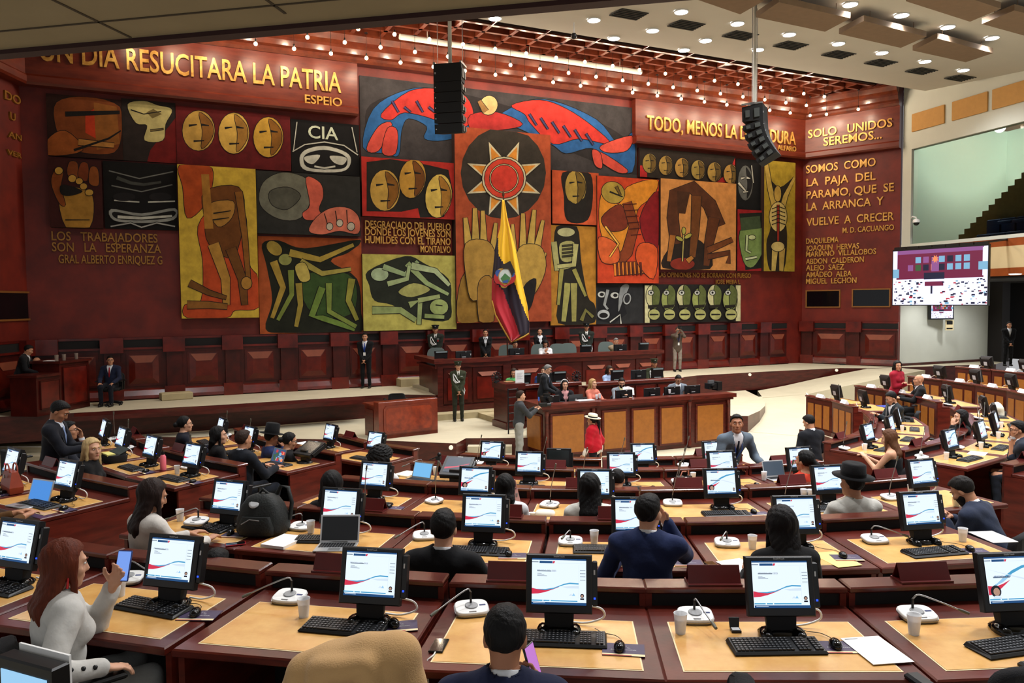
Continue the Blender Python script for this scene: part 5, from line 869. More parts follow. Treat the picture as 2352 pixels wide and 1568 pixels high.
TXT_B, co = text_mesh('SESION No. 873', 'screen_text', 0.0); co = (co - [co[:, 0].min(), 0, 0]) * 0.0135; TXT_B.vertices.foreach_set('co', co.ravel()); TXT_B.materials.clear(); TXT_B.materials.append(SCR[1])
LOGO, co = text_mesh('StealthTouch', 'brand_lettering', 0.02); co = (co - [(co[:, 0].min() + co[:, 0].max()) / 2, 0, 0]) * 0.011; LOGO.vertices.foreach_set('co', co.ravel()); LOGO.materials.clear(); LOGO.materials.append(M['silver'])
def make_monitor(var):
    t = thing('touch_monitor', 'x', 'monitor', (0, 0, 0), 0, 'black touch monitors on the desks'); tilt = XF(0, 0.0, 0.105, 0, -math.radians(14)); Xs = tilt
    b = MB(); b.loft([[(0.11 * math.cos(2 * PI * i / 20), 0.085 * math.sin(2 * PI * i / 20) + 0.03, 0) for i in range(20)], [(0.115 * math.cos(2 * PI * i / 20), 0.09 * math.sin(2 * PI * i / 20) + 0.03, 0.012) for i in range(20)], [(0.06 * math.cos(2 * PI * i / 20), 0.05 * math.sin(2 * PI * i / 20) + 0.04, 0.032) for i in range(20)]], 0, True)
    for sx in (-1, 1): b.loft([[(sx * 0.085 + 0.035 * math.cos(2 * PI * i / 10) * f, -0.015 + 0.075 * math.sin(2 * PI * i / 10) * f, z) for i in range(10)] for f, z in ((1, 0), (1, 0.02), (0.75, 0.038), (0.2, 0.044))], 0, True)
    b.build('stand_base', mat('gloss_black', (10, 10, 12), rough=0.12), t)
    b = MB(); b.loft([[(-0.075, 0.0, 0.02), (0.075, 0.0, 0.02), (0.06, 0.07, 0.02), (-0.06, 0.07, 0.02)], [(-0.08, 0.015, 0.14), (0.08, 0.015, 0.14), (0.07, 0.10, 0.14), (-0.07, 0.10, 0.14)]]); b.build('neck', M['blackm'], t)
    b = MB(); W_, H_ = 0.350, 0.302; zc = 0.0
    b.loft([[(-W_ / 2 + c, y, c), (W_ / 2 - c, y, c), (W_ / 2 - c, y, H_ - c), (-W_ / 2 + c, y, H_ - c)] for c, y in ((0.006, -0.012), (0, -0.006), (0, 0.03), (0.03, 0.06), (0.06, 0.085))], 0, False, True, True, Xs)
    b.add([(-SW / 2 - .004, -0.0125, 0.042), (SW / 2 + .004, -0.0125, 0.042), (SW / 2 + .004, -0.0125, 0.05 + SH), (-SW / 2 - .004, -0.0125, 0.05 + SH)], [(0, 1, 2, 3)], 1, False, Xs); b.box(-0.13, 0.13, 0.06, 0.088, 0.05, 0.24, 0, Xs); b.box(-0.05, 0.05, 0.088, 0.092, 0.07, 0.17, 2, Xs)
    hs = b.build('housing', [M['black'], M['blackm'], M['silver']], t)
    so = link('screen', SCA if var == 'A' else SCB, t); X = Xs @ XF(0, -0.0128, 0.046 + SH / 2); so.matrix_basis = Matrix([list(r) for r in X])
    tx = link('screen_text', TXT_A if var == 'A' else TXT_B, so); tx.matrix_basis = Matrix([list(r) for r in (XF((-0.40 if var == 'A' else -0.38) * SW, -0.013, (0.22 if var == 'A' else 0.06) * SH) @ np.array(Matrix.Rotation(PI / 2, 4, 'X')))])
    lg = link('brand_lettering', LOGO, hs); lg.matrix_basis = Matrix([list(r) for r in (Xs @ XF(0, -0.0125, 0.287) @ np.array(Matrix.Rotation(PI / 2, 4, 'X')))])
    b = MB(); b.box(W_ / 2, W_ / 2 + 0.028, -0.0, 0.045, 0.04, 0.27, 0, Xs, 0.006); b.box(W_ / 2 + 0.008, W_ / 2 + 0.016, -0.004, 0.0, 0.20, 0.225, 1, Xs); b.box(W_ / 2 + 0.008, W_ / 2 + 0.018, -0.003, 0.0, 0.075, 0.085, 2, Xs); b.build('card_reader', [M['black'], M['silver'], glow('blue_led', (40, 80, 255), 1.5)], t)
    b = MB(); b.tube(spl([(W_ / 2 - 0.02, 0.06, 0.13), (W_ / 2 + 0.05, 0.09, 0.10), (W_ / 2 + 0.06, 0.10, 0.05), (W_ / 2 - 0.03, 0.11, 0.014), (0.05, 0.12, 0.012)], 4), 0.006, 5); b.build('white_cable', M['white'], t)
    return t
def make_keyboard():
    t = thing('keyboard', 'x', 'keyboard', (0, 0, 0), 0, 'black keyboards on the desks')
    b = MB(); b.loft([[(-0.225, -0.085, 0), (0.225, -0.085, 0), (0.225, 0.075, 0), (-0.225, 0.075, 0)], [(-0.232, -0.09, 0.008), (0.232, -0.09, 0.008), (0.232, 0.08, 0.008), (-0.232, 0.08, 0.008)], [(-0.222, -0.078, 0.018), (0.222, -0.078, 0.018), (0.222, 0.07, 0.028), (-0.222, 0.07, 0.028)]]); b.build('keyboard_body', M['black'], t)
    b = MB()
    for r in range(6):
        y = -0.062 + r * 0.0215; z = 0.019 + (y + 0.078) / 0.148 * 0.010
        for c in range(21):
            if c in (14, 18) : continue
            x = -0.205 + c * 0.0205; w_ = 0.0085
            if r == 0 and 4 <= c <= 9:
                if c != 4: continue
                b.box(x - w_, x + 5 * 0.0205 + w_, y - 0.0085, y + 0.0085, z, z + 0.006, 0); continue
            b.box(x - w_, x + w_, y - 0.0085, y + 0.0085, z, z + 0.006, 0)
            b.quad((x - 0.004, y, z + 0.0064), (x + 0.002, y, z + 0.0064), (x + 0.002, y + 0.004, z + 0.0064), (x - 0.004, y + 0.004, z + 0.0064), 1)
    b.build('keys', [M['key'], M['keymark']], t); return t
def make_mouse():
    t = thing('computer_mouse', 'x', 'mouse', (0, 0, 0), 0, 'black mice on the desks')
    b = MB(); b.loft([[(0.030 * f * math.cos(2 * PI * i / 14), 0.052 * f * math.sin(2 * PI * i / 14), z) for i in range(14)] for f, z in ((0.92, 0), (1, 0.01), (0.9, 0.024), (0.55, 0.034), (0.1, 0.037))], 0, True); b.build('mouse_body', mat('gloss_black', (0, 0, 0)), t)
    b = MB(); b.tube(spl([(0, 0.05, 0.012), (0.004, 0.10, 0.004), (-0.03, 0.15, 0.004), (-0.09, 0.17, 0.004), (-0.14, 0.22, 0.004)], 4), 0.0022, 4); b.build('cable', M['black'], t); return t
BK_T, co = text_mesh('ASAMBLEA NACIONAL', 'cover_text', 0.0); co = (co - [(co[:, 0].min() + co[:, 0].max()) / 2, 0, 0]) * 0.0125; BK_T.vertices.foreach_set('co', co.ravel()); BK_T.materials.clear(); BK_T.materials.append(M['silver'])
def make_booklet():
    t = thing('booklet', 'x', 'booklet', (0, 0, 0), 0, 'purple booklets under the mice')
    b = MB(); b.box(-0.105, 0.105, -0.07, 0.07, 0, 0.004); b.box(-0.105, 0.105, -0.07, -0.048, 0.004, 0.0046, 1); b.box(-0.105, 0.04, -0.07, -0.062, 0.0046, 0.005, 2)
    for k in range(7): a_ = PI * k / 6; b.tube([(0.02 * math.cos(a_), 0.012 + 0.02 * math.sin(a_), 0.0045), (0.034 * math.cos(a_), 0.012 + 0.034 * math.sin(a_), 0.0045)], 0.0009, 3, 3)
    c = b.build('cover', [mat('booklet_purple', (66, 54, 84), rough=0.5), M['cream'], mat('booklet_red', (180, 60, 60), rough=0.5), M['silver']], t)
    x = link('cover_text', BK_T, c); x.location = (0, -0.008, 0.0046); return t
def make_mic(kind):
    t = thing('desk_microphone', 'x', 'microphone', (0, 0, 0), 0, 'white desk microphones')
    def sq(f, z): return [(0.098 * f * np.sign(math.cos(a)) * abs(math.cos(a)) ** 0.55, 0.078 * f * np.sign(math.sin(a)) * abs(math.sin(a)) ** 0.55, z + 0.012 * (0.078 * f * np.sign(math.sin(a)) * abs(math.sin(a)) ** 0.55) / 0.078) for a in [2 * PI * i / 28 for i in range(28)]]
    b = MB(); b.loft([sq(0.94, 0.012), sq(1.0, 0.02), sq(1.0, 0.028)], 1, True); b.loft([sq(0.97, 0.028), sq(0.965, 0.036), sq(0.92, 0.039)], 0, True); b.loft([[(x, y, 0) for x, y, z in sq(0.88, 0)], [(x, y, 0.014) for x, y, z in sq(0.9, 0)]], 2); bs = b.build('mic_base', [M['white'], M['grey'], M['black']], t)
    b = MB(); b.lathe([(0.037, 0.040), (0.037, 0.0445), (0.033, 0.046)], 18, 0, XF(0.0, 0.012, 0, 0, 0.15)); b.box(-0.02, 0.02, -0.062, -0.054, 0.0285, 0.033, 0); b.build('speaker_disc', mat('mic_grey', (150, 152, 154), rough=0.4), t)
    b = MB(); b.box(0.045, 0.08, 0.0, 0.012, 0.039, 0.042); b.build('display', glow('mic_display', (70, 90, 160), 0.4), t)
    if kind == 'left': pts = [(0, 0.03, 0.045), (0, 0.03, 0.11), (-0.02, 0.02, 0.13), (-0.10, -0.03, 0.105), (-0.21, -0.10, 0.06)]
    elif kind == 'right': pts = [(-0.01, 0.03, 0.045), (-0.01, 0.03, 0.10), (0.02, 0.02, 0.125), (0.10, -0.03, 0.105), (0.20, -0.08, 0.07)]
    elif kind == 'front': pts = [(0, 0.03, 0.045), (0, 0.03, 0.10), (0.004, 0.0, 0.115), (0.03, -0.10, 0.085), (0.055, -0.20, 0.06)]
    elif kind == 'short': pts = [(0, 0.02, 0.045), (0, 0.02, 0.10), (-0.01, 0.0, 0.11), (-0.05, -0.08, 0.085)]
    else: pts = [(0, 0.02, 0.045), (0.0, 0.02, 0.10), (0.02, 0.01, 0.22), (0.055, 0.0, 0.36), (0.07, 0.0, 0.42)]
    b = MB(); b.tube(pts[:2], 0.007, 6, 1); b.tube(spl(pts[1:], 4), 0.0045, 6, 0); e = np.array(pts[-1]); d = e - np.array(pts[-2]); d = d / np.linalg.norm(d); b.build('gooseneck', [M['grey'], M['black']], t)
    b = MB(); b.tube([e - d * 0.02, e, e + d * 0.035], [0.006, 0.0095, 0.0085], 8); b.build('capsule', mat('capsule_grey', (96, 96, 84), rough=0.6), t); return t
def make_cup(kind='glass'):
    t = thing('cup', 'x', 'cup', (0, 0, 0), 0, 'frosted plastic cups on the desks')
    m = mat('frosted_cup', (250, 252, 255), rough=0.4, alpha=0.62) if kind == 'glass' else M['white']
    b = MB(); b.lathe([(0.026, 0.0), (0.036, 0.105), (0.037, 0.107), (0.0345, 0.105), (0.0255, 0.006)], 16, 0, None, True, cap=True); b.build('cup_wall', m, t)
    if kind == 'glass': b = MB(); b.lathe([(0.0255, 0.004), (0.033, 0.075)], 16); b.build('water', mat('cup_water', (206, 214, 220), rough=0.1, alpha=0.4), t)
    return t
def make_plate():
    t = thing('nameplate_holder', 'x', 'nameplate', (0, 0, 0), 0, 'wooden nameplate holders on the ledges')
    b = MB(); b.loft([[(-0.15, -0.04, 0.012), (-0.15, -0.035, 0.012), (-0.15, 0.012, 0.105), (-0.15, 0.006, 0.105)], [(0.15, -0.04, 0.012), (0.15, -0.035, 0.012), (0.15, 0.012, 0.105), (0.15, 0.006, 0.105)]]); b.loft([[(-0.15, 0.055, 0.012), (-0.15, 0.05, 0.012), (-0.15, 0.006, 0.105), (-0.15, 0.012, 0.105)], [(0.15, 0.055, 0.012), (0.15, 0.05, 0.012), (0.15, 0.006, 0.105), (0.15, 0.012, 0.105)]]); b.build('tilted_board', mat('plate_wood', (92, 22, 22), rough=0.35, noise=0.3, nscale=5), t)
    b = MB(); b.box(-0.155, 0.155, -0.06, 0.065, 0, 0.012); b.build('foot', mat('plate_wood', (0, 0, 0)), t); return t
def make_namecard():
    t = thing('name_card', 'x', 'name card', (0, 0, 0), 0, 'white name cards on the right desks'); b = MB(); b.loft([[(-0.13, -0.05, 0), (0.13, -0.05, 0), (0.13, 0.05, 0), (-0.13, 0.05, 0)], [(-0.13, -0.004, 0.075), (0.13, -0.004, 0.075), (0.13, 0.004, 0.075), (-0.13, 0.004, 0.075)]]); b.build('card', M['paper'], t)
    b = MB(); b.quad((-0.09, 0.031, 0.033), (0.09, 0.031, 0.033), (0.09, 0.022, 0.045), (-0.09, 0.022, 0.045)); b.build('printed_line', M['keymark'], t); return t
def make_chair():
    t = thing('office_chair', 'x', 'chair', (0, 0, 0), 0, 'black office chairs')
    rnd_ = lambda w_, d_, n=20, p=0.5: [(w_ * np.sign(math.cos(a)) * abs(math.cos(a)) ** p, d_ * np.sign(math.sin(a)) * abs(math.sin(a)) ** p) for a in [2 * PI * i / n for i in range(n)]]
    b = MB(); b.loft([[(x * f, y * f, z) for x, y in rnd_(0.25, 0.24)] for f, z in ((0.9, 0.40), (1, 0.425), (1, 0.455), (0.9, 0.475))], 0, True); b.build('seat', M['soft'], t)
    b = MB(); n = 9; rows = []
    for f, o in ((1, -0.27), (1, -0.315)):
        rows.append([(x * f, o - 0.03 + 0.10 * (x / 0.25) ** 2 * 0.6, 0.65 + y * f) for x, y in rnd_(0.235, 0.19, 24, 0.45)])
    b.loft([[(p[0] * .95, p[1] + 0.012, 0.65 + (p[2] - .65) * .96) for p in rows[0]], rows[0], rows[1], [(p[0] * .95, p[1] - 0.012, 0.65 + (p[2] - .65) * .96) for p in rows[1]]][::-1], 0, True); b.build('backrest', M['soft'], t)
    b = MB(); b.box(-0.03, 0.03, -0.33, -0.28, 0.40, 0.66); b.tube([(0, 0, 0.07), (0, 0, 0.40)], 0.03, 10); b.box(-0.12, 0.12, -0.3, 0.12, 0.37, 0.40); b.build('column', M['black'], t)
    for sx in (-1, 1):
        b = MB(); b.tube([(sx * 0.2, -0.05, 0.39), (sx * 0.29, -0.05, 0.42), (sx * 0.30, -0.05, 0.64)], 0.018, 6); b.box(sx * 0.30 - 0.035, sx * 0.30 + 0.035, -0.17, 0.12, 0.64, 0.67, 0, None, 0.01); b.build('armrest', M['black'], t)
    b = MB()
    for k in range(5): a_ = 2 * PI * k / 5 + 0.3; e = (0.28 * math.cos(a_), 0.28 * math.sin(a_), 0.06); b.tube([(0, 0, 0.10), e], [0.03, 0.018], 6); b.ball((e[0], e[1], 0.03), 0.03, 8)
    b.build('star_base', M['black'], t); return t

PROTO = {}
def proto(key, fn, *a):
    if key not in PROTO: PROTO[key] = [fn(*a), False]
    return PROTO[key]
def place(key, fn, args, label, loc, rz):
    pr = proto(key, fn, *args)
    if not pr[1]:
        pr[1] = True; o = pr[0]; o['label'] = label; o.location = [float(v) for v in loc]; o.rotation_euler = (0, 0, rz); return o
    return copy_tree(pr[0], label, loc, rz)
def dpt(i, th, lx=0.0, ly=0.0, lz=0.75):                     # point in the local frame of the desk at angle th of row i
    a = math.radians(th); p = ringpt(RAD[i], th); f = np.array([-math.sin(a), math.cos(a)]); r = np.array([math.cos(a), math.sin(a)])
    q = p + r * lx + f * ly; return np.array([q[0], q[1], FLO[i] + lz])
def thof(p): d = p[:2] - CEN; return math.degrees(math.atan2(d[0], -d[1]))
def dpx(i, px, py, dz=0.0):                                  # pixel -> point on the desk tops of row i and the facing angle there
    p = at(px, py, DTOP[i] + 0.004 + dz); return p, math.radians(thof(p))

def station(i, th, dth, where, mon='A', plate=True, extras=(), pit=None):
    rz = math.radians(th); rd = math.radians(dth)
    place('desk%d_%s' % (i, pit), make_desk, (i, pit), 'mahogany desk with yellow burl top, %s' % where, dpt(i, dth, 0, 0, 0), rd)
    if mon: place('mon' + mon, make_monitor, (mon,), 'black touch monitor, %s' % where, dpt(i, th, 0, 0.02, 0.754), rz)
    if plate is not False: place('plate', make_plate, (), 'dark red nameplate holder, %s' % where, dpt(i, dth, plate if not isinstance(plate, bool) else -0.05, 0.505, 0.860), rd)
    for e in extras:
        k = e if isinstance(e, str) else e[0]; ox, oy = (0, 0) if isinstance(e, str) else e[1:3]
        if k == 'kb': place('kb', make_keyboard, (), 'black keyboard, %s' % where, dpt(i, th, ox, -0.20 + oy, 0.754), rz)
        if k == 'mouse': place('book', make_booklet, (), 'purple booklet under mouse, %s' % where, dpt(i, th, 0.36 + ox, -0.17 + oy, 0.754), rz); place('mouse', make_mouse, (), 'black mouse on booklet, %s' % where, dpt(i, th, 0.36 + ox, -0.18 + oy, 0.7595), rz + 0.2)
        if k == 'cup': place('cup', make_cup, (), 'frosted plastic cup, %s' % where, dpt(i, th, -0.25 + ox, 0.0 + oy, 0.754), rz)
        if k.startswith('mic'): place(k, make_mic, (k[4:],), 'white desk microphone, %s' % where, dpt(i, th, -0.42 + ox, 0.26 + oy, 0.754), rz)
        if k == 'card': place('card', make_namecard, (), 'white name card on ledge, %s' % where, dpt(i, dth, ox, 0.505, 0.860), rd)
ctr = ['first', 'second', 'third', 'fourth', 'fifth', 'sixth', 'seventh', 'eighth']
def where(i, k, block): return '%s desk from left, %s, %s block' % (ctr[k], ROWW[i], block)
CENT = [[(-20.6, -21.6), (-15.5, -16.52), (-10.2, -11.35), (-5.8, -6.2), (-0.9, -1.2), (4.35, 3.87)], [(-20.8, -21.4), (-15.3, -15.6), (-9.2, -9.77), (-3.3, -3.85), (2.95, 2.0), (8.1, 7.85)], [(-18.6, -19.4), (-11.9, -12.3), (-4.6, -5.2), (2.95, 1.95), (9.7, 9.1), (16.4, 16.25)], [(-18.2, -19.2), (-10.2, -10.5), (-1.9, -1.8), (7.2, 6.9), (15.0, 15.6)], [(-17.6, -18.6), (-7.6, -8.0), (2.4, 2.6), (12.0, 13.2)]]
MV = {(0, 5): 'B', (2, 1): 'B', (2, 3): 'B', (4, 0): 'B', (4, 2): 'B', (3, 4): 'B'}
PL = {(0, 0): False, (0, 1): False, (0, 2): -0.12, (0, 3): -0.20, (0, 4): -0.17, (0, 5): -0.10, (1, 1): 0.1, (1, 0): False, (1, 2): 0.2, (1, 3): 0.0, (1, 4): False, (1, 5): False, (2, 0): False, (3, 1): 0.3}
for i, row in enumerate(CENT):
    for k, (th, dth) in enumerate(row):
        m = MV.get((i, k), 'A')
        if (i, k) in ((3, 0), (4, 1)): m = None
        ex = []
        if i == 3: ex = [['kb'], ['kb'], ['kb', 'mouse'], ['mouse'], []][k]
        if i == 4: ex = ['kb', 'mouse', ('mic_up', 0.12, 0)] if k % 2 == 0 else ['kb', ('mic_up', 0.05, 0)]
        station(i, th, dth, where(i, k, 'central'), m, PL.get((i, k), True), ex)
LEFT = {1: ([-37.6, -31.7], 5.8), 2: ([-53.4, -47.2, -41.0, -35.0], 6.0), 3: ([-55.0, -46.0, -37.2], 8.6), 4: ([-48.0, -36.8], 10.5)}
for i, (row, pit) in LEFT.items():
    for k, th in enumerate(row):
        w_ = where(i, k, 'left'); ex = ['kb', 'mouse'] if (i, k) != (3, 2) else ['kb']
        if i in (2, 3) and k in (0, 1): ex.append('mic_up')
        if (i, k) == (2, 3): ex += ['cup', 'mic_up']
        station(i, th, th - 0.6, w_, None if (i, k) == (3, 2) else ('B' if (i, k) == (4, 1) else 'A'), k % 2 == 0, ex, pit)
RIGHT = {4: [42.0, 52.5, 63.0, 73.5, 91.0, 101.5], 3: [36.3, 45.0, 53.7, 62.4, 71.1, 86.0, 94.7, 103.4], 2: [31.5, 38.7, 45.9, 83.5, 90.6, 97.7, 104.8], 1: [94.6, 100.5, 106.4]}
for i, row in RIGHT.items():
    for k, th in enumerate(row):
        w_ = where(i, k, 'right'); far = th > 80
        ex = ['card'] if far else ['kb', 'cup', 'mic_up']
        if far and k % 2: ex.append('mic_up')
        station(i, th, th, w_, 'B' if (i, k) == (3, 0) else 'A', (not far) and k % 2 == 0, ex)
# ================================================================== PEOPLE: bodies grown as one smooth surface from blended volumes
class Field:
    def __init__(s, lo, hi, h):
        s.h = h; s.lo = np.array(lo, float) - 2 * h; n = np.ceil((np.array(hi) + 2 * h - s.lo) / h).astype(int) + 1
        s.ax = [s.lo[i] + h * np.arange(n[i]) for i in range(3)]; s.A = np.full(n, 0.5)
    def _blk(s, lo, hi):
        i0 = np.maximum(0, np.floor((lo - s.lo) / s.h).astype(int)); i1 = np.minimum(s.A.shape, np.ceil((hi - s.lo) / s.h).astype(int) + 1)
        if np.any(i1 <= i0): return None
        sl = tuple(slice(a, b) for a, b in zip(i0, i1)); return sl, s.ax[0][sl[0]][:, None, None], s.ax[1][sl[1]][None, :, None], s.ax[2][sl[2]][None, None, :]
    def _mix(s, sl, d, k):
        a = s.A[sl]
        if k > 0: hh = np.clip(0.5 + 0.5 * (a - d) / k, 0, 1); s.A[sl] = a * (1 - hh) + d * hh - k * hh * (1 - hh)
        else: s.A[sl] = np.minimum(a, d)
    def cap(s, a, b, ra, rb, k=0.02):
        a = np.array(a, float); b = np.array(b, float); m = max(ra, rb) + k + 3 * s.h
        q = s._blk(np.minimum(a, b) - m, np.maximum(a, b) + m)
        if q is None: return s
        sl, X, Y, Z = q; d = b - a; L2 = float(d @ d) + 1e-12
        t = np.clip(((X - a[0]) * d[0] + (Y - a[1]) * d[1] + (Z - a[2]) * d[2]) / L2, 0, 1)
        s._mix(sl, np.sqrt((X - a[0] - t * d[0]) ** 2 + (Y - a[1] - t * d[1]) ** 2 + (Z - a[2] - t * d[2]) ** 2) - (ra + (rb - ra) * t), k); return s
    def ell(s, c, r, R=None, k=0.02):
        c = np.array(c, float); r = np.array(r, float); m = r.max() + k + 3 * s.h; q = s._blk(c - m, c + m)
        if q is None: return s
        sl, X, Y, Z = q; x, y, z = X - c[0], Y - c[1], Z - c[2]
        if R is not None: x, y, z = (R[0, 0] * x + R[1, 0] * y + R[2, 0] * z, R[0, 1] * x + R[1, 1] * y + R[2, 1] * z, R[0, 2] * x + R[1, 2] * y + R[2, 2] * z)
        k0 = np.sqrt((x / r[0]) ** 2 + (y / r[1]) ** 2 + (z / r[2]) ** 2); k1 = np.sqrt((x / r[0] ** 2) ** 2 + (y / r[1] ** 2) ** 2 + (z / r[2] ** 2) ** 2)
        s._mix(sl, k0 * (k0 - 1) / (k1 + 1e-9), k); return s
    def local(s, c, R):
        X, Y, Z = s.ax[0][:, None, None] - c[0], s.ax[1][None, :, None] - c[1], s.ax[2][None, None, :] - c[2]
        return (R[0, 0] * X + R[1, 0] * Y + R[2, 0] * Z, R[0, 1] * X + R[1, 1] * Y + R[2, 1] * Z, R[0, 2] * X + R[1, 2] * Y + R[2, 2] * Z)
    def cut(s, g): s.A = np.maximum(s.A, g); return s
    def surf(s):
        A = s.A; A[0] = A[-1] = 1; A[:, 0] = A[:, -1] = 1; A[:, :, 0] = A[:, :, -1] = 1; S = A < 0
        c = sum(S[i:S.shape[0] - 1 + i, j:S.shape[1] - 1 + j, k:S.shape[2] - 1 + k].astype(np.int8) for i in (0, 1) for j in (0, 1) for k in (0, 1))
        I, J, K = np.nonzero((c > 0) & (c < 8))
        if len(I) == 0: return np.zeros((0, 3)), np.zeros((0, 4), int)
        idx = np.full(c.shape, -1, int); idx[I, J, K] = np.arange(len(I)); cv = {}
        for i in (0, 1):
            for j in (0, 1):
                for k in (0, 1): cv[i, j, k] = A[I + i, J + j, K + k]
        P = np.zeros((len(I), 3)); W = np.zeros(len(I))
        for (a, b) in [((0, j, k), (1, j, k)) for j in (0, 1) for k in (0, 1)] + [((i, 0, k), (i, 1, k)) for i in (0, 1) for k in (0, 1)] + [((i, j, 0), (i, j, 1)) for i in (0, 1) for j in (0, 1)]:
            va, vb = cv[a], cv[b]; m = (va < 0) != (vb < 0); t = np.where(m, va / np.where(m, va - vb, 1), 0); w_ = m.astype(float); W += w_
            for q in range(3): P[:, q] += w_ * (a[q] + t * (b[q] - a[q]))
        P /= W[:, None]; V = s.lo + s.h * (P + np.stack([I, J, K], 1)); Fs = []
        for ax in range(3):
            sa = [slice(1, -1)] * 3; sa[ax] = slice(0, -1); sb = list(sa); sb[ax] = slice(1, None); D = S[tuple(sa)] != S[tuple(sb)]; i, j, k = np.nonzero(D)
            q = np.stack([i, j, k], 1); q = q + 1; q[:, ax] -= 1; ins = S[q[:, 0], q[:, 1], q[:, 2]]; u, v = (ax + 1) % 3, (ax + 2) % 3
            def cell(du, dv): r = q.copy(); r[:, u] -= du; r[:, v] -= dv; return idx[r[:, 0], r[:, 1], r[:, 2]]
            f = np.stack([cell(1, 1), cell(0, 1), cell(0, 0), cell(1, 0)], 1); f[~ins] = f[~ins][:, ::-1]; Fs.append(f)
        return V, np.concatenate(Fs)
def surf_mesh(name, parts, m):
    V = np.concatenate([p[0] for p in parts]); o = 0; F = []
    for v, f in parts: F.append(f + o); o += len(v)
    F = np.concatenate(F); me = bpy.data.meshes.new(name); me.vertices.add(len(V)); me.vertices.foreach_set('co', V.ravel()); me.loops.add(F.size); me.loops.foreach_set('vertex_index', F.ravel().astype(np.int32))
    me.polygons.add(len(F)); me.polygons.foreach_set('loop_start', np.arange(0, F.size, 4, dtype=np.int32)); me.polygons.foreach_set('loop_total', np.full(len(F), 4, np.int32)); me.polygons.foreach_set('use_smooth', np.ones(len(F), bool)); me.update(calc_edges=True); me.validate(); me.materials.append(m); return me
def rx(a): c, s = math.cos(a), math.sin(a); return np.array([[1, 0, 0], [0, c, -s], [0, s, c]])
def rz3(a): c, s = math.cos(a), math.sin(a); return np.array([[c, -s, 0], [s, c, 0], [0, 0, 1]])
def ry(a): c, s = math.cos(a), math.sin(a); return np.array([[c, 0, s], [0, 1, 0], [-s, 0, c]])
def unit(v): return v / (np.linalg.norm(v) + 1e-9)
def cloth(rgb, kind='wool'): return mat('cloth_%d_%d_%d_%s' % (*rgb, kind), rgb, rough=0.9, spec=0.25, noise=0.18, nscale=9, bump=0.25, bscale=30, sheen=0.04)
SKIN = {'light': (206, 156, 126), 'mid': (190, 136, 104), 'tan': (166, 112, 82), 'dark': (112, 72, 52)}
def skinm(k): return mat('skin_' + k, SKIN[k], rough=0.5, noise=0.12, nscale=14, spec=0.35)
def hairm(rgb): return mat('hair_%d_%d_%d' % rgb, rgb, rough=0.62, spec=0.22, noise=0.35, nscale=26, stretch=(2.5, 2.5, 0.35), bump=0.5, bscale=40)
BLK, BRN, GRY, BLD, RDB = (15, 13, 13), (44, 28, 20), (120, 118, 116), (176, 142, 92), (96, 40, 20)

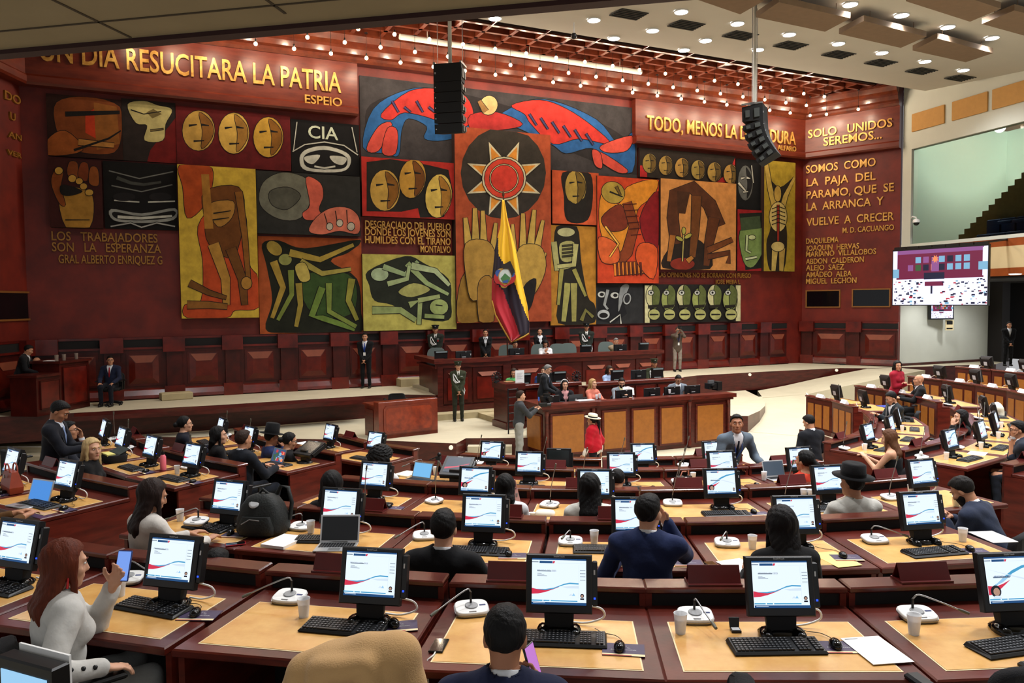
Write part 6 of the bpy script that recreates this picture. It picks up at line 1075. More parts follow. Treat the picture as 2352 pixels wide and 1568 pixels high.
def person(label, head_px=None, pos=None, floor=0.0, face=0.0, pose='sit', h=1.72, fem=False, skin='mid', hair=('short', BLK), lean=4, twist=0, hy=0, hp=0, tilt=0, L=None, R=None, fit=None, res=0.014, group=None, hat=None, extra=(), legs=True, curl=0.5, category='person', depth=None, bend=0):
    fit = fit or {}; k_ = h / 1.75; rzw = math.radians(face)
    zp = 0.95 if pose == 'stand' else 0.56
    T = rz3(math.radians(twist)) @ rx(-math.radians(lean)); P0 = np.array([0, 0, zp]); tp = lambda x, y, z: P0 + T @ np.array([x, y, z])
    HR = rz3(math.radians(hy)) @ ry(math.radians(tilt)) @ rx(-math.radians(hp)); nb = tp(0, -0.01, 0.50)
    NT = rz3(math.radians(hy * .3)) @ rx(-math.radians(0.5 * lean + 0.35 * hp + bend)); Hc = nb + NT @ np.array([0, 0.028, 0.155]); hpnt = lambda x, y, z: Hc + HR @ np.array([x, y, z])
    if head_px is not None:
        tgt = atY(head_px[0], head_px[1], depth) if depth is not None else at(head_px[0], head_px[1], floor + Hc[2] * k_)
        o = rz3(rzw) @ (Hc * k_); pos = np.array([tgt[0] - o[0], tgt[1] - o[1], floor])
    root = thing('person', label, category, pos, rzw, group); root.scale = (k_, k_, k_)
    sw = 0.165 if fem else 0.19
    sw = sw + (0.008 if (fit.get('kind', 'suit') in ('suit', 'uniform')) else 0)
    SHO = {1: tp(sw, 0, 0.445), -1: tp(-sw, 0, 0.445)}
    defs = {'sit': (0.20, 0.30, 0.80), 'stand': (0.24, 0.06, 0.80)}[pose]
    tgtL = np.array(L if L is not None else (-defs[0], defs[1], defs[2]), float); tgtR = np.array(R if R is not None else defs, float)
    arm = {}
    for sd, tg in ((1, tgtR), (-1, tgtL)):
        S = SHO[sd]; l1, l2 = 0.295, 0.265; v = tg - S; dd = min(np.linalg.norm(v), l1 + l2 - 0.012); dd = max(dd, 0.12); dr = unit(v); tg = S + dr * dd
        a = (l1 * l1 - l2 * l2 + dd * dd) / (2 * dd); hh = math.sqrt(max(0, l1 * l1 - a * a)); pole = np.array([sd * 0.55, -0.5, -0.9]); pole = pole - dr * (pole @ dr); E = S + dr * a + unit(pole) * hh; arm[sd] = (S, E, tg)
    leg = {}
    for sd in (1, -1):
        hip = P0 + np.array([sd * 0.092, 0.0, -0.02])
        if pose == 'stand': kn = np.array([sd * 0.10, 0.02, 0.50]); an = np.array([sd * 0.11, -0.02, 0.09])
        else: kn = np.array([sd * 0.13, 0.43, 0.53]); an = np.array([sd * 0.13, 0.40, 0.09])
        leg[sd] = (hip, kn, an)
    allp = [Hc] + [p for t in list(arm.values()) + list(leg.values()) for p in t] + [P0]
    lo = np.min(allp, 0) - 0.24; hi = np.max(allp, 0) + 0.24
    def torso(F, e, k=0.05, low=True):
        w1, w2, w3 = (0.138, 0.114, 0.160) if fem else (0.160, 0.136, 0.152)
        F.ell(tp(0, 0.0, 0.35), (w1 + e, 0.108 + e, 0.19 + e), T, k); F.cap(tp(-sw + .045, -.005, 0.435), tp(sw - .045, -.005, 0.435), 0.066 + e, 0.066 + e, k); F.ell(tp(0, 0.008, 0.16), (w2 + e, 0.102 + e, 0.17 + e), T, k)
        F.cap(tp(-0.08, -0.015, 0.45), tp(-0.02, -0.01, 0.50), 0.045 + e, 0.04 + e, k); F.cap(tp(0.08, -0.015, 0.45), tp(0.02, -0.01, 0.50), 0.045 + e, 0.04 + e, k)
        if fem:
            for sd in (1, -1): F.ell(tp(sd * 0.066, 0.082, 0.325), (0.06 + e, 0.055 + e, 0.06 + e), T, 0.03)
        if low: F.ell(P0 + T @ np.array([0, 0, 0.02]), (w3 + e, 0.115 + e, 0.13 + e), T, k)
    def arms(F, e, frac=1.0, k=0.03, w0=0.0):
        for sd in (1, -1):
            S, E, Wr = arm[sd]; F.cap(S, E if frac >= .5 else S + (E - S) * frac * 2, 0.051 + e, 0.041 + e + w0 * .5, k)
            if frac > 0.5: F.cap(E, E + (Wr - E) * min(1, (frac - .5) * 2), 0.040 + e + w0 * .5, 0.027 + e + w0, k)
    def legsf(F, e, k=0.03, low=1.0):
        for sd in (1, -1): hp_, kn, an = leg[sd]; F.cap(hp_, kn, 0.083 + e, 0.058 + e, k); F.cap(kn, kn + (an - kn) * low, 0.056 + e, 0.040 + e, k)
    # --- body: torso, limbs, then a finer head and hands in the same mesh
    F = Field(lo, hi, max(0.018, res)); torso(F, 0.0); arms(F, 0); legsf(F, 0) if legs else None; F.cap(nb, Hc + HR @ np.array([0, -0.015, -0.06]), 0.056, 0.054, 0.03); parts = [F.surf()]
    hres = min(res, 0.0085)
    F = Field(Hc - 0.20, Hc + 0.19, hres); f_ = 0.94 if fem else 1.0
    F.cap(nb, hpnt(0, -0.018, -0.05), 0.057 * f_, 0.055 * f_, 0.02); F.ell(hpnt(0, -0.014, 0.030), (0.077, 0.096, 0.094), HR, 0.02); F.ell(hpnt(0, 0.026, -0.038), (0.060 * f_, 0.068, 0.083), HR, 0.03); F.ell(hpnt(0, 0.066, -0.098), (0.027, 0.022, 0.020), HR, 0.03)
    F.cap(hpnt(0, 0.090, 0.016), hpnt(0, 0.108, -0.026), 0.008, 0.0125, 0.012); F.ell(hpnt(0, 0.094, -0.030), (0.019, 0.011, 0.009), HR, 0.01); F.ell(hpnt(0, 0.080, 0.034), (0.055, 0.014, 0.011), HR, 0.02); F.ell(hpnt(0, 0.088, -0.060), (0.025, 0.010, 0.010), HR, 0.012)
    for sd in (1, -1): F.ell(hpnt(sd * 0.077, -0.010, -0.008), (0.010, 0.021, 0.033), HR @ rz3(sd * -0.35), 0.008); F.ell(hpnt(sd * 0.046, 0.058, -0.024), (0.02, 0.022, 0.02), HR, 0.02)
    for sd in (1, -1):
        x, y, z = F.local(hpnt(sd * 0.030, 0.102, 0.012), HR); F.cut(-(np.sqrt((x / 1.5) ** 2 + y ** 2 + (z * 1.6) ** 2) - 0.0145))
    parts.append(F.surf())
    for sd in (1, -1):
        S, E, Wr = arm[sd]; d = unit(Wr - E); ref = np.array([0, 0, -1.0]) if abs(d[2]) < 0.75 else np.array([0, -1.0 if d[2] > 0 else 0.2, 0]) + np.array([-sd * 0.8, 0, 0])
        n = unit(ref - d * (ref @ d)); s_ = np.cross(d, n); th = s_ * sd; F = Field(np.minimum(Wr - 0.06, Wr + d * 0.2 - 0.12), np.maximum(Wr + 0.06, Wr + d * 0.2 + 0.12), min(0.0075, res * 0.6)); Rm = np.stack([s_, n, d], 1)
        F.cap(Wr - d * 0.06, Wr + d * 0.01, 0.030, 0.025, 0.01); F.ell(Wr + d * 0.052, (0.041, 0.0165, 0.052), Rm, 0.015)
        for q, (o, ln, rr) in enumerate(((0.031, 0.066, .0098), (0.0105, 0.076, .0100), (-0.0105, 0.070, .0096), (-0.031, 0.054, .0086))):
            a0 = curl * (0.5 + 0.1 * q); b0 = Wr + d * 0.088 + th * o; d1 = d * math.cos(a0) + n * math.sin(a0) + th * o * 2; p1 = b0 + unit(d1) * ln * 0.55; a1 = a0 + curl * 1.1; d2 = d * math.cos(a1) + n * math.sin(a1); p2 = p1 + d2 * ln * 0.5; F.cap(b0, p1, rr, rr * .95, 0.004); F.cap(p1, p2, rr * .95, rr * .8, 0.004)
        t0 = Wr + d * 0.028 + th * 0.033; t1 = t0 + unit(d * 0.7 + th * 0.62 + n * 0.35) * 0.048; t2 = t1 + unit(d * 0.9 + th * 0.15 + n * 0.4) * 0.034; F.cap(t0, t1, 0.0145, 0.0115, 0.01); F.cap(t1, t2, 0.0115, 0.0095, 0.005); parts.append(F.surf())
    body = link('body', surf_mesh('body', parts, skinm(skin)), root)
    # --- face details
    b = MB(); X = np.eye(4); X[:3, :3] = HR; X[:3, 3] = Hc
    for sd in (1, -1): b.ball((sd * 0.030, 0.0800, 0.012), 0.0115, 8, 0, X, (1.15, 1, 0.55)); b.ball((sd * 0.030, 0.0885, 0.0120), 0.0055, 6, 1, X, (1, .8, 1))
    b.build('eyes', [mat('eye_white', (226, 222, 214), rough=0.3), mat('eye_dark', (30, 20, 16), rough=0.2)], body)
    hc_ = hair[1] if hair else GRY
    b = MB()
    for sd in (1, -1): b.tube([tuple(X[:3, :3] @ np.array(p) + X[:3, 3]) for p in ((sd * 0.014, 0.097, 0.034), (sd * 0.032, 0.094, 0.040), (sd * 0.050, 0.082, 0.034))], [0.0045, 0.0045, 0.003], 5)
    b.build('eyebrows', hairm(hc_ if hair[0] != 'bald' else BRN), body)
    b = MB(); b.ball((0, 0.0945, -0.0565), 0.008, 8, 0, X, (2.6, 0.7, 0.55)); b.ball((0, 0.0935, -0.0645), 0.008, 8, 0, X, (2.2, 0.7, 0.55)); b.build('lips', mat('lips_f' if fem else 'lips_m', (150, 60, 60) if fem else (146, 86, 72), rough=0.45), body)
    # --- hair
    st = hair[0]
    if st != 'bald':
        down = np.array([0, 0, -1.0]); back = HR @ np.array([0, -1.0, 0]); rt = HR @ np.array([1.0, 0, 0]); ln = hair[2] if len(hair) > 2 else 0.4
        vol = {'short': 0.0065, 'afro': 0.065, 'medium': 0.018, 'long': 0.016, 'bun': 0.008, 'ponytail': 0.008}[st]
        F = Field(Hc - np.array([0.24, 0.24, ln + 0.2 if st in ('long', 'ponytail', 'medium') else 0.22]), Hc + 0.24, max(0.009, res * .75)); F.ell(hpnt(0, -0.018, 0.036), (0.080 + vol, 0.098 + vol, 0.094 + vol), HR, 0.0)
        if st == 'short': F.ell(hpnt(0, 0.02, 0.085), (0.06, 0.07, 0.045), HR, 0.02)
        if st == 'afro': F.ell(hpnt(0, -0.03, 0.0), (0.13, 0.12, 0.12), HR, 0.03)
        x, y, z = F.local(Hc, HR)
        if st == 'short': g = y - np.interp(z, [-0.12, -0.03, 0.02, 0.05, 0.075, 0.092, 0.106], [-0.060, -0.030, 0.002, 0.022, 0.044, 0.07, 0.13]); F.cut(g * 0.8); F.cut(-0.062 - z)
        elif st == 'afro': g = y - np.interp(z, [-0.16, -0.05, 0.03, 0.07, 0.10], [-0.02, -0.01, 0.02, 0.075, 0.16]); F.cut(g * 0.8)
        else:
            g = y - np.interp(z, [-0.16, -0.05, 0.02, 0.055, 0.078, 0.096, 0.108], [0.0, 0.005, 0.016, 0.030, 0.048, 0.075, 0.14]); F.cut(g * 0.8)
            if st in ('bun', 'ponytail'): F.cut(-0.08 - z + y * .5)
        if st in ('long', 'medium'):
            L_ = ln if st == 'long' else 0.16; base = Hc + back * 0.055
            drop = down * 0.92 + back * (0.25 if pose == 'sit' else 0.2); e1 = base + drop * (L_ * .5) + back * 0.012; e2 = base + down * L_ + back * 0.06
            for q in (-1, -.35, .35, 1): F.cap(base + rt * 0.055 * q + HR @ np.array([0, 0, 0.02]) - back * 0.03 * abs(q), e1 + rt * 0.060 * q, 0.046, 0.038, 0.03); F.cap(e1 + rt * 0.060 * q, e2 + rt * 0.048 * q, 0.037, 0.022 + .01 * (q * q < .2), 0.03)
            for q in (-1, 1): F.cap(hpnt(q * 0.073, 0.012, 0.03), hpnt(q * 0.080, 0.012, 0.03) + down * min(L_, 0.22), 0.022, 0.016, 0.02)
        if st == 'bun': F.ell(hpnt(0, -0.135, 0.0), (0.042, 0.042, 0.042), HR, 0.012)
        if st == 'ponytail': F.cap(hpnt(0, -0.10, 0.02), hpnt(0.02, -0.15, -0.03), 0.03, 0.036, 0.01); F.cap(hpnt(0.02, -0.15, -0.03), hpnt(0.03, -0.16, 0) + down * ln, 0.038, 0.018, 0.01)
        X_, Y_, Z_ = F.ax[0][:, None, None], F.ax[1][None, :, None], F.ax[2][None, None, :]; wv = (0.012 if st == 'afro' else 0.0028); F.A = F.A + wv * np.sin(95 * X_ + 40 * np.sin(9 * Z_)) * np.sin(60 * Y_ + 22 * Z_) if st in ('short', 'afro') else F.A + 0.0035 * np.sin(110 * X_ + 8 * np.sin(14 * Z_)) * np.cos(90 * Y_ + 5 * Z_)
        sf = F.surf()
        if len(sf[0]): link('hair', surf_mesh('hair', [sf], hairm(hc_)), root)
    # --- clothing
    def layer(name, build, m, r=None, cuts=()):
        F = Field(lo, hi, r or res); build(F); X_, Y_, Z_ = F.ax[0][:, None, None], F.ax[1][None, :, None], F.ax[2][None, None, :]
        if name != 'shirt': F.A = F.A + 0.0032 * np.sin(31 * Z_ + 17 * X_ + 3 * np.sin(11 * Y_)) * np.sin(23 * X_ - 19 * Y_ + 9 * Z_) + 0.002 * np.sin(52 * Z_ - 20 * Y_ + 14 * X_)
        for c in cuts: F.cut(c(F))
        sf = F.surf()
        if len(sf[0]): return link(name, surf_mesh(name, [sf], m), root)
    def neckcut(zc): return lambda F: (lambda q: q[2] - zc - 0.30 * np.abs(q[0]) * 0 )(F.local(P0, T))
    def nohead(F): q = F.local(nb, T); return -(np.sqrt(q[0] ** 2 + q[1] ** 2 + (q[2] - 0.03) ** 2 * 0.5) - 0.066)
    def vcut(depth_, wd):
        def c(F): q = F.local(P0, T); return -np.maximum(np.maximum(np.abs(q[0]) - (q[2] - depth_) * wd, -(q[1] - 0.02)), q[2] - 0.60)
        return c
    kind = fit.get('kind', 'suit'); main = fit.get('top', (24, 25, 30)); tr = fit.get('bottom', (22, 22, 26)); sh = fit.get('shirt', (222, 224, 228)); tie = fit.get('tie')
    hemz = -0.10 if pose == 'stand' else -0.06
    def hem(z): return lambda F: z - F.local(P0, T)[2]
    if legs:
        layer('trousers', lambda F: (F.ell(P0 + T @ np.array([0, 0, 0.02]), (0.176, 0.124, 0.13), T, 0.03), legsf(F, 0.010, 0.03, 0.97)), cloth(tr), None, [lambda F: F.local(P0, T)[2] - 0.10])
        for sd in (1, -1):
            an = leg[sd][2]; F = Field(an - np.array([0.09, 0.12, 0.12]), an + np.array([0.09, 0.24, 0.12]), 0.012); F.ell(an + np.array([0, 0.055, -0.055]), (0.046, 0.125, 0.042), None, 0.02); F.cap(an, an + np.array([0, -0.01, -0.05]), 0.045, 0.05, 0.02); F.cut(0.002 - F.local(np.zeros(3), np.eye(3))[2]); link('shoe', surf_mesh('shoe', [F.surf()], mat('shoe_%d' % sum(fit.get('shoe', (16, 15, 15))), fit.get('shoe', (16, 15, 15)), rough=0.35)), root)
    if kind in ('suit', 'uniform'):
        layer('shirt', lambda F: (torso(F, 0.006), F.cap(nb - T @ np.array([0, 0, 0.02]), nb + NT @ np.array([0, 0.004, 0.046]), 0.069, 0.064, 0.02)), cloth(sh, 'cotton'), None, [lambda F: F.local(nb, NT)[2] - 0.046 - F.local(nb, NT)[1] * -0.2])
        def jk(F):
            torso(F, 0.020); arms(F, 0.014, 0.97, 0.03, 0.008); F.ell(tp(0, 0.0, 0.16), (0.158, 0.118, 0.24), T, 0.04)
            for sd in (1, -1): F.cap(tp(sd * 0.06, -0.012, 0.468), tp(sd * (sw + 0.008), -0.006, 0.449), 0.050, 0.056, 0.03)
            F.ell(P0 + T @ np.array([0, 0, -0.02]), (0.176, 0.128, 0.30), T, 0.05) if pose == 'stand' else None
        layer('jacket', jk, cloth(main), None, [nohead, vcut(fit.get('v', 0.20), 0.24), hem(hemz - 0.07)])
        b = MB(); XT = np.eye(4); XT[:3, :3] = T; XT[:3, 3] = P0                       # lapels
        for sd in (1, -1): b.loft([[(sd * 0.066, 0.098, 0.47), (sd * 0.095, 0.095, 0.42), (sd * 0.098, 0.108, 0.36), (sd * 0.008, 0.138, 0.20), (sd * 0.020, 0.136, 0.26), (sd * 0.050, 0.118, 0.40)], [(sd * 0.066, 0.107, 0.47), (sd * 0.095, 0.104, 0.42), (sd * 0.098, 0.117, 0.36), (sd * 0.008, 0.147, 0.20), (sd * 0.020, 0.145, 0.26), (sd * 0.050, 0.127, 0.40)]], 0, True, True, True, XT)
        b.build('lapels', cloth(main), root)
        if tie is not None:
            b = MB(); b.loft([[(-w_, y, z), (w_, y, z), (w_ * .8, y + 0.012, z), (-w_ * .8, y + 0.012, z)] for w_, y, z in ((0.006, 0.117, 0.14), (0.030, 0.117, 0.17), (0.026, 0.121, 0.25), (0.020, 0.118, 0.36), (0.014, 0.092, 0.455), (0.020, 0.072, 0.485), (0.016, 0.062, 0.50))], 0, True, True, True, XT); b.build('tie', cloth(tie, 'silk'), root)
        for sd in (1, -1):
            S, E, Wr = arm[sd]; d = unit(Wr - E); b = MB(); b.tube([Wr - d * 0.03, Wr + d * 0.004], 0.036, 10); b.build('cuff', cloth(sh, 'cotton'), root)
    elif kind in ('top', 'sweater', 'shawl'):
        slv = fit.get('sleeve', 0.97); e = 0.014 if kind == 'top' else 0.020
        layer('top', lambda F: (torso(F, e), arms(F, e, slv, 0.03, fit.get('puff', 0.0)) if slv > 0 else None), cloth(main), None, [nohead, hem(hemz)] + ([vcut(fit['v'], 0.3)] if 'v' in fit else []) + ([lambda F: F.local(P0, T)[2] - fit['bare']] if 'bare' in fit else []))
        if 'collar' in fit: b = MB(); XT = np.eye(4); XT[:3, :3] = NT; XT[:3, 3] = nb; b.lathe([(0.078, -0.02), (0.070, 0.012), (0.062, 0.034), (0.058, 0.03)], 16, 0, XT); b.build('collar', cloth(fit['collar'], 'cotton'), root)
        if kind == 'shawl': layer('shawl', lambda F: (torso(F, 0.035, 0.06), arms(F, 0.04, 0.62, 0.06), F.ell(tp(0, 0.02, 0.12), (0.23, 0.18, 0.24), T, 0.06)), cloth(fit['shawl'], 'velvet'), None, [nohead, lambda F: (lambda q: 0.02 - q[2] - 0.35 * np.abs(q[0]))(F.local(P0, T))])
    # --- headwear
    if hat:
        XH = np.eye(4); XH[:3, :3] = HR @ rx(math.radians(hat[2] if len(hat) > 2 else 6)); XH[:3, 3] = hpnt(0, -0.012, 0.062); c = hat[1]; b = MB()
        if hat[0] == 'brim':
            hh_ = hat[3] if len(hat) > 3 else 0.12; b.lathe([(0.092, 0.0), (0.165, 0.004), (0.170, 0.012), (0.10, 0.016), (0.100, 0.03), (0.094, hh_), (0.075, hh_ + 0.012), (0.02, hh_ + 0.004)], 26, 0, XH, True, 1.0, 1.12); b.build('hat', cloth(c, 'felt'), root)
            b = MB(); b.lathe([(0.1025, 0.014), (0.1025, 0.044)], 24, 0, XH, True, 1.0, 1.12, False); b.build('hat_band', cloth((16, 15, 16), 'felt'), root)
        else:
            b.lathe([(0.092, -0.02), (0.095, 0.035), (0.125, 0.075), (0.122, 0.088), (0.02, 0.095)], 24, 0, XH, True, 1.0, 1.1); b.loft([[(0.075 * math.cos(a), 0.07 + 0.07 * math.sin(a), -0.02 - 0.02 * math.sin(a)) for a in [PI * i / 10 for i in range(11)]], [(0.075 * math.cos(a), 0.07 + 0.07 * math.sin(a), -0.012 - 0.02 * math.sin(a)) for a in [PI * i / 10 for i in range(11)]]], 1, False, True, True, XH); b.build('cap', [cloth(c, 'felt'), M['black']], root); b = MB(); b.ball((0, 0.105, 0.045), 0.022, 8, 0, XH, (1, .4, 1)); b.build('cap_badge', M['silver'], root)
    XT = np.eye(4); XT[:3, :3] = T; XT[:3, 3] = P0; XHd = np.eye(4); XHd[:3, :3] = HR; XHd[:3, 3] = Hc
    for ex in extra:
        if ex == 'glasses':
            b = MB()
            for sd in (1, -1): b.tube([(sd * 0.030 + 0.022 * math.cos(a), 0.101, 0.010 + 0.017 * math.sin(a)) for a in [2 * PI * i / 10 for i in range(11)]], 0.0022, 4, 0, XHd); b.tube([(sd * 0.052, 0.099, 0.014), (sd * 0.082, 0.0, 0.012)], 0.002, 4, 0, XHd)
            b.build('glasses', M['black'], root)
        if ex == 'beard':
            F = Field(Hc - 0.2, Hc + 0.1, 0.009); F.ell(hpnt(0, 0.030, -0.050), (0.068, 0.072, 0.080), HR, 0.0); F.ell(hpnt(0, 0.066, -0.100), (0.036, 0.032, 0.028), HR, 0.02); x, y, z = F.local(Hc, HR); F.cut(z + 0.035 - np.abs(x) * 0.6); F.cut(-(np.sqrt(x ** 2 + ((y - .1)) ** 2 + ((z + 0.06) * 1.8) ** 2) - 0.026)); sf = F.surf(); link('beard', surf_mesh('beard', [sf], hairm(hc_)), root)
        if ex == 'cords':
            b = MB()
            for q in range(3): b.tube([(0.155, 0.05, 0.47), (0.10 - .01 * q, 0.145, 0.40 - .03 * q), (0.03 - .02 * q, 0.158, 0.27 - .03 * q), (-0.03, 0.152, 0.20 + .03 * q)], 0.010, 6, 0, XT); b.tube([(0.155, 0.05, 0.47), (0.15, 0.13, 0.36 - .05 * q), (0.09, 0.155, 0.25 - .03 * q), (0.0, 0.155, 0.20)], 0.009, 6, 0, XT)
            b.build('white_cords', M['white'], root); b = MB(); b.lathe([(0.176, 0.05), (0.178, 0.10)], 24, 0, XT, True, 1.02, 0.80, False); b.tube([(-0.17, 0.02, 0.06), (-0.20, 0.0, -0.06), (-0.17, 0.04, -0.18), (-0.12, 0.1, -0.02)], 0.014, 5, 0, XT); b.build('white_belt', M['white'], root)
            b = MB(); b.box(-0.115, -0.05, 0.128, 0.14, 0.37, 0.385, 0, XT); b.box(-0.10, -0.06, 0.13, 0.142, 0.30, 0.35, 1, XT); b.build('badges', [M['silver'], mat('medal_red', (150, 40, 40), rough=0.5)], root)
        if ex == 'bowtie': b = MB(); b.loft([[(-0.05, 0.10, 0.455), (-0.05, 0.112, 0.455), (-0.05, 0.112, 0.50), (-0.05, 0.10, 0.50)], [(0, 0.112, 0.475), (0, 0.122, 0.475), (0, 0.122, 0.482), (0, 0.112, 0.482)], [(0.05, 0.10, 0.455), (0.05, 0.112, 0.455), (0.05, 0.112, 0.50), (0.05, 0.10, 0.50)]], 0, False, True, True, XT); b.build('bow_tie', M['black'], root)
        if ex == 'lanyard': b = MB(); b.tube([(0.07, 0.02, 0.51), (0.05, 0.15, 0.38), (0.0, 0.158, 0.20), (-0.05, 0.15, 0.38), (-0.07, 0.02, 0.51)], 0.006, 5, 0, XT); b.box(-0.035, 0.035, 0.15, 0.158, 0.09, 0.19, 1, XT); b.build('lanyard_badge', [cloth((40, 70, 150), 'silk'), M['white']], root)
        if ex == 'headband': b = MB(); b.tube([tuple(Hc + HR @ np.array([0.096 * math.cos(a), 0.0 - 0.01, 0.036 + 0.112 * math.sin(a)])) for a in [PI * i / 12 for i in range(13)]], 0.010, 6); b.build('headband', M['white'], root)
        if ex == 'earring': b = MB(); b.tube([tuple(hpnt(0.082, -0.004, -0.045)), tuple(hpnt(0.084, -0.004, -0.10))], 0.006, 6); b.build('earring', mat('red_earring', (190, 30, 30), rough=0.4), root)
        if ex == 'hairclip': b = MB(); b.box(0.07, 0.10, -0.07, -0.05, 0.0, 0.03, 0, XHd); b.build('hair_clip', M['silver'], root)
        if ex == 'buttons':
            S, E, Wr = arm[1]; d = unit(Wr - E); b = MB()
            for q in range(3): b.ball(tuple(E + d * (0.10 + 0.055 * q) + np.array([0.042, 0.0, 0.025])), 0.013, 8)
            b.build('buttons', M['black'], root)
    root['_wr'] = 0; del root['_wr']
    return root, arm, (Hc, HR, k_)
def hand_world(res_, sd, off=(0, 0, 0)):
    root, arm, _ = res_; bpy.context.view_layer.update(); S, E, Wr = arm[sd]; d = unit(Wr - E); p = Wr + d * 0.08 + np.array(off); return np.array(root.matrix_world @ Vector(p)), root.rotation_euler[2]
# ------------------------------------------------------------------ everybody in the hall
NAV, DKS, GRS, BLS = (30, 38, 70), (22, 23, 28), (96, 104, 116), (34, 42, 66)
SUIT = lambda top=DKS, tie=None, shirt=(222, 224, 228), bottom=None, v=0.20: dict(kind='suit', top=top, tie=tie, shirt=shirt, bottom=bottom or top, v=v)
TOP = lambda top, **k: dict(kind='top', top=top, **k)
UNI = dict(kind='uniform', top=(50, 54, 36), bottom=(42, 44, 32), shirt=(206, 204, 190), tie=(40, 42, 30), v=0.32)
DUN = dict(kind='uniform', top=(34, 38, 32), bottom=(34, 36, 32), shirt=(220, 218, 210), tie=(30, 32, 30), v=0.32)
CLASP = dict(L=(-0.015, 0.21, 0.86), R=(0.02, 0.235, 0.83))
LAP = dict(L=(-0.10, 0.34, 0.72), R=(0.10, 0.34, 0.72)); DESK = dict(L=(-0.14, 0.44, 0.80), R=(0.14, 0.44, 0.80))
def chair_for(res_, label, dy=0.12, key='chair'):
    root = res_[0]; a = root.rotation_euler[2]; p = np.array(root.location); p = p + np.array([-math.sin(a), math.cos(a), 0]) * dy
    return place('chair', make_chair, (), label, p, a)
def sit(label, px, floor, face, chair=True, **k):
    r = person(label, head_px=px, floor=floor, face=face, pose='sit', **k)
    if chair: chair_for(r, 'black office chair of the ' + ' '.join(label.split()[:9]).replace(' sitting', '').replace('person in', 'person in'))
    return r
F1, F2, F3, F4, F5 = FLO
# on the stage and behind the high bench
person('person in dark suit bending over the side desk at far left', (66, 816), floor=Z_ST, face=-75, pose='stand', fit=SUIT((26, 27, 30)), lean=16, hp=25, depth=19.6, L=(-.1, .45, 1.0), R=(.1, .4, 1.0), h=1.74)
sit('bald person in dark suit seated at the far left side desk', (84, 832), Z_ST, 150, fit=SUIT((20, 20, 24)), hair=('bald', GRY), skin='mid', hp=20, depth=20.6, **LAP)
P_BLUE = sit('person in blue suit with red tie sitting against the wainscot', (253, 821), Z_ST, 186, fit=SUIT((30, 36, 58), (150, 24, 36), bottom=(24, 26, 36)), hy=28, extra=('glasses',), L=(-.17, .36, .63), R=(.17, .36, .63), depth=20.9, skin='mid')
person('person in black suit with lanyard standing alone against the wainscot', (838, 768), floor=Z_ST, face=178, pose='stand', fit=SUIT((16, 16, 18), (40, 70, 150)), extra=('lanyard',), depth=24.5, h=1.76, hy=8, **CLASP)
person('person in peaked cap and dress uniform with white cords, upper left of the high bench', (1000, 752), floor=Z_DA, face=182, pose='stand', fit=DUN, hat=('cap', (26, 28, 26), 4), extra=('cords',), depth=25.6, h=1.84, skin='tan', **CLASP)
person('person in black suit and bow tie standing left of the flag', (1115, 760), floor=Z_DA, face=184, pose='stand', fem=True, fit=SUIT((16, 16, 19), None, v=.16), hair=('bun', BLK), extra=('bowtie',), depth=26.2, h=1.68, **CLASP)
sit('person in dark suit seated at the high bench below the flag', (1183, 786), Z_DA, 200, fit=SUIT((20, 21, 26), (60, 70, 110)), depth=25.3, hp=14, **LAP)
person('person in black suit and white scarf standing right of the flag', (1240, 757), floor=Z_DA, face=190, pose='stand', fem=True, fit=SUIT((16, 16, 19), (220, 220, 220), v=.12), hair=('bun', BLK), depth=26.8, h=1.68, hy=-14, **CLASP)
sit('person in white blouse with dark hair looking down at the high bench', (1253, 789), Z_DA, 188, fem=True, fit=TOP((228, 228, 230)), hair=('medium', BLK), depth=25.6, hp=30, hy=-12, L=(-.05, .3, .88), R=(.06, .28, .95))
person('person in peaked cap and dress uniform with white cords, upper right behind empty chairs', (1347, 753), floor=Z_DA, face=180, pose='stand', fit=DUN, hat=('cap', (26, 28, 26), 4), extra=('cords',), depth=27.2, h=1.82, skin='tan', **CLASP)
sit('grey haired person in beige jacket resting chin on hand at high bench', (1415, 784), Z_DA, 190, fit=SUIT((150, 132, 106), None, (190, 186, 180)), hair=('short', GRY), depth=26.8, hp=14, L=(-.16, .32, .85), R=(.02, .19, 1.10), lean=10)
PHOTO = person('person in checked jacket taking a photograph by the wainscot', (1557, 758), floor=Z_ST, face=186, pose='stand', fit=SUIT((92, 78, 66), None, (50, 44, 40), (140, 128, 116)), hair=('short', (60, 56, 52)), depth=29.4, h=1.7, hp=6, L=(-.06, .25, 1.60), R=(.05, .24, 1.60), extra=('lanyard',))
# clerks
person('person in olive uniform with cap standing on the platform, hands clasped', (1052, 842), floor=Z_P1, face=192, pose='stand', fem=True, fit=UNI, hat=('cap', (52, 56, 38), 4), hair=('bun', BLK), extra=('cords',), depth=21.75, h=1.68, skin='mid', **CLASP)
sit('person in olive uniform with cap behind the right clerks bench', (1503, 829), 0.72, 186, fit=UNI, hat=('cap', (52, 56, 38), 4), extra=('cords',), depth=23.3, skin='tan', **LAP)
sit('person with brown hair and green top behind the left clerks bench', (1180, 848), 0.62, 175, fem=True, fit=TOP((96, 190, 110)), hair=('long', BRN, .3), depth=21.7, hp=12, **LAP)
sit('person in blue jacket partly hidden behind the grey haired person', (1249, 846), 0.62, 172, fit=SUIT((40, 58, 110)), depth=22.2, skin='light', hair=('short', BRN), **LAP)
person('grey haired person in dark suit standing behind the secretary desk', (1258, 853), floor=Z_P1, face=-105, pose='stand', fit=SUIT((30, 32, 36), (70, 80, 110)), hair=('short', GRY), extra=('glasses',), depth=20.4, h=1.70, lean=10, hp=22, skin='light', L=(-.1, .4, 1.0), R=(.12, .35, .98))
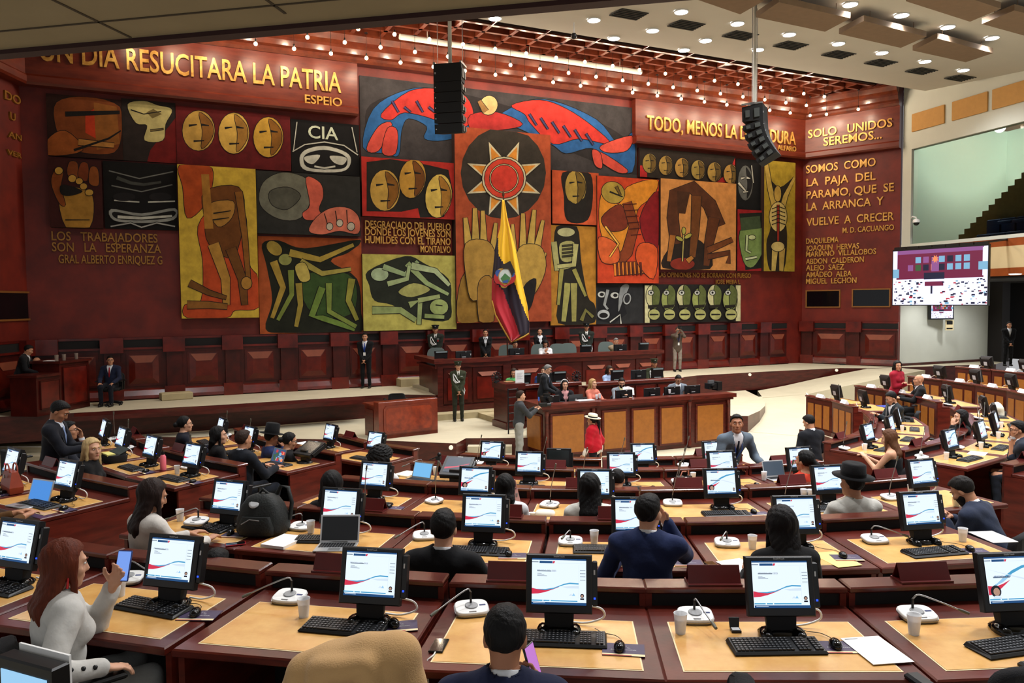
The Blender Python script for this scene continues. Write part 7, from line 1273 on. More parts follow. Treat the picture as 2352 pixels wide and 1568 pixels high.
sit('person with white headband and dark hair at the secretary desk', (1297, 880), Z_P1, 192, fem=True, fit=SUIT((22, 20, 24), None, (206, 150, 150), v=.1), hair=('long', BLK, .3), extra=('headband',), depth=19.8, skin='light', **DESK)
sit('blonde person with cream scarf at the secretary desk', (1362, 879), Z_P1, 222, fem=True, fit=TOP((206, 120, 100)), hair=('long', BLD, .36), depth=20.0, skin='light', **DESK)
sit('bearded person in grey jacket reading papers at the secretary desk', (1428, 873), Z_P1, 196, fit=SUIT((126, 136, 144), None, (216, 214, 160)), extra=('beard', 'glasses'), depth=20.3, hp=18, hy=-18, skin='light', L=(-.1, .42, .84), R=(.14, .42, .9))
sit('person in pale blue shirt behind the right clerks bench', (1400, 846), 0.62, 214, fem=True, fit=TOP((150, 172, 206)), hair=('medium', BRN), depth=22.3, hp=10, **DESK)
sit('person in grey suit bent over the right end of secretary desk', (1558, 866), Z_P1, 186, fit=SUIT((112, 120, 130), (30, 34, 50)), depth=21.1, hp=28, extra=('glasses',), lean=10, L=(-.2, .4, .82), R=(.4, .42, .82))
CAMM = person('person in dark grey sweater and light trousers filming beside secretary desk', (1196, 903), floor=0.0, face=-78, pose='stand', fit=dict(kind='sweater', top=(56, 58, 60), bottom=(150, 150, 144), collar=(206, 206, 210)), depth=18.1, h=1.74, L=(-.06, .40, 1.30), R=(.07, .42, 1.28), hair=('short', BRN), skin='light')
person('person in red shawl and white brimmed hat walking past secretary desk', (1360, 968), floor=0.0, face=62, pose='stand', fem=True, fit=dict(kind='shawl', top=(230, 220, 210), shawl=(176, 18, 34), bottom=(24, 20, 26)), hair=('ponytail', BLK, .38), hat=('brim', (236, 228, 200), 8, 0.085), depth=15.4, h=1.55, L=(-.28, .16, .78), R=(.28, -.05, .76), skin='mid')
# right side
person('person in red sweater with striped skirt standing at the right steps', (2062, 838), floor=0.74, face=205, pose='stand', fem=True, fit=dict(kind='sweater', top=(150, 26, 44), bottom=(180, 150, 160)), hair=('medium', BLK), depth=18.2, h=1.60, hy=-25, L=(-.02, .24, 1.18), R=(-.06, .26, 1.14))
sit('bald person in black jacket seen from behind in the right block', (2110, 866), F4, 72, fit=SUIT((22, 22, 24)), hair=('bald', BLK), skin='mid', hy=5, depth=17.6, **DESK)
sit('person in dark suit looking at a phone, right block end desk', (2047, 915), F5, 92, fit=SUIT((36, 42, 46)), lean=12, hp=26, depth=15.6, h=1.78, L=(-.02, .42, .86), R=(.04, .42, .86))
sit('person in black holding a tablet, hand at cheek, right block', (2206, 952), F5, 84, fem=True, fit=TOP((20, 20, 22)), hair=('long', BLK, .3), skin='light', depth=13.1, L=(-.04, .20, 1.08), R=(.08, .46, .78))
sit('person in dark suit and glasses at the right edge, hand at mouth', (2338, 975), F4, 62, fit=SUIT((40, 46, 58)), extra=('glasses',), hy=10, hp=8, depth=10.9, L=(-.02, .22, 1.10), R=(.03, .24, 1.06), lean=14)
sit('person with long brown hair and bare shoulders in the right block', (2042, 1000), F5, 50, fem=True, fit=TOP((18, 18, 20), sleeve=0, bare=.37), hair=('long', (92, 58, 36), .52), skin='light', hp=14, depth=11.2, L=(-.05, .42, .9), R=(.06, .42, .88), lean=8)
person('person in dark jacket seen from behind standing on the open floor', (1858, 972), floor=0.0, face=22, pose='stand', fit=SUIT((24, 26, 32)), hp=25, hy=14, depth=13.6, h=1.78, L=(-.12, .28, 1.05), R=(.12, .28, 1.05))
person('smiling person in grey suit and lanyard leaning on a desk ledge', (1692, 1005), floor=F5, face=196, pose='stand', fit=SUIT((92, 104, 116), (24, 26, 40)), hair=('short', BLK), extra=('lanyard',), lean=32, hp=-4, bend=-18, hy=-26, depth=10.5, h=1.74, L=(-.26, .46, 1.02), R=(.16, .52, 1.02), skin='tan')
sit('person in orange top with dark ponytail, fourth row', (1848, 1053), F4, 12, fem=True, fit=TOP((206, 66, 44)), hair=('ponytail', BLK, .4), depth=8.8, hy=25, **DESK)
sit('person in black hat and white shirt seen from behind, third row', (1957, 1103), F3, 8, fit=dict(kind='top', top=(206, 204, 196)), hat=('brim', (18, 18, 20), 4, .12), hair=('short', BLK), depth=6.95, hy=20, res=.012, lean=10, h=1.74, **DESK)
sit('person in blue suit bowing the head over a desk at right, third row', (2212, 1108), F3, 40, fit=SUIT((42, 50, 70)), lean=28, hp=38, depth=7.0, res=.012, L=(-.06, .44, .84), R=(.10, .44, .84), hair=('short', (24, 20, 18)), extra=('beard',))
# left side
person('person in dark suit standing and reading a phone in the left block', (136, 937), floor=F3, face=-78, pose='stand', fit=SUIT((26, 28, 36), (120, 140, 180), (200, 206, 216)), hp=34, lean=4, depth=9.4, h=1.74, L=(-.05, .36, 1.16), R=(.04, .40, 1.14), skin='tan', res=.012)
sit('person with glasses covering the mouth with a hand, left block', (158, 972), F3, -70, fit=SUIT((40, 42, 50)), extra=('glasses',), depth=10.4, L=(-.04, .2, 1.10), R=(.05, .36, .9))
sit('blonde person in black jacket looking back in the left block', (212, 1022), F3, -78, fem=True, fit=TOP((16, 16, 18)), hair=('long', (206, 176, 124), .40), skin='light', hy=-42, depth=9.0, res=.012, **LAP)
sit('person with glasses in dark navy coat at the left block fourth row', (425, 968), F4, -62, fem=True, fit=TOP((22, 24, 36)), hair=('bun', BLK), extra=('glasses',), skin='light', depth=12.0, **DESK)
sit('person with dark hair and black top beside the broad backed person', (503, 1003), F4, -58, fem=True, fit=TOP((20, 18, 20)), hair=('medium', BLK), skin='light', depth=10.9, hy=-14, **LAP)
sit('broad backed person in dark suit, left block fourth row', (560, 1006), F4, -38, fit=SUIT((24, 28, 36)), hair=('short', BRN), depth=10.3, h=1.78, **DESK)
sit('person in tall black hat and blue poncho resting chin on hand', (624, 999), F5, -60, fit=TOP((40, 52, 96)), hat=('brim', (16, 16, 18), 2, .16), depth=11.7, hp=12, L=(-.05, .2, 1.08), R=(.04, .22, 1.06), skin='tan')
sit('person with hair in a bun and glasses beside the tall hat', (665, 1004), F5, -62, fem=True, fit=TOP((18, 18, 20)), hair=('bun', BLK), extra=('glasses',), depth=11.4, hp=14, **DESK)
# centre
sit('person with round curly black hair and white top, fourth row', (877, 1046), F4, -22, fem=True, fit=TOP((222, 222, 220)), hair=('afro', BLK), depth=9.1, hy=-25, skin='dark', **DESK)
sit('person with long straight dark hair in black behind a monitor, third row', (763, 1106), F3, -12, fem=True, fit=TOP((20, 20, 22)), hair=('long', BLK, .45), depth=7.1, hp=12, **DESK)
sit('person with dark hair and white top beside the pink handbag', (1160, 1097), F3, -3, fem=True, fit=TOP((222, 222, 226)), hair=('long', BLK, .26), depth=7.25, h=1.62, hp=12, **DESK)
sit('person in white short sleeved top with long black hair, third row', (1354, 1106), F3, -2, fem=True, fit=TOP((224, 222, 212), sleeve=.42), hair=('long', BLK, .48), extra=('hairclip',), depth=6.9, hp=8, res=.011, **DESK)
sit('person with dark hair and white shirt bent low, fourth row', (1418, 1096), F4, -8, fit=TOP((222, 224, 230)), depth=8.4, lean=20, hp=20, h=1.62, **DESK)
sit('person in blue suit turning right, hand at chin, second row', (1490, 1163), F2, -10, fit=SUIT((34, 46, 84)), hy=-28, depth=5.35, res=.010, h=1.76, L=(-.2, .4, .80), R=(.13, .27, 1.10), lean=8, twist=-6, skin='light')
sit('person in black suit with slicked hair seen from behind, second row', (1019, 1208), F2, -10, fit=SUIT((17, 18, 21)), depth=5.05, res=.010, h=1.74, hy=4, L=(-.22, .36, .8), R=(.30, .40, .80), lean=6, skin='light')
sit('person with long dark hair and black jacket leaning forward, second row', (1795, 1192), F2, 2, fem=True, fit=TOP((18, 18, 20)), hair=('long', (22, 18, 18), .5), depth=5.1, res=.010, lean=14, hp=22, h=1.74, **DESK)
sit('person in white sweater with long brown hair seen from behind at left', (350, 1120), F2, -38, fem=True, fit=TOP((214, 208, 200)), hair=('long', (40, 26, 22), .58), depth=6.0, res=.011, hp=20, hy=-12, h=1.74, **DESK)
RED = sit('person with reddish hair and white sweater holding a blue phone', (150, 1278), F1, -46, fem=True, fit=dict(kind='sweater', top=(206, 204, 198), bottom=(150, 152, 150), v=.40), hair=('long', RDB, .46), extra=('earring', 'buttons'), depth=3.95, res=.009, skin='light', hp=8, L=(-.03, .30, 1.03), R=(.30, .15, .73), lean=4, h=1.7)
FG = sit('person in navy suit seen from behind, nearest row', (1160, 1440), F1, -4, fit=SUIT((28, 34, 62)), depth=3.02, res=.0085, skin='tan', hp=16, L=(-.16, .32, .8), R=(.14, .22, .92), lean=10)
sit('person with streaky blond grey hair, low behind a nearest row monitor', (441, 1240), F2 - .06, -20, fem=True, fit=TOP((60, 60, 66)), hair=('medium', (150, 136, 104)), depth=5.25, h=1.5, hp=24, **LAP)
sit('person with black hair and white collar, low behind the nearest row', (497, 1262), F2 - .08, -20, fit=SUIT((30, 32, 40)), depth=5.1, h=1.5, hp=16, **LAP)
LAPT = sit('person in brown sleeves typing on a laptop at the left edge', (-62, 1070), F2, -38, fit=TOP((96, 66, 36), sleeve=.9), depth=6.75, L=(-.10, .50, .81), R=(.10, .50, .81), lean=12, res=.012)
person('person in black standing in the dark doorway at right', (2318, 750), floor=Z_ST, face=170, pose='stand', fit=SUIT((16, 16, 18)), depth=30.5, h=1.75, **CLASP)
# ================================================================== THINGS ON THE DESKS OF THE NEAR ROWS (measured in the photo)
def put(key, fn, args, label, i, px, py, extra=0.0, dz=0.0, face=None):
    p, a = dpx(i, px, py, dz)
    if key.startswith('mic_'): p, a = dpx(i, px, py, dz + .03); p[2] -= .03
    return place(key, fn, args, label, p, (a if face is None else face) + math.radians(extra))
W_ = lambda i: ROWW[i]
pos = ['leftmost', 'second from left', 'third from left', 'fourth from left', 'fifth from left', 'sixth from left']
MICS = {0: [(294, 1325, 'right', 20), (665, 1368, 'left', 0), (1083, 1395, 'left', 18), (1597, 1411, 'front', 0), (2107, 1408, 'right', 0)],
        1: [(690, 1207, 'left', 0), (975, 1228, 'left', 18), (1310, 1241, 'short', 0), (1670, 1244, 'short', -8), (2009, 1236, 'right', 0)],
        2: [(835, 1160, 'up', -30), (997, 1148, 'up', -30), (1262, 1157, 'up', -24), (1545, 1153, 'up', -6), (1805, 1150, 'up', 0), (2046, 1140, 'up', 0)],
        3: [(968, 1072, 'left', 10), (1337, 1103, 'up', -30), (1560, 1104, 'up', 0)]}
for i, l in MICS.items():
    for k, (x, y, kd, rr) in enumerate(l): put('mic_' + kd, make_mic, (kd,), 'white desk microphone in the %s of the central block, %s' % (W_(i), pos[k]), i, x, y, rr)
CUPS = {0: [(276, 1368), (698, 1416), (1563, 1453), (2099, 1456)], 1: [(714, 1224), (1365, 1248), (1728, 1260), (2211, 1243)], 2: [(1846, 1146), (1862, 1147), (2092, 1136)], 3: [(1592, 1104), (1755, 1102), (1000, 1090)]}
for i, l in CUPS.items():
    for k, (x, y) in enumerate(l): put('cup', make_cup, (), 'frosted plastic cup in the %s of the central block, %s' % (W_(i), pos[k]), i, x, y)
KB = {0: [(-10, 1352, 0), (353, 1398, -6), (792, 1444, -2), (1290, 1471, 0), (1782, 1488, 2), (2330, 1487, 10)], 1: [(478, 1213, -5), (742, 1241, 12), (1100, 1268, 0), (1385, 1264, 0), (2145, 1270, 4)], 2: [(850, 1160, 0), (1205, 1115, 0), (1668, 1182, 0), (1905, 1170, 0)]}
for i, l in KB.items():
    for k, (x, y, rr) in enumerate(l):
        if (i, k) == (2, 1): continue
        put('kb', make_keyboard, (), 'black keyboard in the %s of the central block, %s' % (W_(i), pos[k]), i, x, y, rr)
MS = {0: [(449, 1411, 20), (905, 1436, 30), (1423, 1490, -6), (1919, 1484, -4)], 1: [(530, 1226, 20), (1168, 1274, 10), (1571, 1290, 0), (1936, 1278, -10), (2228, 1263, -14)], 2: [(894, 1164, 8), (1426, 1176, 0), (1731, 1177, 0)]}
for i, l in MS.items():
    for k, (x, y, rr) in enumerate(l):
        put('book', make_booklet, (), 'purple booklet in the %s of the central block, %s' % (W_(i), pos[k]), i, x + 9, y + 3, rr * .6)
        put('mouse', make_mouse, (), 'black mouse in the %s of the central block, %s' % (W_(i), pos[k]), i, x, y, rr, 0.006)
def single(name, label, cat, i, px, py, parts, extra=0.0, dz=0.0, group=None):
    p, a = dpx(i, px, py, dz); t = thing(name, label, cat, p, a + math.radians(extra), group)
    for n, fn, m in parts: b = MB(); fn(b); b.build(n, m, t)
    return t
def sheet(w_, d_, h_=0.002): return lambda b: b.box(-w_ / 2, w_ / 2, -d_ / 2, d_ / 2, 0, h_)
def flat(name, label, cat, i, px, py, w_, d_, m, h_=0.002, extra=0.0, dz=0.0):
    p, a = dpx(i, px, py, dz); b = MB(); b.box(-w_ / 2, w_ / 2, -d_ / 2, d_ / 2, 0, h_); o = b.build(name, m); o.location = p; o.rotation_euler = (0, 0, a + math.radians(extra)); return tag(o, label, cat)
single('paper_sheet', 'white printed sheet lying across two desks, nearest row right', 'paper', 0, 2012, 1492, [('page', sheet(.21, .297), M['paper']), ('heading', lambda b: b.quad((-.09, .125, .0026), (-.02, .125, .0026), (-.02, .135, .0026), (-.09, .135, .0026)), M['keymark'])], 6, 0.006)
flat('paper_stack', 'thick stack of white paper beside the open silver laptop', 'paper', 1, 652, 1246, .22, .30, M['paper'], .022, -4)
flat('paper_sheet', 'white sheet half under the long haired person leaning forward, second row', 'paper', 1, 1700, 1300, .21, .297, M['paper'], .002, 20)
flat('paper_sheet', 'pale yellow sheet right of the long haired person, second row', 'paper', 1, 1920, 1284, .20, .33, mat('yellow_paper', (236, 220, 130), rough=.8), .002, 10)
flat('paper_sheet', 'white sheets at the right end of the second row desk', 'paper', 1, 2280, 1233, .21, .297, M['paper'], .004, -6)
flat('paper_pile', 'white and yellow papers in front of the curly haired person', 'paper', 3, 935, 1090, .24, .28, mat('cream_paper', (232, 226, 196), rough=.8), .02, -10)
flat('paper_sheet', 'white papers on the desk of the person at the right edge', 'paper', 3, 2245, 1042, .3, .22, M['paper'], .01, 10)
flat('paper_sheet', 'white papers beside the bun haired person at the left', 'paper', 4, 700, 1018, .3, .22, M['paper'], .006, 10)
def phone(label, i, px, py, col=(14, 12, 14), case=None, extra=0.0, cable=False):
    parts = [('phone_body', lambda b: b.box(-.037, .037, -.077, .077, 0, .009, 0, None, .003), mat('phone_%d' % sum(case or col), case or col, rough=.3)), ('phone_screen', lambda b: b.box(-.034, .034, -.072, .072, .009, .0095), mat('phone_glass', (10, 10, 12), rough=.06))]
    if cable: parts.append(('charging_cable', lambda b: b.tube([(0, -.077, .005), (0, -.11, .005), (-.02, -.15, .0), (-.02, -.17, -.05), (0.0, -.17, -.2), (.03, -.19, -.35)], .004, 6), M['white']))
    return single('phone', label, 'phone', i, px, py, parts, extra)
phone('black phone charging by a white cable, beside the navy suited person', 0, 1008, 1484, extra=0, cable=True)
phone('red cased phone on the second row desk at left', 1, 541, 1250, case=(170, 30, 44), extra=-50)
phone('dark wallet phone lying on the joint between two desks, second row', 1, 1637, 1299, extra=14)
def laptop(label, i, px, py, col, scr, extra=0.0, op=105, s=1.0, pic=False):
    p, a = dpx(i, px, py); t = thing('laptop', label, 'laptop', p, a + math.radians(extra)); t.scale = (s, s, s)
    b = MB(); b.box(-.15, .15, -.105, .105, 0, .012, 0, None, .003); b.box(-.045, .045, -.095, -.035, .012, .0125, 2)
    ba = b.build('laptop_base', [col, M['black'], M['grey']], t)
    b = MB()
    for r in range(5):
        for c in range(13): b.box(-.132 + c * .0205, -.132 + c * .0205 + .017, -.02 + r * .021, -.02 + r * .021 + .017, .012, .0145, 0)
    b.build('keys', M['key'], ba)
    X = XF(0, .105, .012, 0, -math.radians(op - 90)); b = MB(); b.box(-.15, .15, 0, .008, 0, .205, 0, X, .002); li = b.build('lid', col, t)
    b = MB(); b.quad((-.138, -.001, .014), (.138, -.001, .014), (.138, -.001, .192), (-.138, -.001, .192), 0, X)
    if pic:
        r = random.Random(4)
        for k in range(16): x = -.13 + .24 * r.random(); z = .02 + .13 * r.random(); b.quad((x, -.0015 - k * .0001, z), (x + .05, -.0015 - k * .0001, z), (x + .05, -.0015 - k * .0001, z + .04), (x, -.0015 - k * .0001, z + .04), 1 + k % 4, X)
    b.build('laptop_screen', [scr] + SM[4:8], li); return t
SIL = mat('laptop_silver', (200, 202, 204), rough=.3, metal=.6)
laptop('open silver laptop with black screen on the second row desk', 1, 772, 1258, SIL, mat('off_screen', (6, 6, 8), rough=.1), 14, 108, 1.05)
laptop('open laptop with pale blue screen before the curly haired person', 3, 955, 1103, M['grey'], glow('lap_blue', (120, 190, 240), .9), -10, 112)
laptop('open laptop with colourful picture before the broad backed person', 3, 618, 1068, M['grey'], glow('lap_pic', (60, 90, 130), .8), -4, 112, 1.05, True)
laptop('white open laptop in front of the person in orange top', 3, 1790, 1100, SIL, glow('lap_grey', (90, 104, 120), .6), 0, 108)
laptop('silver laptop under the typing hands at the left edge', 1, 62, 1160, SIL, glow('lap_sky', (70, 140, 220), .9), 8, 108, 1.05)
# tilted and switched-off monitors
def special_monitor(label, i, px, py, tilt, on, s=1.0):
    p, a = dpx(i, px, py); t = thing('touch_monitor', label, 'monitor', p, a); t.scale = (s, s, s); X = XF(0, 0.03, 0.16, 0, -math.radians(tilt))
    b = MB(); b.lathe([(.11, 0), (.11, .012), (.05, .03)], 18); b.box(-.06, .06, -.02, .06, .02, .17); b.build('stand_base', M['black'], t)
    b = MB(); b.box(-.175, .175, -.01, .05, -.10, .22, 0, X, .008); b.box(.176, .20, 0, .045, -.06, .16, 0, X); b.box(-.03, .03, -.011, -.01, .20, .207, 1, X); b.build('housing', [M['black'], M['silver']], t)
    b = MB(); b.box(-.144, .144, -.012, -.0105, -.05, .19, 0, X)
    if on: b.add([tuple(X[:3, :3] @ np.array(q) + X[:3, 3]) for q in ((-.14, -.0125, 0), (0, -.0125, .03), (.14, -.0125, .09), (.14, -.0125, .10), (0, -.0125, .05), (-.14, -.0125, .03))], [(0, 1, 2, 3, 4, 5)], 1)
    b.build('screen', [glow('scr_dim', (60, 80, 104), .5) if on else mat('screen_off', (30, 36, 36), rough=.15), SCR[2]], t)
special_monitor('switched off monitor with dark green screen in the front row', 4, 1283, 1092, 10, False, 1.0)
special_monitor('monitor tilted far back with a dim screen near the tripod', 3, 1045, 1112, 58, True, 1.1)
special_monitor('black monitor folded almost flat beside the picture laptop', 3, 700, 1062, 64, False, 1.05)
# bags, bottle, small things
p, a = dpx(1, 606, 1222); t = thing('backpack', 'black backpack standing on the second row desk at left', 'bag', p, a + .2)
sq_ = lambda w, d, z, n=24, pw=.6: [(w * np.sign(math.cos(q)) * abs(math.cos(q)) ** pw, d * np.sign(math.sin(q)) * abs(math.sin(q)) ** pw, z) for q in [2 * PI * i / n for i in range(n)]]
BP = mat('backpack_cloth', (20, 24, 22), rough=.7, noise=.3, nscale=20, bump=.4, bscale=60)
b = MB(); b.loft([sq_(.19, .14, 0), sq_(.21, .16, .04), sq_(.205, .15, .14), sq_(.17, .12, .24), sq_(.12, .09, .31), sq_(.05, .04, .335)], 0, True); b.build('bag_body', BP, t)
b = MB(); b.loft([[(x, y - .12, z) for x, y, z in sq_(.15, .06, .02)], [(x, y - .15, z) for x, y, z in sq_(.155, .05, .08)], [(x, y - .13, z) for x, y, z in sq_(.12, .04, .17)]], 0, True); b.tube([(-.10, -.2, .12), (-.03, -.195, .16), (.05, -.19, .15)], .006, 5, 1); b.build('front_pocket', [BP, M['grey']], t)
b = MB(); b.tube([(.08, .05, .28), (.13, .07, .38), (.19, .08, .37), (.22, .08, .24), (.21, .05, .1)], .018, 7); b.tube([(-.04, 0, .32), (0, 0, .37), (.05, 0, .33)], .012, 6); b.build('straps', BP, t); b = MB(); b.lathe([(.045, 0), (.045, .006), (.03, .01)], 16, 0, XF(-.03, -.10, .27, 0, .8)); b.build('badge', M['silver'], t)
def handbag(label, i, px, py, col, w, h, extra):
    p, a = dpx(i, px, py); t = thing('handbag', label, 'bag', p, a + math.radians(extra)); m = mat('leather_%d_%d_%d' % col, col, rough=.45, noise=.2, nscale=12)
    b = MB(); b.loft([[(-w, -.06, 0), (w, -.06, 0), (w, .06, 0), (-w, .06, 0)], [(-w * 1.05, -.065, h * .3), (w * 1.05, -.065, h * .3), (w * 1.05, .065, h * .3), (-w * 1.05, .065, h * .3)], [(-w * .8, -.03, h), (w * .8, -.03, h), (w * .8, .03, h), (-w * .8, .03, h)]], 0, False); b.build('bag_body', m, t)
    for y in (-.035, .035): b = MB(); b.tube([(w * .5 * math.cos(q), y, h * .96 + h * .38 * math.sin(q)) for q in [PI * k / 10 for k in range(11)]], .008, 6); b.build('handle', m, t)
    b = MB(); b.box(-w * .12, w * .12, -.075, -.06, h * .7, h * .85); b.build('buckle', M['grey'], t); return t
handbag('pink handbag standing on a third row desk, seen from the side', 2, 1174, 1181, (176, 130, 122), .085, .26, 66)
handbag('orange brown handbag standing on a desk at the left edge', 1, 28, 1128, (150, 60, 34), .17, .22, -8)
single('drink_bottle', 'pink drink bottle with black cap on a left block desk', 'bottle', 2, 375, 1079, [('bottle_body', lambda b: b.lathe([(.036, 0), (.038, .01), (.038, .17), (.022, .20)], 16), mat('pink_bottle', (226, 112, 128), rough=.35)), ('cap', lambda b: (b.lathe([(.024, .2), (.024, .235)], 12), b.tube([(0, 0, .235), (.004, 0, .27)], .006, 5)), M['black'])])
single('open_bag', 'open black bag with papers on a left block desk', 'bag', 2, 262, 1058, [('bag_body', lambda b: b.loft([sq_(.20, .13, 0), sq_(.22, .14, .06), sq_(.21, .12, .10)], 0, True), M['soft']), ('flap', lambda b: b.loft([[(-.2, .0, .10), (.2, .0, .10), (.2, .01, .11), (-.2, .01, .11)], [(-.17, .14, .17), (.17, .14, .17), (.17, .15, .165), (-.17, .15, .165)]]), mat('bag_flap', (50, 58, 54), rough=.6)), ('papers', lambda b: b.box(-.12, .13, -.12, -.02, .09, .115), mat('bag_paper', (214, 206, 120), rough=.8))])
single('fabric_pouch', 'white fabric pouch lying beside the white topped person', 'bag', 2, 1252, 1182, [('pouch', lambda b: b.loft([sq_(.095, .07, 0), sq_(.10, .075, .02), sq_(.085, .06, .04), sq_(.03, .02, .048)], 0, True), mat('pouch_cloth', (222, 216, 200), rough=.9)), ('strap', lambda b: b.loft([[(x * .4 - .12, y * .35, z * .5) for x, y, z in sq_(.1, .08, .0)], [(x * .4 - .12, y * .35, .02) for x, y, z in sq_(.1, .08, .0)]], 0, True), mat('pouch_cloth', (0, 0, 0)))])
single('pen_organizer', 'black and white desk organizer with pens, third row back', 'organizer', 3, 1571, 1112, [('box', lambda b: (b.box(-.09, 0, -.05, .05, 0, .10), b.box(.0, .05, -.05, .05, 0, .08, 1), b.box(.05, .09, -.05, .05, 0, .11)), [M['black'], M['paper']]), ('pens', lambda b: (b.tube([(-.05, 0, .08), (-.02, 0, .16), (.03, 0, .16)], .008, 5), b.tube([(.06, 0, .09), (.055, 0, .17)], .01, 5, 0)), mat('pen_tan', (176, 112, 90), rough=.5))])
single('tripod', 'small black camera tripod standing among the fourth row desks', 'tripod', 3, 1008, 1098, [('legs', lambda b: [b.tube([(0, 0, .24), (.09 * math.cos(q), .09 * math.sin(q), 0)], .010, 6) for q in (0.3, 2.4, 4.5)], M['grey']), ('head', lambda b: (b.box(-.03, .03, -.03, .03, .24, .29), b.ball((0.01, 0, .31), .03, 8), b.tube([(-.01, 0, .28), (-.12, -.02, .24)], .008, 5)), M['black'])])
single('wooden_block', 'light wooden block holding up a microphone at the left, second row', 'block', 1, 452, 1196, [('block', lambda b: b.box(-.075, .075, -.06, .06, 0, .055, 0, None, .004), mat('light_wood', (176, 120, 70), rough=.5))])
put('mic_left', make_mic, ('left',), 'white desk microphone raised on a wooden block', 1, 451, 1195, 10, .058)
put('cup', make_cup, (), 'frosted plastic cup next to the wooden block', 1, 414, 1196)
single('headset', 'white earphones lying near the reddish haired person', 'headphones', 0, 206, 1410, [('band', lambda b: b.tube([(.07 * math.cos(q), .07 * math.sin(q), .008) for q in [2 * PI * k / 16 * .85 for k in range(17)]], .006, 6), M['white'])])
single('card_case', 'small open black case beside the keyboard, nearest row', 'case', 0, 1690, 1450, [('case', lambda b: (b.box(-.025, .025, -.02, .03, 0, .012), b.loft([[(-.025, .03, .01), (.025, .03, .01), (.025, .034, .012), (-.025, .034, .012)], [(-.028, .04, .06), (.028, .04, .06), (.028, .046, .06), (-.028, .046, .06)]])), M['black']), ('lining', lambda b: b.box(-.02, .02, -.012, .024, .012, .014), M['silver'])])
single('paper_cup', 'white paper cup in front of the long brown haired person', 'cup', 4, 1985, 1032, [('cup_wall', lambda b: b.lathe([(.028, 0), (.04, .09), (.037, .09), (.026, .006)], 14), M['white'])])
single('drinking_cup', 'pale cup with dark lid before the bowed blue suit', 'cup', 2, 2196, 1162, [('cup_wall', lambda b: b.lathe([(.03, 0), (.042, .10)], 14), M['cream']), ('straw', lambda b: b.tube([(0, 0, .09), (.02, 0, .17)], .004, 5), M['grey'])])
single('tissue_ball', 'crumpled white tissue on the floor side near the right block', 'tissue', 3, 2112, 1062, [('tissue', lambda b: (b.ball((0, 0, .05), .05, 9, 0, None, (1, .7, 1)), b.ball((.03, 0, .12), .035, 8, 0, None, (.8, .7, 1.2))), M['paper'])])
flat('document_folder', 'red and white folder on a right block ledge desk', 'folder', 4, 2232, 918, .35, .22, mat('red_folder', (186, 52, 44), rough=.5), .015)
flat('blue_folder', 'blue folder and papers before the phone reading person', 'folder', 4, 2035, 934, .35, .24, mat('blue_folder', (40, 60, 150), rough=.5), .012, 10)
# phones and cameras in hands
def handheld(name, label, cat, loc, rz, rxx, parts):
    t = thing(name, label, cat, loc, 0.0); t.rotation_euler = (rxx, 0, rz)
    for n, fn, m in parts: b = MB(); fn(b); b.build(n, m, t)
    return t
PHN = lambda c, s_: [('phone_body', lambda b: b.box(-.039, .039, -.005, .005, -.08, .08, 0, None, .003), mat('phone_case_%d' % sum(c), c, rough=.3)), ('phone_screen', lambda b: b.box(-.036, .036, -.0062, -.005, -.075, .075), s_)]
pt, a = hand_world(RED, -1, (0.0, .03, .04)); handheld('phone', 'blue glowing phone held up by the reddish haired person', 'phone', pt, a + .7, -.35, PHN((40, 60, 120), glow('phone_blue', (120, 160, 240), .9)))
pt, a = hand_world(FG, 1, (0.0, .02, .05)); handheld('phone', 'phone with pink screen held by the navy suited person', 'phone', pt, a + 1.15, -.3, PHN((14, 14, 16), glow('phone_pink', (206, 130, 220), .8)))
pt, a = hand_world(PHOTO, 1, (-.05, 0, .02)); handheld('camera', 'black camera held to the eye by the checked jacket', 'camera', pt, a, 0, [('camera_body', lambda b: b.box(-.07, .07, -.03, .03, -.045, .045, 0, None, .006), M['black']), ('lens', lambda b: b.lathe([(.035, .03), (.035, .11)], 12, 0, XF(0, 0, 0, 0, -PI / 2)), M['black'])])
pt, a = hand_world(CAMM, 1, (-.06, .05, .06)); handheld('camera', 'video camera with blue screen held by the grey sweater', 'camera', pt, a, 0, [('camera_body', lambda b: b.box(-.05, .05, -.03, .16, -.04, .05, 0, None, .006), M['black']), ('lens', lambda b: b.lathe([(.035, .16), (.04, .26)], 12, 0, XF(0, 0, 0, 0, -PI / 2)), M['black']), ('flip_screen', lambda b: (b.box(-.05, .07, -.04, -.03, .10, .19, 1), b.tube([(0, -.03, .04), (0, -.03, .12)], .01, 5, 0)), [M['black'], glow('cam_blue', (40, 90, 170), .8)])])
# coat over a chair, empty chairs, near left monitor
def place_chair_px(label, px, py, floor, zz, face): p = at(px, py, floor + zz); return place('chair', make_chair, (), label, (p[0], p[1], floor), math.radians(face))
o = place_chair_px('dark office chair with its back turned at the lower right corner', 2272, 1405, F1, 1.08, 10); o.scale = (1.0, 1.0, 1.16)
o = place_chair_px('dark chair seen edge on before the second keyboard from right', 1518, 1500, F1, 1.16, 74); o.scale = (1.0, 1.0, 1.26)
place_chair_px('large empty black chair beside the tablet holding person', 2135, 985, F5, .88, 80)
place_chair_px('empty black chair behind the phone reading person', 2072, 938, F5, .88, 60)
place_chair_px('black chair back in front of the second row ledge, centre', 1666, 1186, F3, .90, 0)
place_chair_px('black chair at far left behind the standing phone reader', 70, 1045, F3, .72, -40)
def greychair(label, px, py, depth, floor, face):
    p = atY(px, py, depth); p[2] = floor
    return place('gchair', make_grey_chair, (), label, p, math.radians(face))
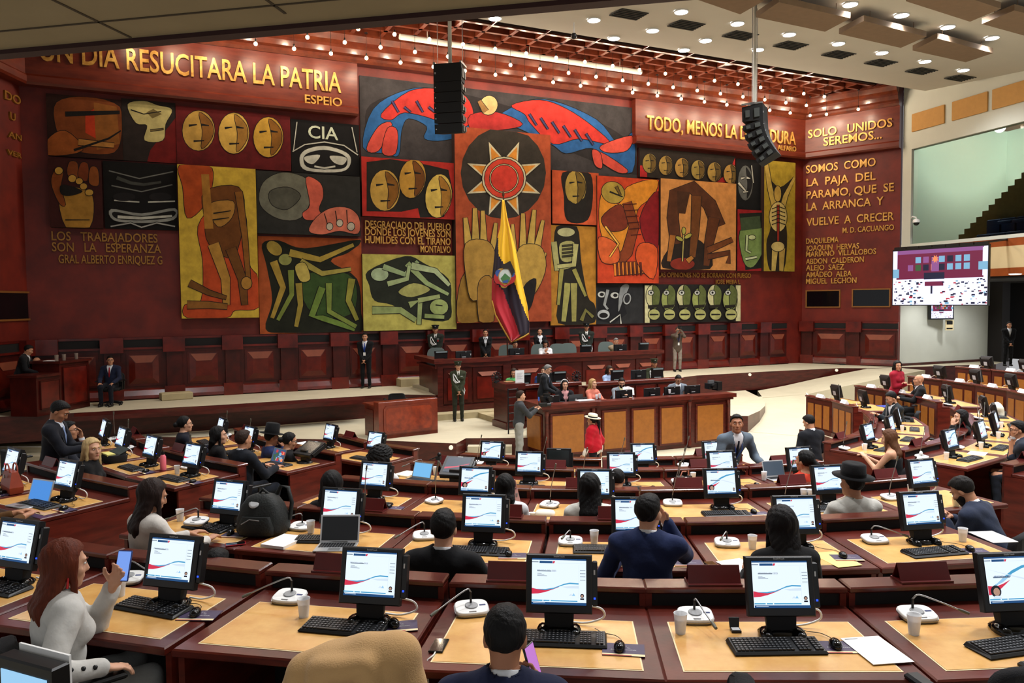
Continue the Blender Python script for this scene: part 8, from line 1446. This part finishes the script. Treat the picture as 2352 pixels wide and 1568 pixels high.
def make_grey_chair():
    t = thing('conference_chair', 'x', 'chair', (0, 0, 0), 0, 'grey chairs behind the high bench'); m = mat('grey_chair', (96, 108, 104), rough=.7)
    b = MB(); b.loft([sq_(.26, .25, .42), sq_(.27, .26, .46), sq_(.25, .24, .5)], 0, True); b.build('seat', m, t)
    b = MB(); b.loft([[(x, -.27 + y * .16, .82 + z_ * .34) for x, z_, y in [(q[0], q[1] / .25, 0) for q in sq_(.29, .25, 0, 28)]], [(x, -.33, .82 + z_ * .34) for x, z_ in [(q[0], q[1] / .25) for q in sq_(.29, .25, 0, 28)]]][::-1], 0, True); b.build('backrest', m, t)
    b = MB(); b.tube([(0, 0, .04), (0, 0, .42)], .03, 8); b.box(-.03, .03, -.33, -.25, .42, .7); b.lathe([(.26, 0), (.26, .04)], 14); b.build('pedestal', M['black'], t); return t
for k, (x, y, dp) in enumerate(((1282, 792, 26.0), (1306, 795, 26.2), (1240, 797, 25.8), (1395, 795, 27.0), (1165, 797, 25.6), (1000, 806, 24.2))): greychair(['grey chair back right of the white blouse at high bench', 'grey rounded chair back in the middle of the high bench', 'grey chair back left of the white blouse at high bench', 'grey chair back beside the beige jacket at high bench', 'grey chair back beside the dark suit under the flag', 'grey chair back at the left end of the high bench'][k], x, y, dp, Z_DA, 180)
pch = np.array(P_BLUE[0].location); place('chair', make_chair, (), 'dark chair under the blue suited person against the wainscot', pch, P_BLUE[0].rotation_euler[2])
pl = at(884, 905, Z_P1 + .85); place('chair', make_chair, (), 'black chair standing behind the reddish lectern', (pl[0] + .2, pl[1] + .6, Z_P1), math.radians(15))
# coat draped on a chair back (nearest row)
pc_ = at(812, 1520, F1 + .95); pc_[2] = F1; t = thing('draped_coat', 'camel coloured coat draped over a chair back at the bottom edge', 'coat', pc_, math.radians(-10)); t['label'] = 'camel coloured coat draped over a chair at the bottom edge'
Fd = Field((-.45, -.35, .3), (.45, .35, 1.25), .014); Fd.cap((-.20, -.02, .90), (.18, .0, .98), .09, .12, .08); Fd.cap((-.26, -.02, .80), (-.30, .02, .40), .08, .09, .06); Fd.cap((.24, .0, .86), (.30, .02, .40), .09, .10, .06); Fd.ell((0, 0.06, .72), (.26, .10, .32), None, .06); Fd.cap((-.12, -.10, .95), (.10, -.12, .99), .05, .05, .04); Fd.cap((-.12, -.13, .9), (-.02, -.17, .5), .045, .05, .04); Fd.cap((.12, -.12, .92), (.10, -.17, .5), .05, .05, .04)
Xq, Yq, Zq = Fd.ax[0][:, None, None], Fd.ax[1][None, :, None], Fd.ax[2][None, None, :]; Fd.A = Fd.A + .007 * np.sin(26 * Xq + 9 * Zq) * np.sin(13 * Zq + 8 * Yq)
link('coat_cloth', surf_mesh('coat_cloth', [Fd.surf()], mat('camel_wool', (196, 156, 104), rough=.95, bump=.3, bscale=150, sheen=.1)), t)
pcm = place('chair', make_chair, (), 'office chair under the camel coat', (pc_[0], pc_[1] + .0, F1), math.radians(-10)); pcm.location = (pc_[0] + .02, pc_[1] + .27, F1)
pw = at(2262, 935, F4 + .9); pw[2] = F4; place('chair', make_chair, (), 'black chair under the pale jacket in the right block', pw, math.radians(75))
t = thing('draped_jacket', 'pale jacket draped over a chair back in the right block', 'coat', pw, math.radians(75)); Fd = Field((-.35, -.5, .4), (.35, 0, 1.1), .016); Fd.cap((-.2, -.2, .9), (.2, -.2, .9), .06, .06, .05); Fd.ell((0, -.22, .75), (.27, .10, .26), None, .05); link('jacket_cloth', surf_mesh('jacket_cloth', [Fd.surf()], cloth((206, 202, 184))), t)
# monitor top and dark chair at the bottom left corner (row behind)
p = at(70, 1530, F1 + .98); t = thing('touch_monitor', 'monitor top with white paper edge at the bottom left corner', 'monitor', p, math.radians(-24)); b = MB(); b.box(-.175, .175, -.03, .05, -.30, .03, 0, None, .008); b.build('housing', M['black'], t); b = MB(); b.box(-.144, .144, -.034, -.03, -.27, -.02); b.build('screen', SCR[8], t); b = MB(); b.box(-.16, .16, 0.06, .07, -.2, .05); b.build('white_card', M['paper'], t); b = MB(); b.box(-.05, .05, .0, .05, -.45, -.30); b.box(-.13, .13, -.08, .12, -.47, -.45); b.build('stand_base', M['black'], t)
b = MB(); b.box(-.6, .6, -.5, .3, -.52, -.47); b.box(-.6, -.56, -.5, .3, -1.2, -.52); b.box(.56, .6, -.5, .3, -1.2, -.52); o = b.build('corner_desk', M['mahogd']); o.location = p; o.rotation_euler = (0, 0, math.radians(-24)); tag(o, 'dark desk under the monitor at the bottom left corner', 'desk')
# equipment on the benches at the front
def kiosk_back(label, px, py, depth, face, H=.42):
    p = atY(px, py, depth); return place('kiosk', make_kiosk, (), label, p, math.radians(face))
def make_kiosk():
    t = thing('bench_monitor', 'x', 'monitor', (0, 0, 0), 0, 'black monitors standing on the benches'); b = MB(); b.loft([[(-.19, -.02, .10), (.19, -.02, .10), (.19, .03, .10), (-.19, .03, .10)], [(-.20, .02, .40), (.20, .02, .40), (.20, .06, .40), (-.20, .06, .40)]]); b.box(-.2, .2, .0, .08, .36, .42); b.build('housing', M['black'], t)
    b = MB(); b.box(-.10, .10, .03, .07, .0, .13); b.box(-.16, .16, -.05, .2, 0, .02); b.build('stand_base', M['black'], t); b = MB(); b.box(-.12, .12, .045, .065, .06, .16); b.box(-.17, .17, .081, .085, .37, .41); b.build('rear_panel', mat('kiosk_grey', (120, 132, 134), rough=.4), t); return t
def make_flat():
    t = thing('flat_monitor', 'x', 'monitor', (0, 0, 0), 0, 'flat black monitors on the benches'); b = MB(); b.box(-.25, .25, -.01, .03, .09, .39, 0, None, .006); b.box(-.1, .1, .03, .05, .15, .3); b.build('housing', M['black'], t); b = MB(); b.box(-.03, .03, .0, .04, 0, .2); b.box(-.12, .12, -.08, .1, 0, .015); b.build('stand_base', M['black'], t)
    b = MB(); b.box(-.06, .06, .05, .053, .21, .225); b.box(-.09, -.05, .031, .033, .36, .37); b.build('marking', M['silver'], t); return t
def flatm(label, px, py, depth, face): return place('flatm', make_flat, (), label, atY(px, py, depth), math.radians(face))
def zpos(px, z, u=None, s_=None):           # point at a given bench height along the photo column px on plane s
    return onpl(px, 800, W0 + WN * s_, WN) * np.array([1, 1, 0]) + np.array([0, 0, z])
KB_ = math.degrees(WROT)
for k, (px, s_, z, kind) in enumerate(((1012, 3.0, 1.955, 'k'), (1064, 3.0, 1.955, 'f'), (1187, 2.55, 1.955, 'f'), (1344, 2.55, 1.955, 'k'), (1424, 2.55, 1.955, 'f'), (1477, 2.55, 1.955, 'k'), (1202, 5.8, 1.455, 'k'), (1252, 5.8, 1.455, 'f'), (1283, 5.8, 1.455, 'k'), (1416, 6.25, 1.455, 'k'), (1466, 6.25, 1.455, 'f'), (1508, 6.25, 1.455, 'k'), (1262, 8.0, 1.13, 'f'), (1432, 7.85, 1.13, 'f'), (1497, 7.85, 1.13, 'f'), (1543, 7.85, 1.13, 'f'), (1590, 7.85, 1.13, 'f'))):
    lab_ = ['at the left end of the high bench', 'left of the bow tied usher, high bench', 'before the dark suit under the flag', 'below the right capped officer, high bench', 'before the beige jacket, high bench', 'at the right end of the high bench', 'behind the white sign on the clerks bench', 'left of the grey haired standing person', 'right of the grey haired standing person', 'before the pale blue shirt, clerks bench', 'middle of the right clerks bench', 'before the seated olive uniform, clerks bench', 'left end of secretary desk', 'before the bearded person, secretary desk', 'right of the bearded person, secretary desk', 'middle right of secretary desk', 'before the bent grey suit, secretary desk'][k]
    if kind == 'k': place('kiosk', make_kiosk, (), 'black boxy monitor ' + lab_, zpos(px, z, None, s_), WROT + PI)
    else: place('flatm', make_flat, (), 'flat black monitor ' + lab_, zpos(px, z, None, s_), WROT + PI)
def onbench(name, label, cat, px, s_, z, parts, face=0.0):
    t = thing(name, label, cat, zpos(px, z, None, s_), WROT + face)
    for n, fn, m in parts: b = MB(); fn(b); b.build(n, m, t)
onbench('paper_sign', 'white printed paper sign standing on the left clerks bench', 'sign', 1193, 6.1, 1.605, [('page', lambda b: b.box(-.13, .13, -.01, 0, 0, .38), M['paper']), ('printed_lines', lambda b: [b.box(-.09, .09 - .03 * (k % 3), -.013, -.01, .30 - .025 * k, .306 - .025 * k) for k in range(7)], M['keymark'])])
onbench('cardboard_box', 'small brown cardboard box on the left clerks bench', 'box', 1168, 5.8, 1.455, [('box', lambda b: b.box(-.12, .12, -.1, .1, 0, .22), mat('cardboard', (150, 116, 74), rough=.8))])
onbench('laptop', 'grey laptop lid before the headband person, secretary desk', 'laptop', 1322, 7.8, 1.205, [('lid', lambda b: b.box(-.2, .2, -.01, .01, .02, .27), mat('laptop_dark', (70, 72, 74), rough=.4, metal=.5)), ('laptop_base', lambda b: b.box(-.2, .2, 0, .24, 0, .018), mat('laptop_dark', (0, 0, 0))), ('lid_mark', lambda b: b.ball((0, -.011, .15), .018, 8, 0, None, (1, .1, 1)), M['silver'])])
onbench('video_camera', 'black video camera on the left end of secretary desk', 'camera', 1252, 8.15, 1.355, [('camera_body', lambda b: (b.box(-.1, .1, -.08, .08, .06, .18), b.box(-.05, .12, -.03, .03, .18, .24)), M['black']), ('lens', lambda b: b.lathe([(.05, .1), (.055, .22)], 12, 0, XF(.02, 0, .12, 0, PI / 2)), M['black']), ('base', lambda b: b.box(-.08, .08, -.08, .08, 0, .06), M['black'])])
onbench('video_camera', 'black video camera at the right end of secretary desk', 'camera', 1635, 7.95, 1.355, [('camera_body', lambda b: (b.box(-.16, .1, -.1, .1, .05, .2), b.box(.1, .26, -.12, .12, .0, .24)), M['black']), ('lens', lambda b: b.lathe([(.05, .1), (.06, .2)], 12, 0, XF(-.05, 0, .13, 0, PI / 2)), M['black']), ('grip', lambda b: b.box(-.12, .06, -.03, .03, .2, .28), mat('cam_grey', (90, 92, 94), rough=.4))])
onbench('open_papers', 'white papers held open by the bearded person', 'paper', 1444, 7.75, 1.36, [('page', lambda b: (b.loft([[(-.12, 0, 0), (.02, .02, 0), (.02, .025, 0), (-.12, .005, 0)], [(-.14, .08, .2), (.02, .04, .22), (.02, .045, .22), (-.14, .085, .2)]]), b.loft([[(.02, .02, 0), (.16, -.02, .0), (.16, -.015, 0), (.02, .025, 0)], [(.02, .04, .22), (.18, .04, .17), (.18, .045, .17), (.02, .045, .22)]])), M['paper'])])
onbench('paper_sheet', 'white papers before the blonde person, secretary desk', 'paper', 1345, 8.1, 1.355, [('page', lambda b: b.box(-.25, .2, -.1, .1, 0, .012), M['paper'])])
for k, (px, s_, z) in enumerate(((1370, 8.0, 1.355), (1377, 7.9, 1.355), (1080, 3.0, 2.155), (1538, 7.95, 1.355))): place('cup', make_cup, (), ['clear cup before the blonde person, secretary desk', 'second clear cup before the blonde person', 'small cup beside the flat monitor at left, high bench', 'clear cup middle right of secretary desk'][k], zpos(px, z, None, s_), 0)
def make_big():
    t = thing('ribbed_glass', 'x', 'glass', (0, 0, 0), 0, 'ribbed glasses on the side desk'); b = MB(); b.lathe([(.04, 0), (.048, .15)], 14); b.build('glass_wall', mat('ribbed_glass', (150, 132, 120), rough=.3, alpha=.75), t); return t
sd = np.array(SIDE.matrix_basis); 
for k, fx in enumerate((.50, .64, .88)):
    bpy.context.view_layer.update(); Ls = float(SIDE.children[1].dimensions[0]); p = SIDE.matrix_world @ Vector((Ls * fx - .04, .15, 1.282)); place('bigcup', make_big, (), ['ribbed glass on the far left side desk, leftmost', 'ribbed glass on the far left side desk, middle', 'ribbed glass on the far left side desk, rightmost'][k], p, 0)
p = SIDE.matrix_world @ Vector((Ls * .47, .3, 1.282)); b = MB(); b.box(-.14, .14, -.1, .1, 0, .01); o = b.build('paper_sheet', M['paper']); o.location = p; tag(o, 'white paper on the far left side desk', 'paper')
# ladder rack beside the clerks bench
onbench('metal_rack', 'narrow black metal rack between clerks bench and grey sweater', 'rack', 1176, 6.9, Z_P1, [('uprights', lambda b: (b.tube([(-.12, 0, 0), (-.12, 0, 1.15)], .018, 6), b.tube([(.14, .0, 0), (.14, .0, 1.15)], .018, 6)), M['black']), ('rungs', lambda b: [b.tube([(-.12, 0, .12 + .2 * k), (.14, 0, .12 + .2 * k)], .014, 5) for k in range(6)], M['black'])])
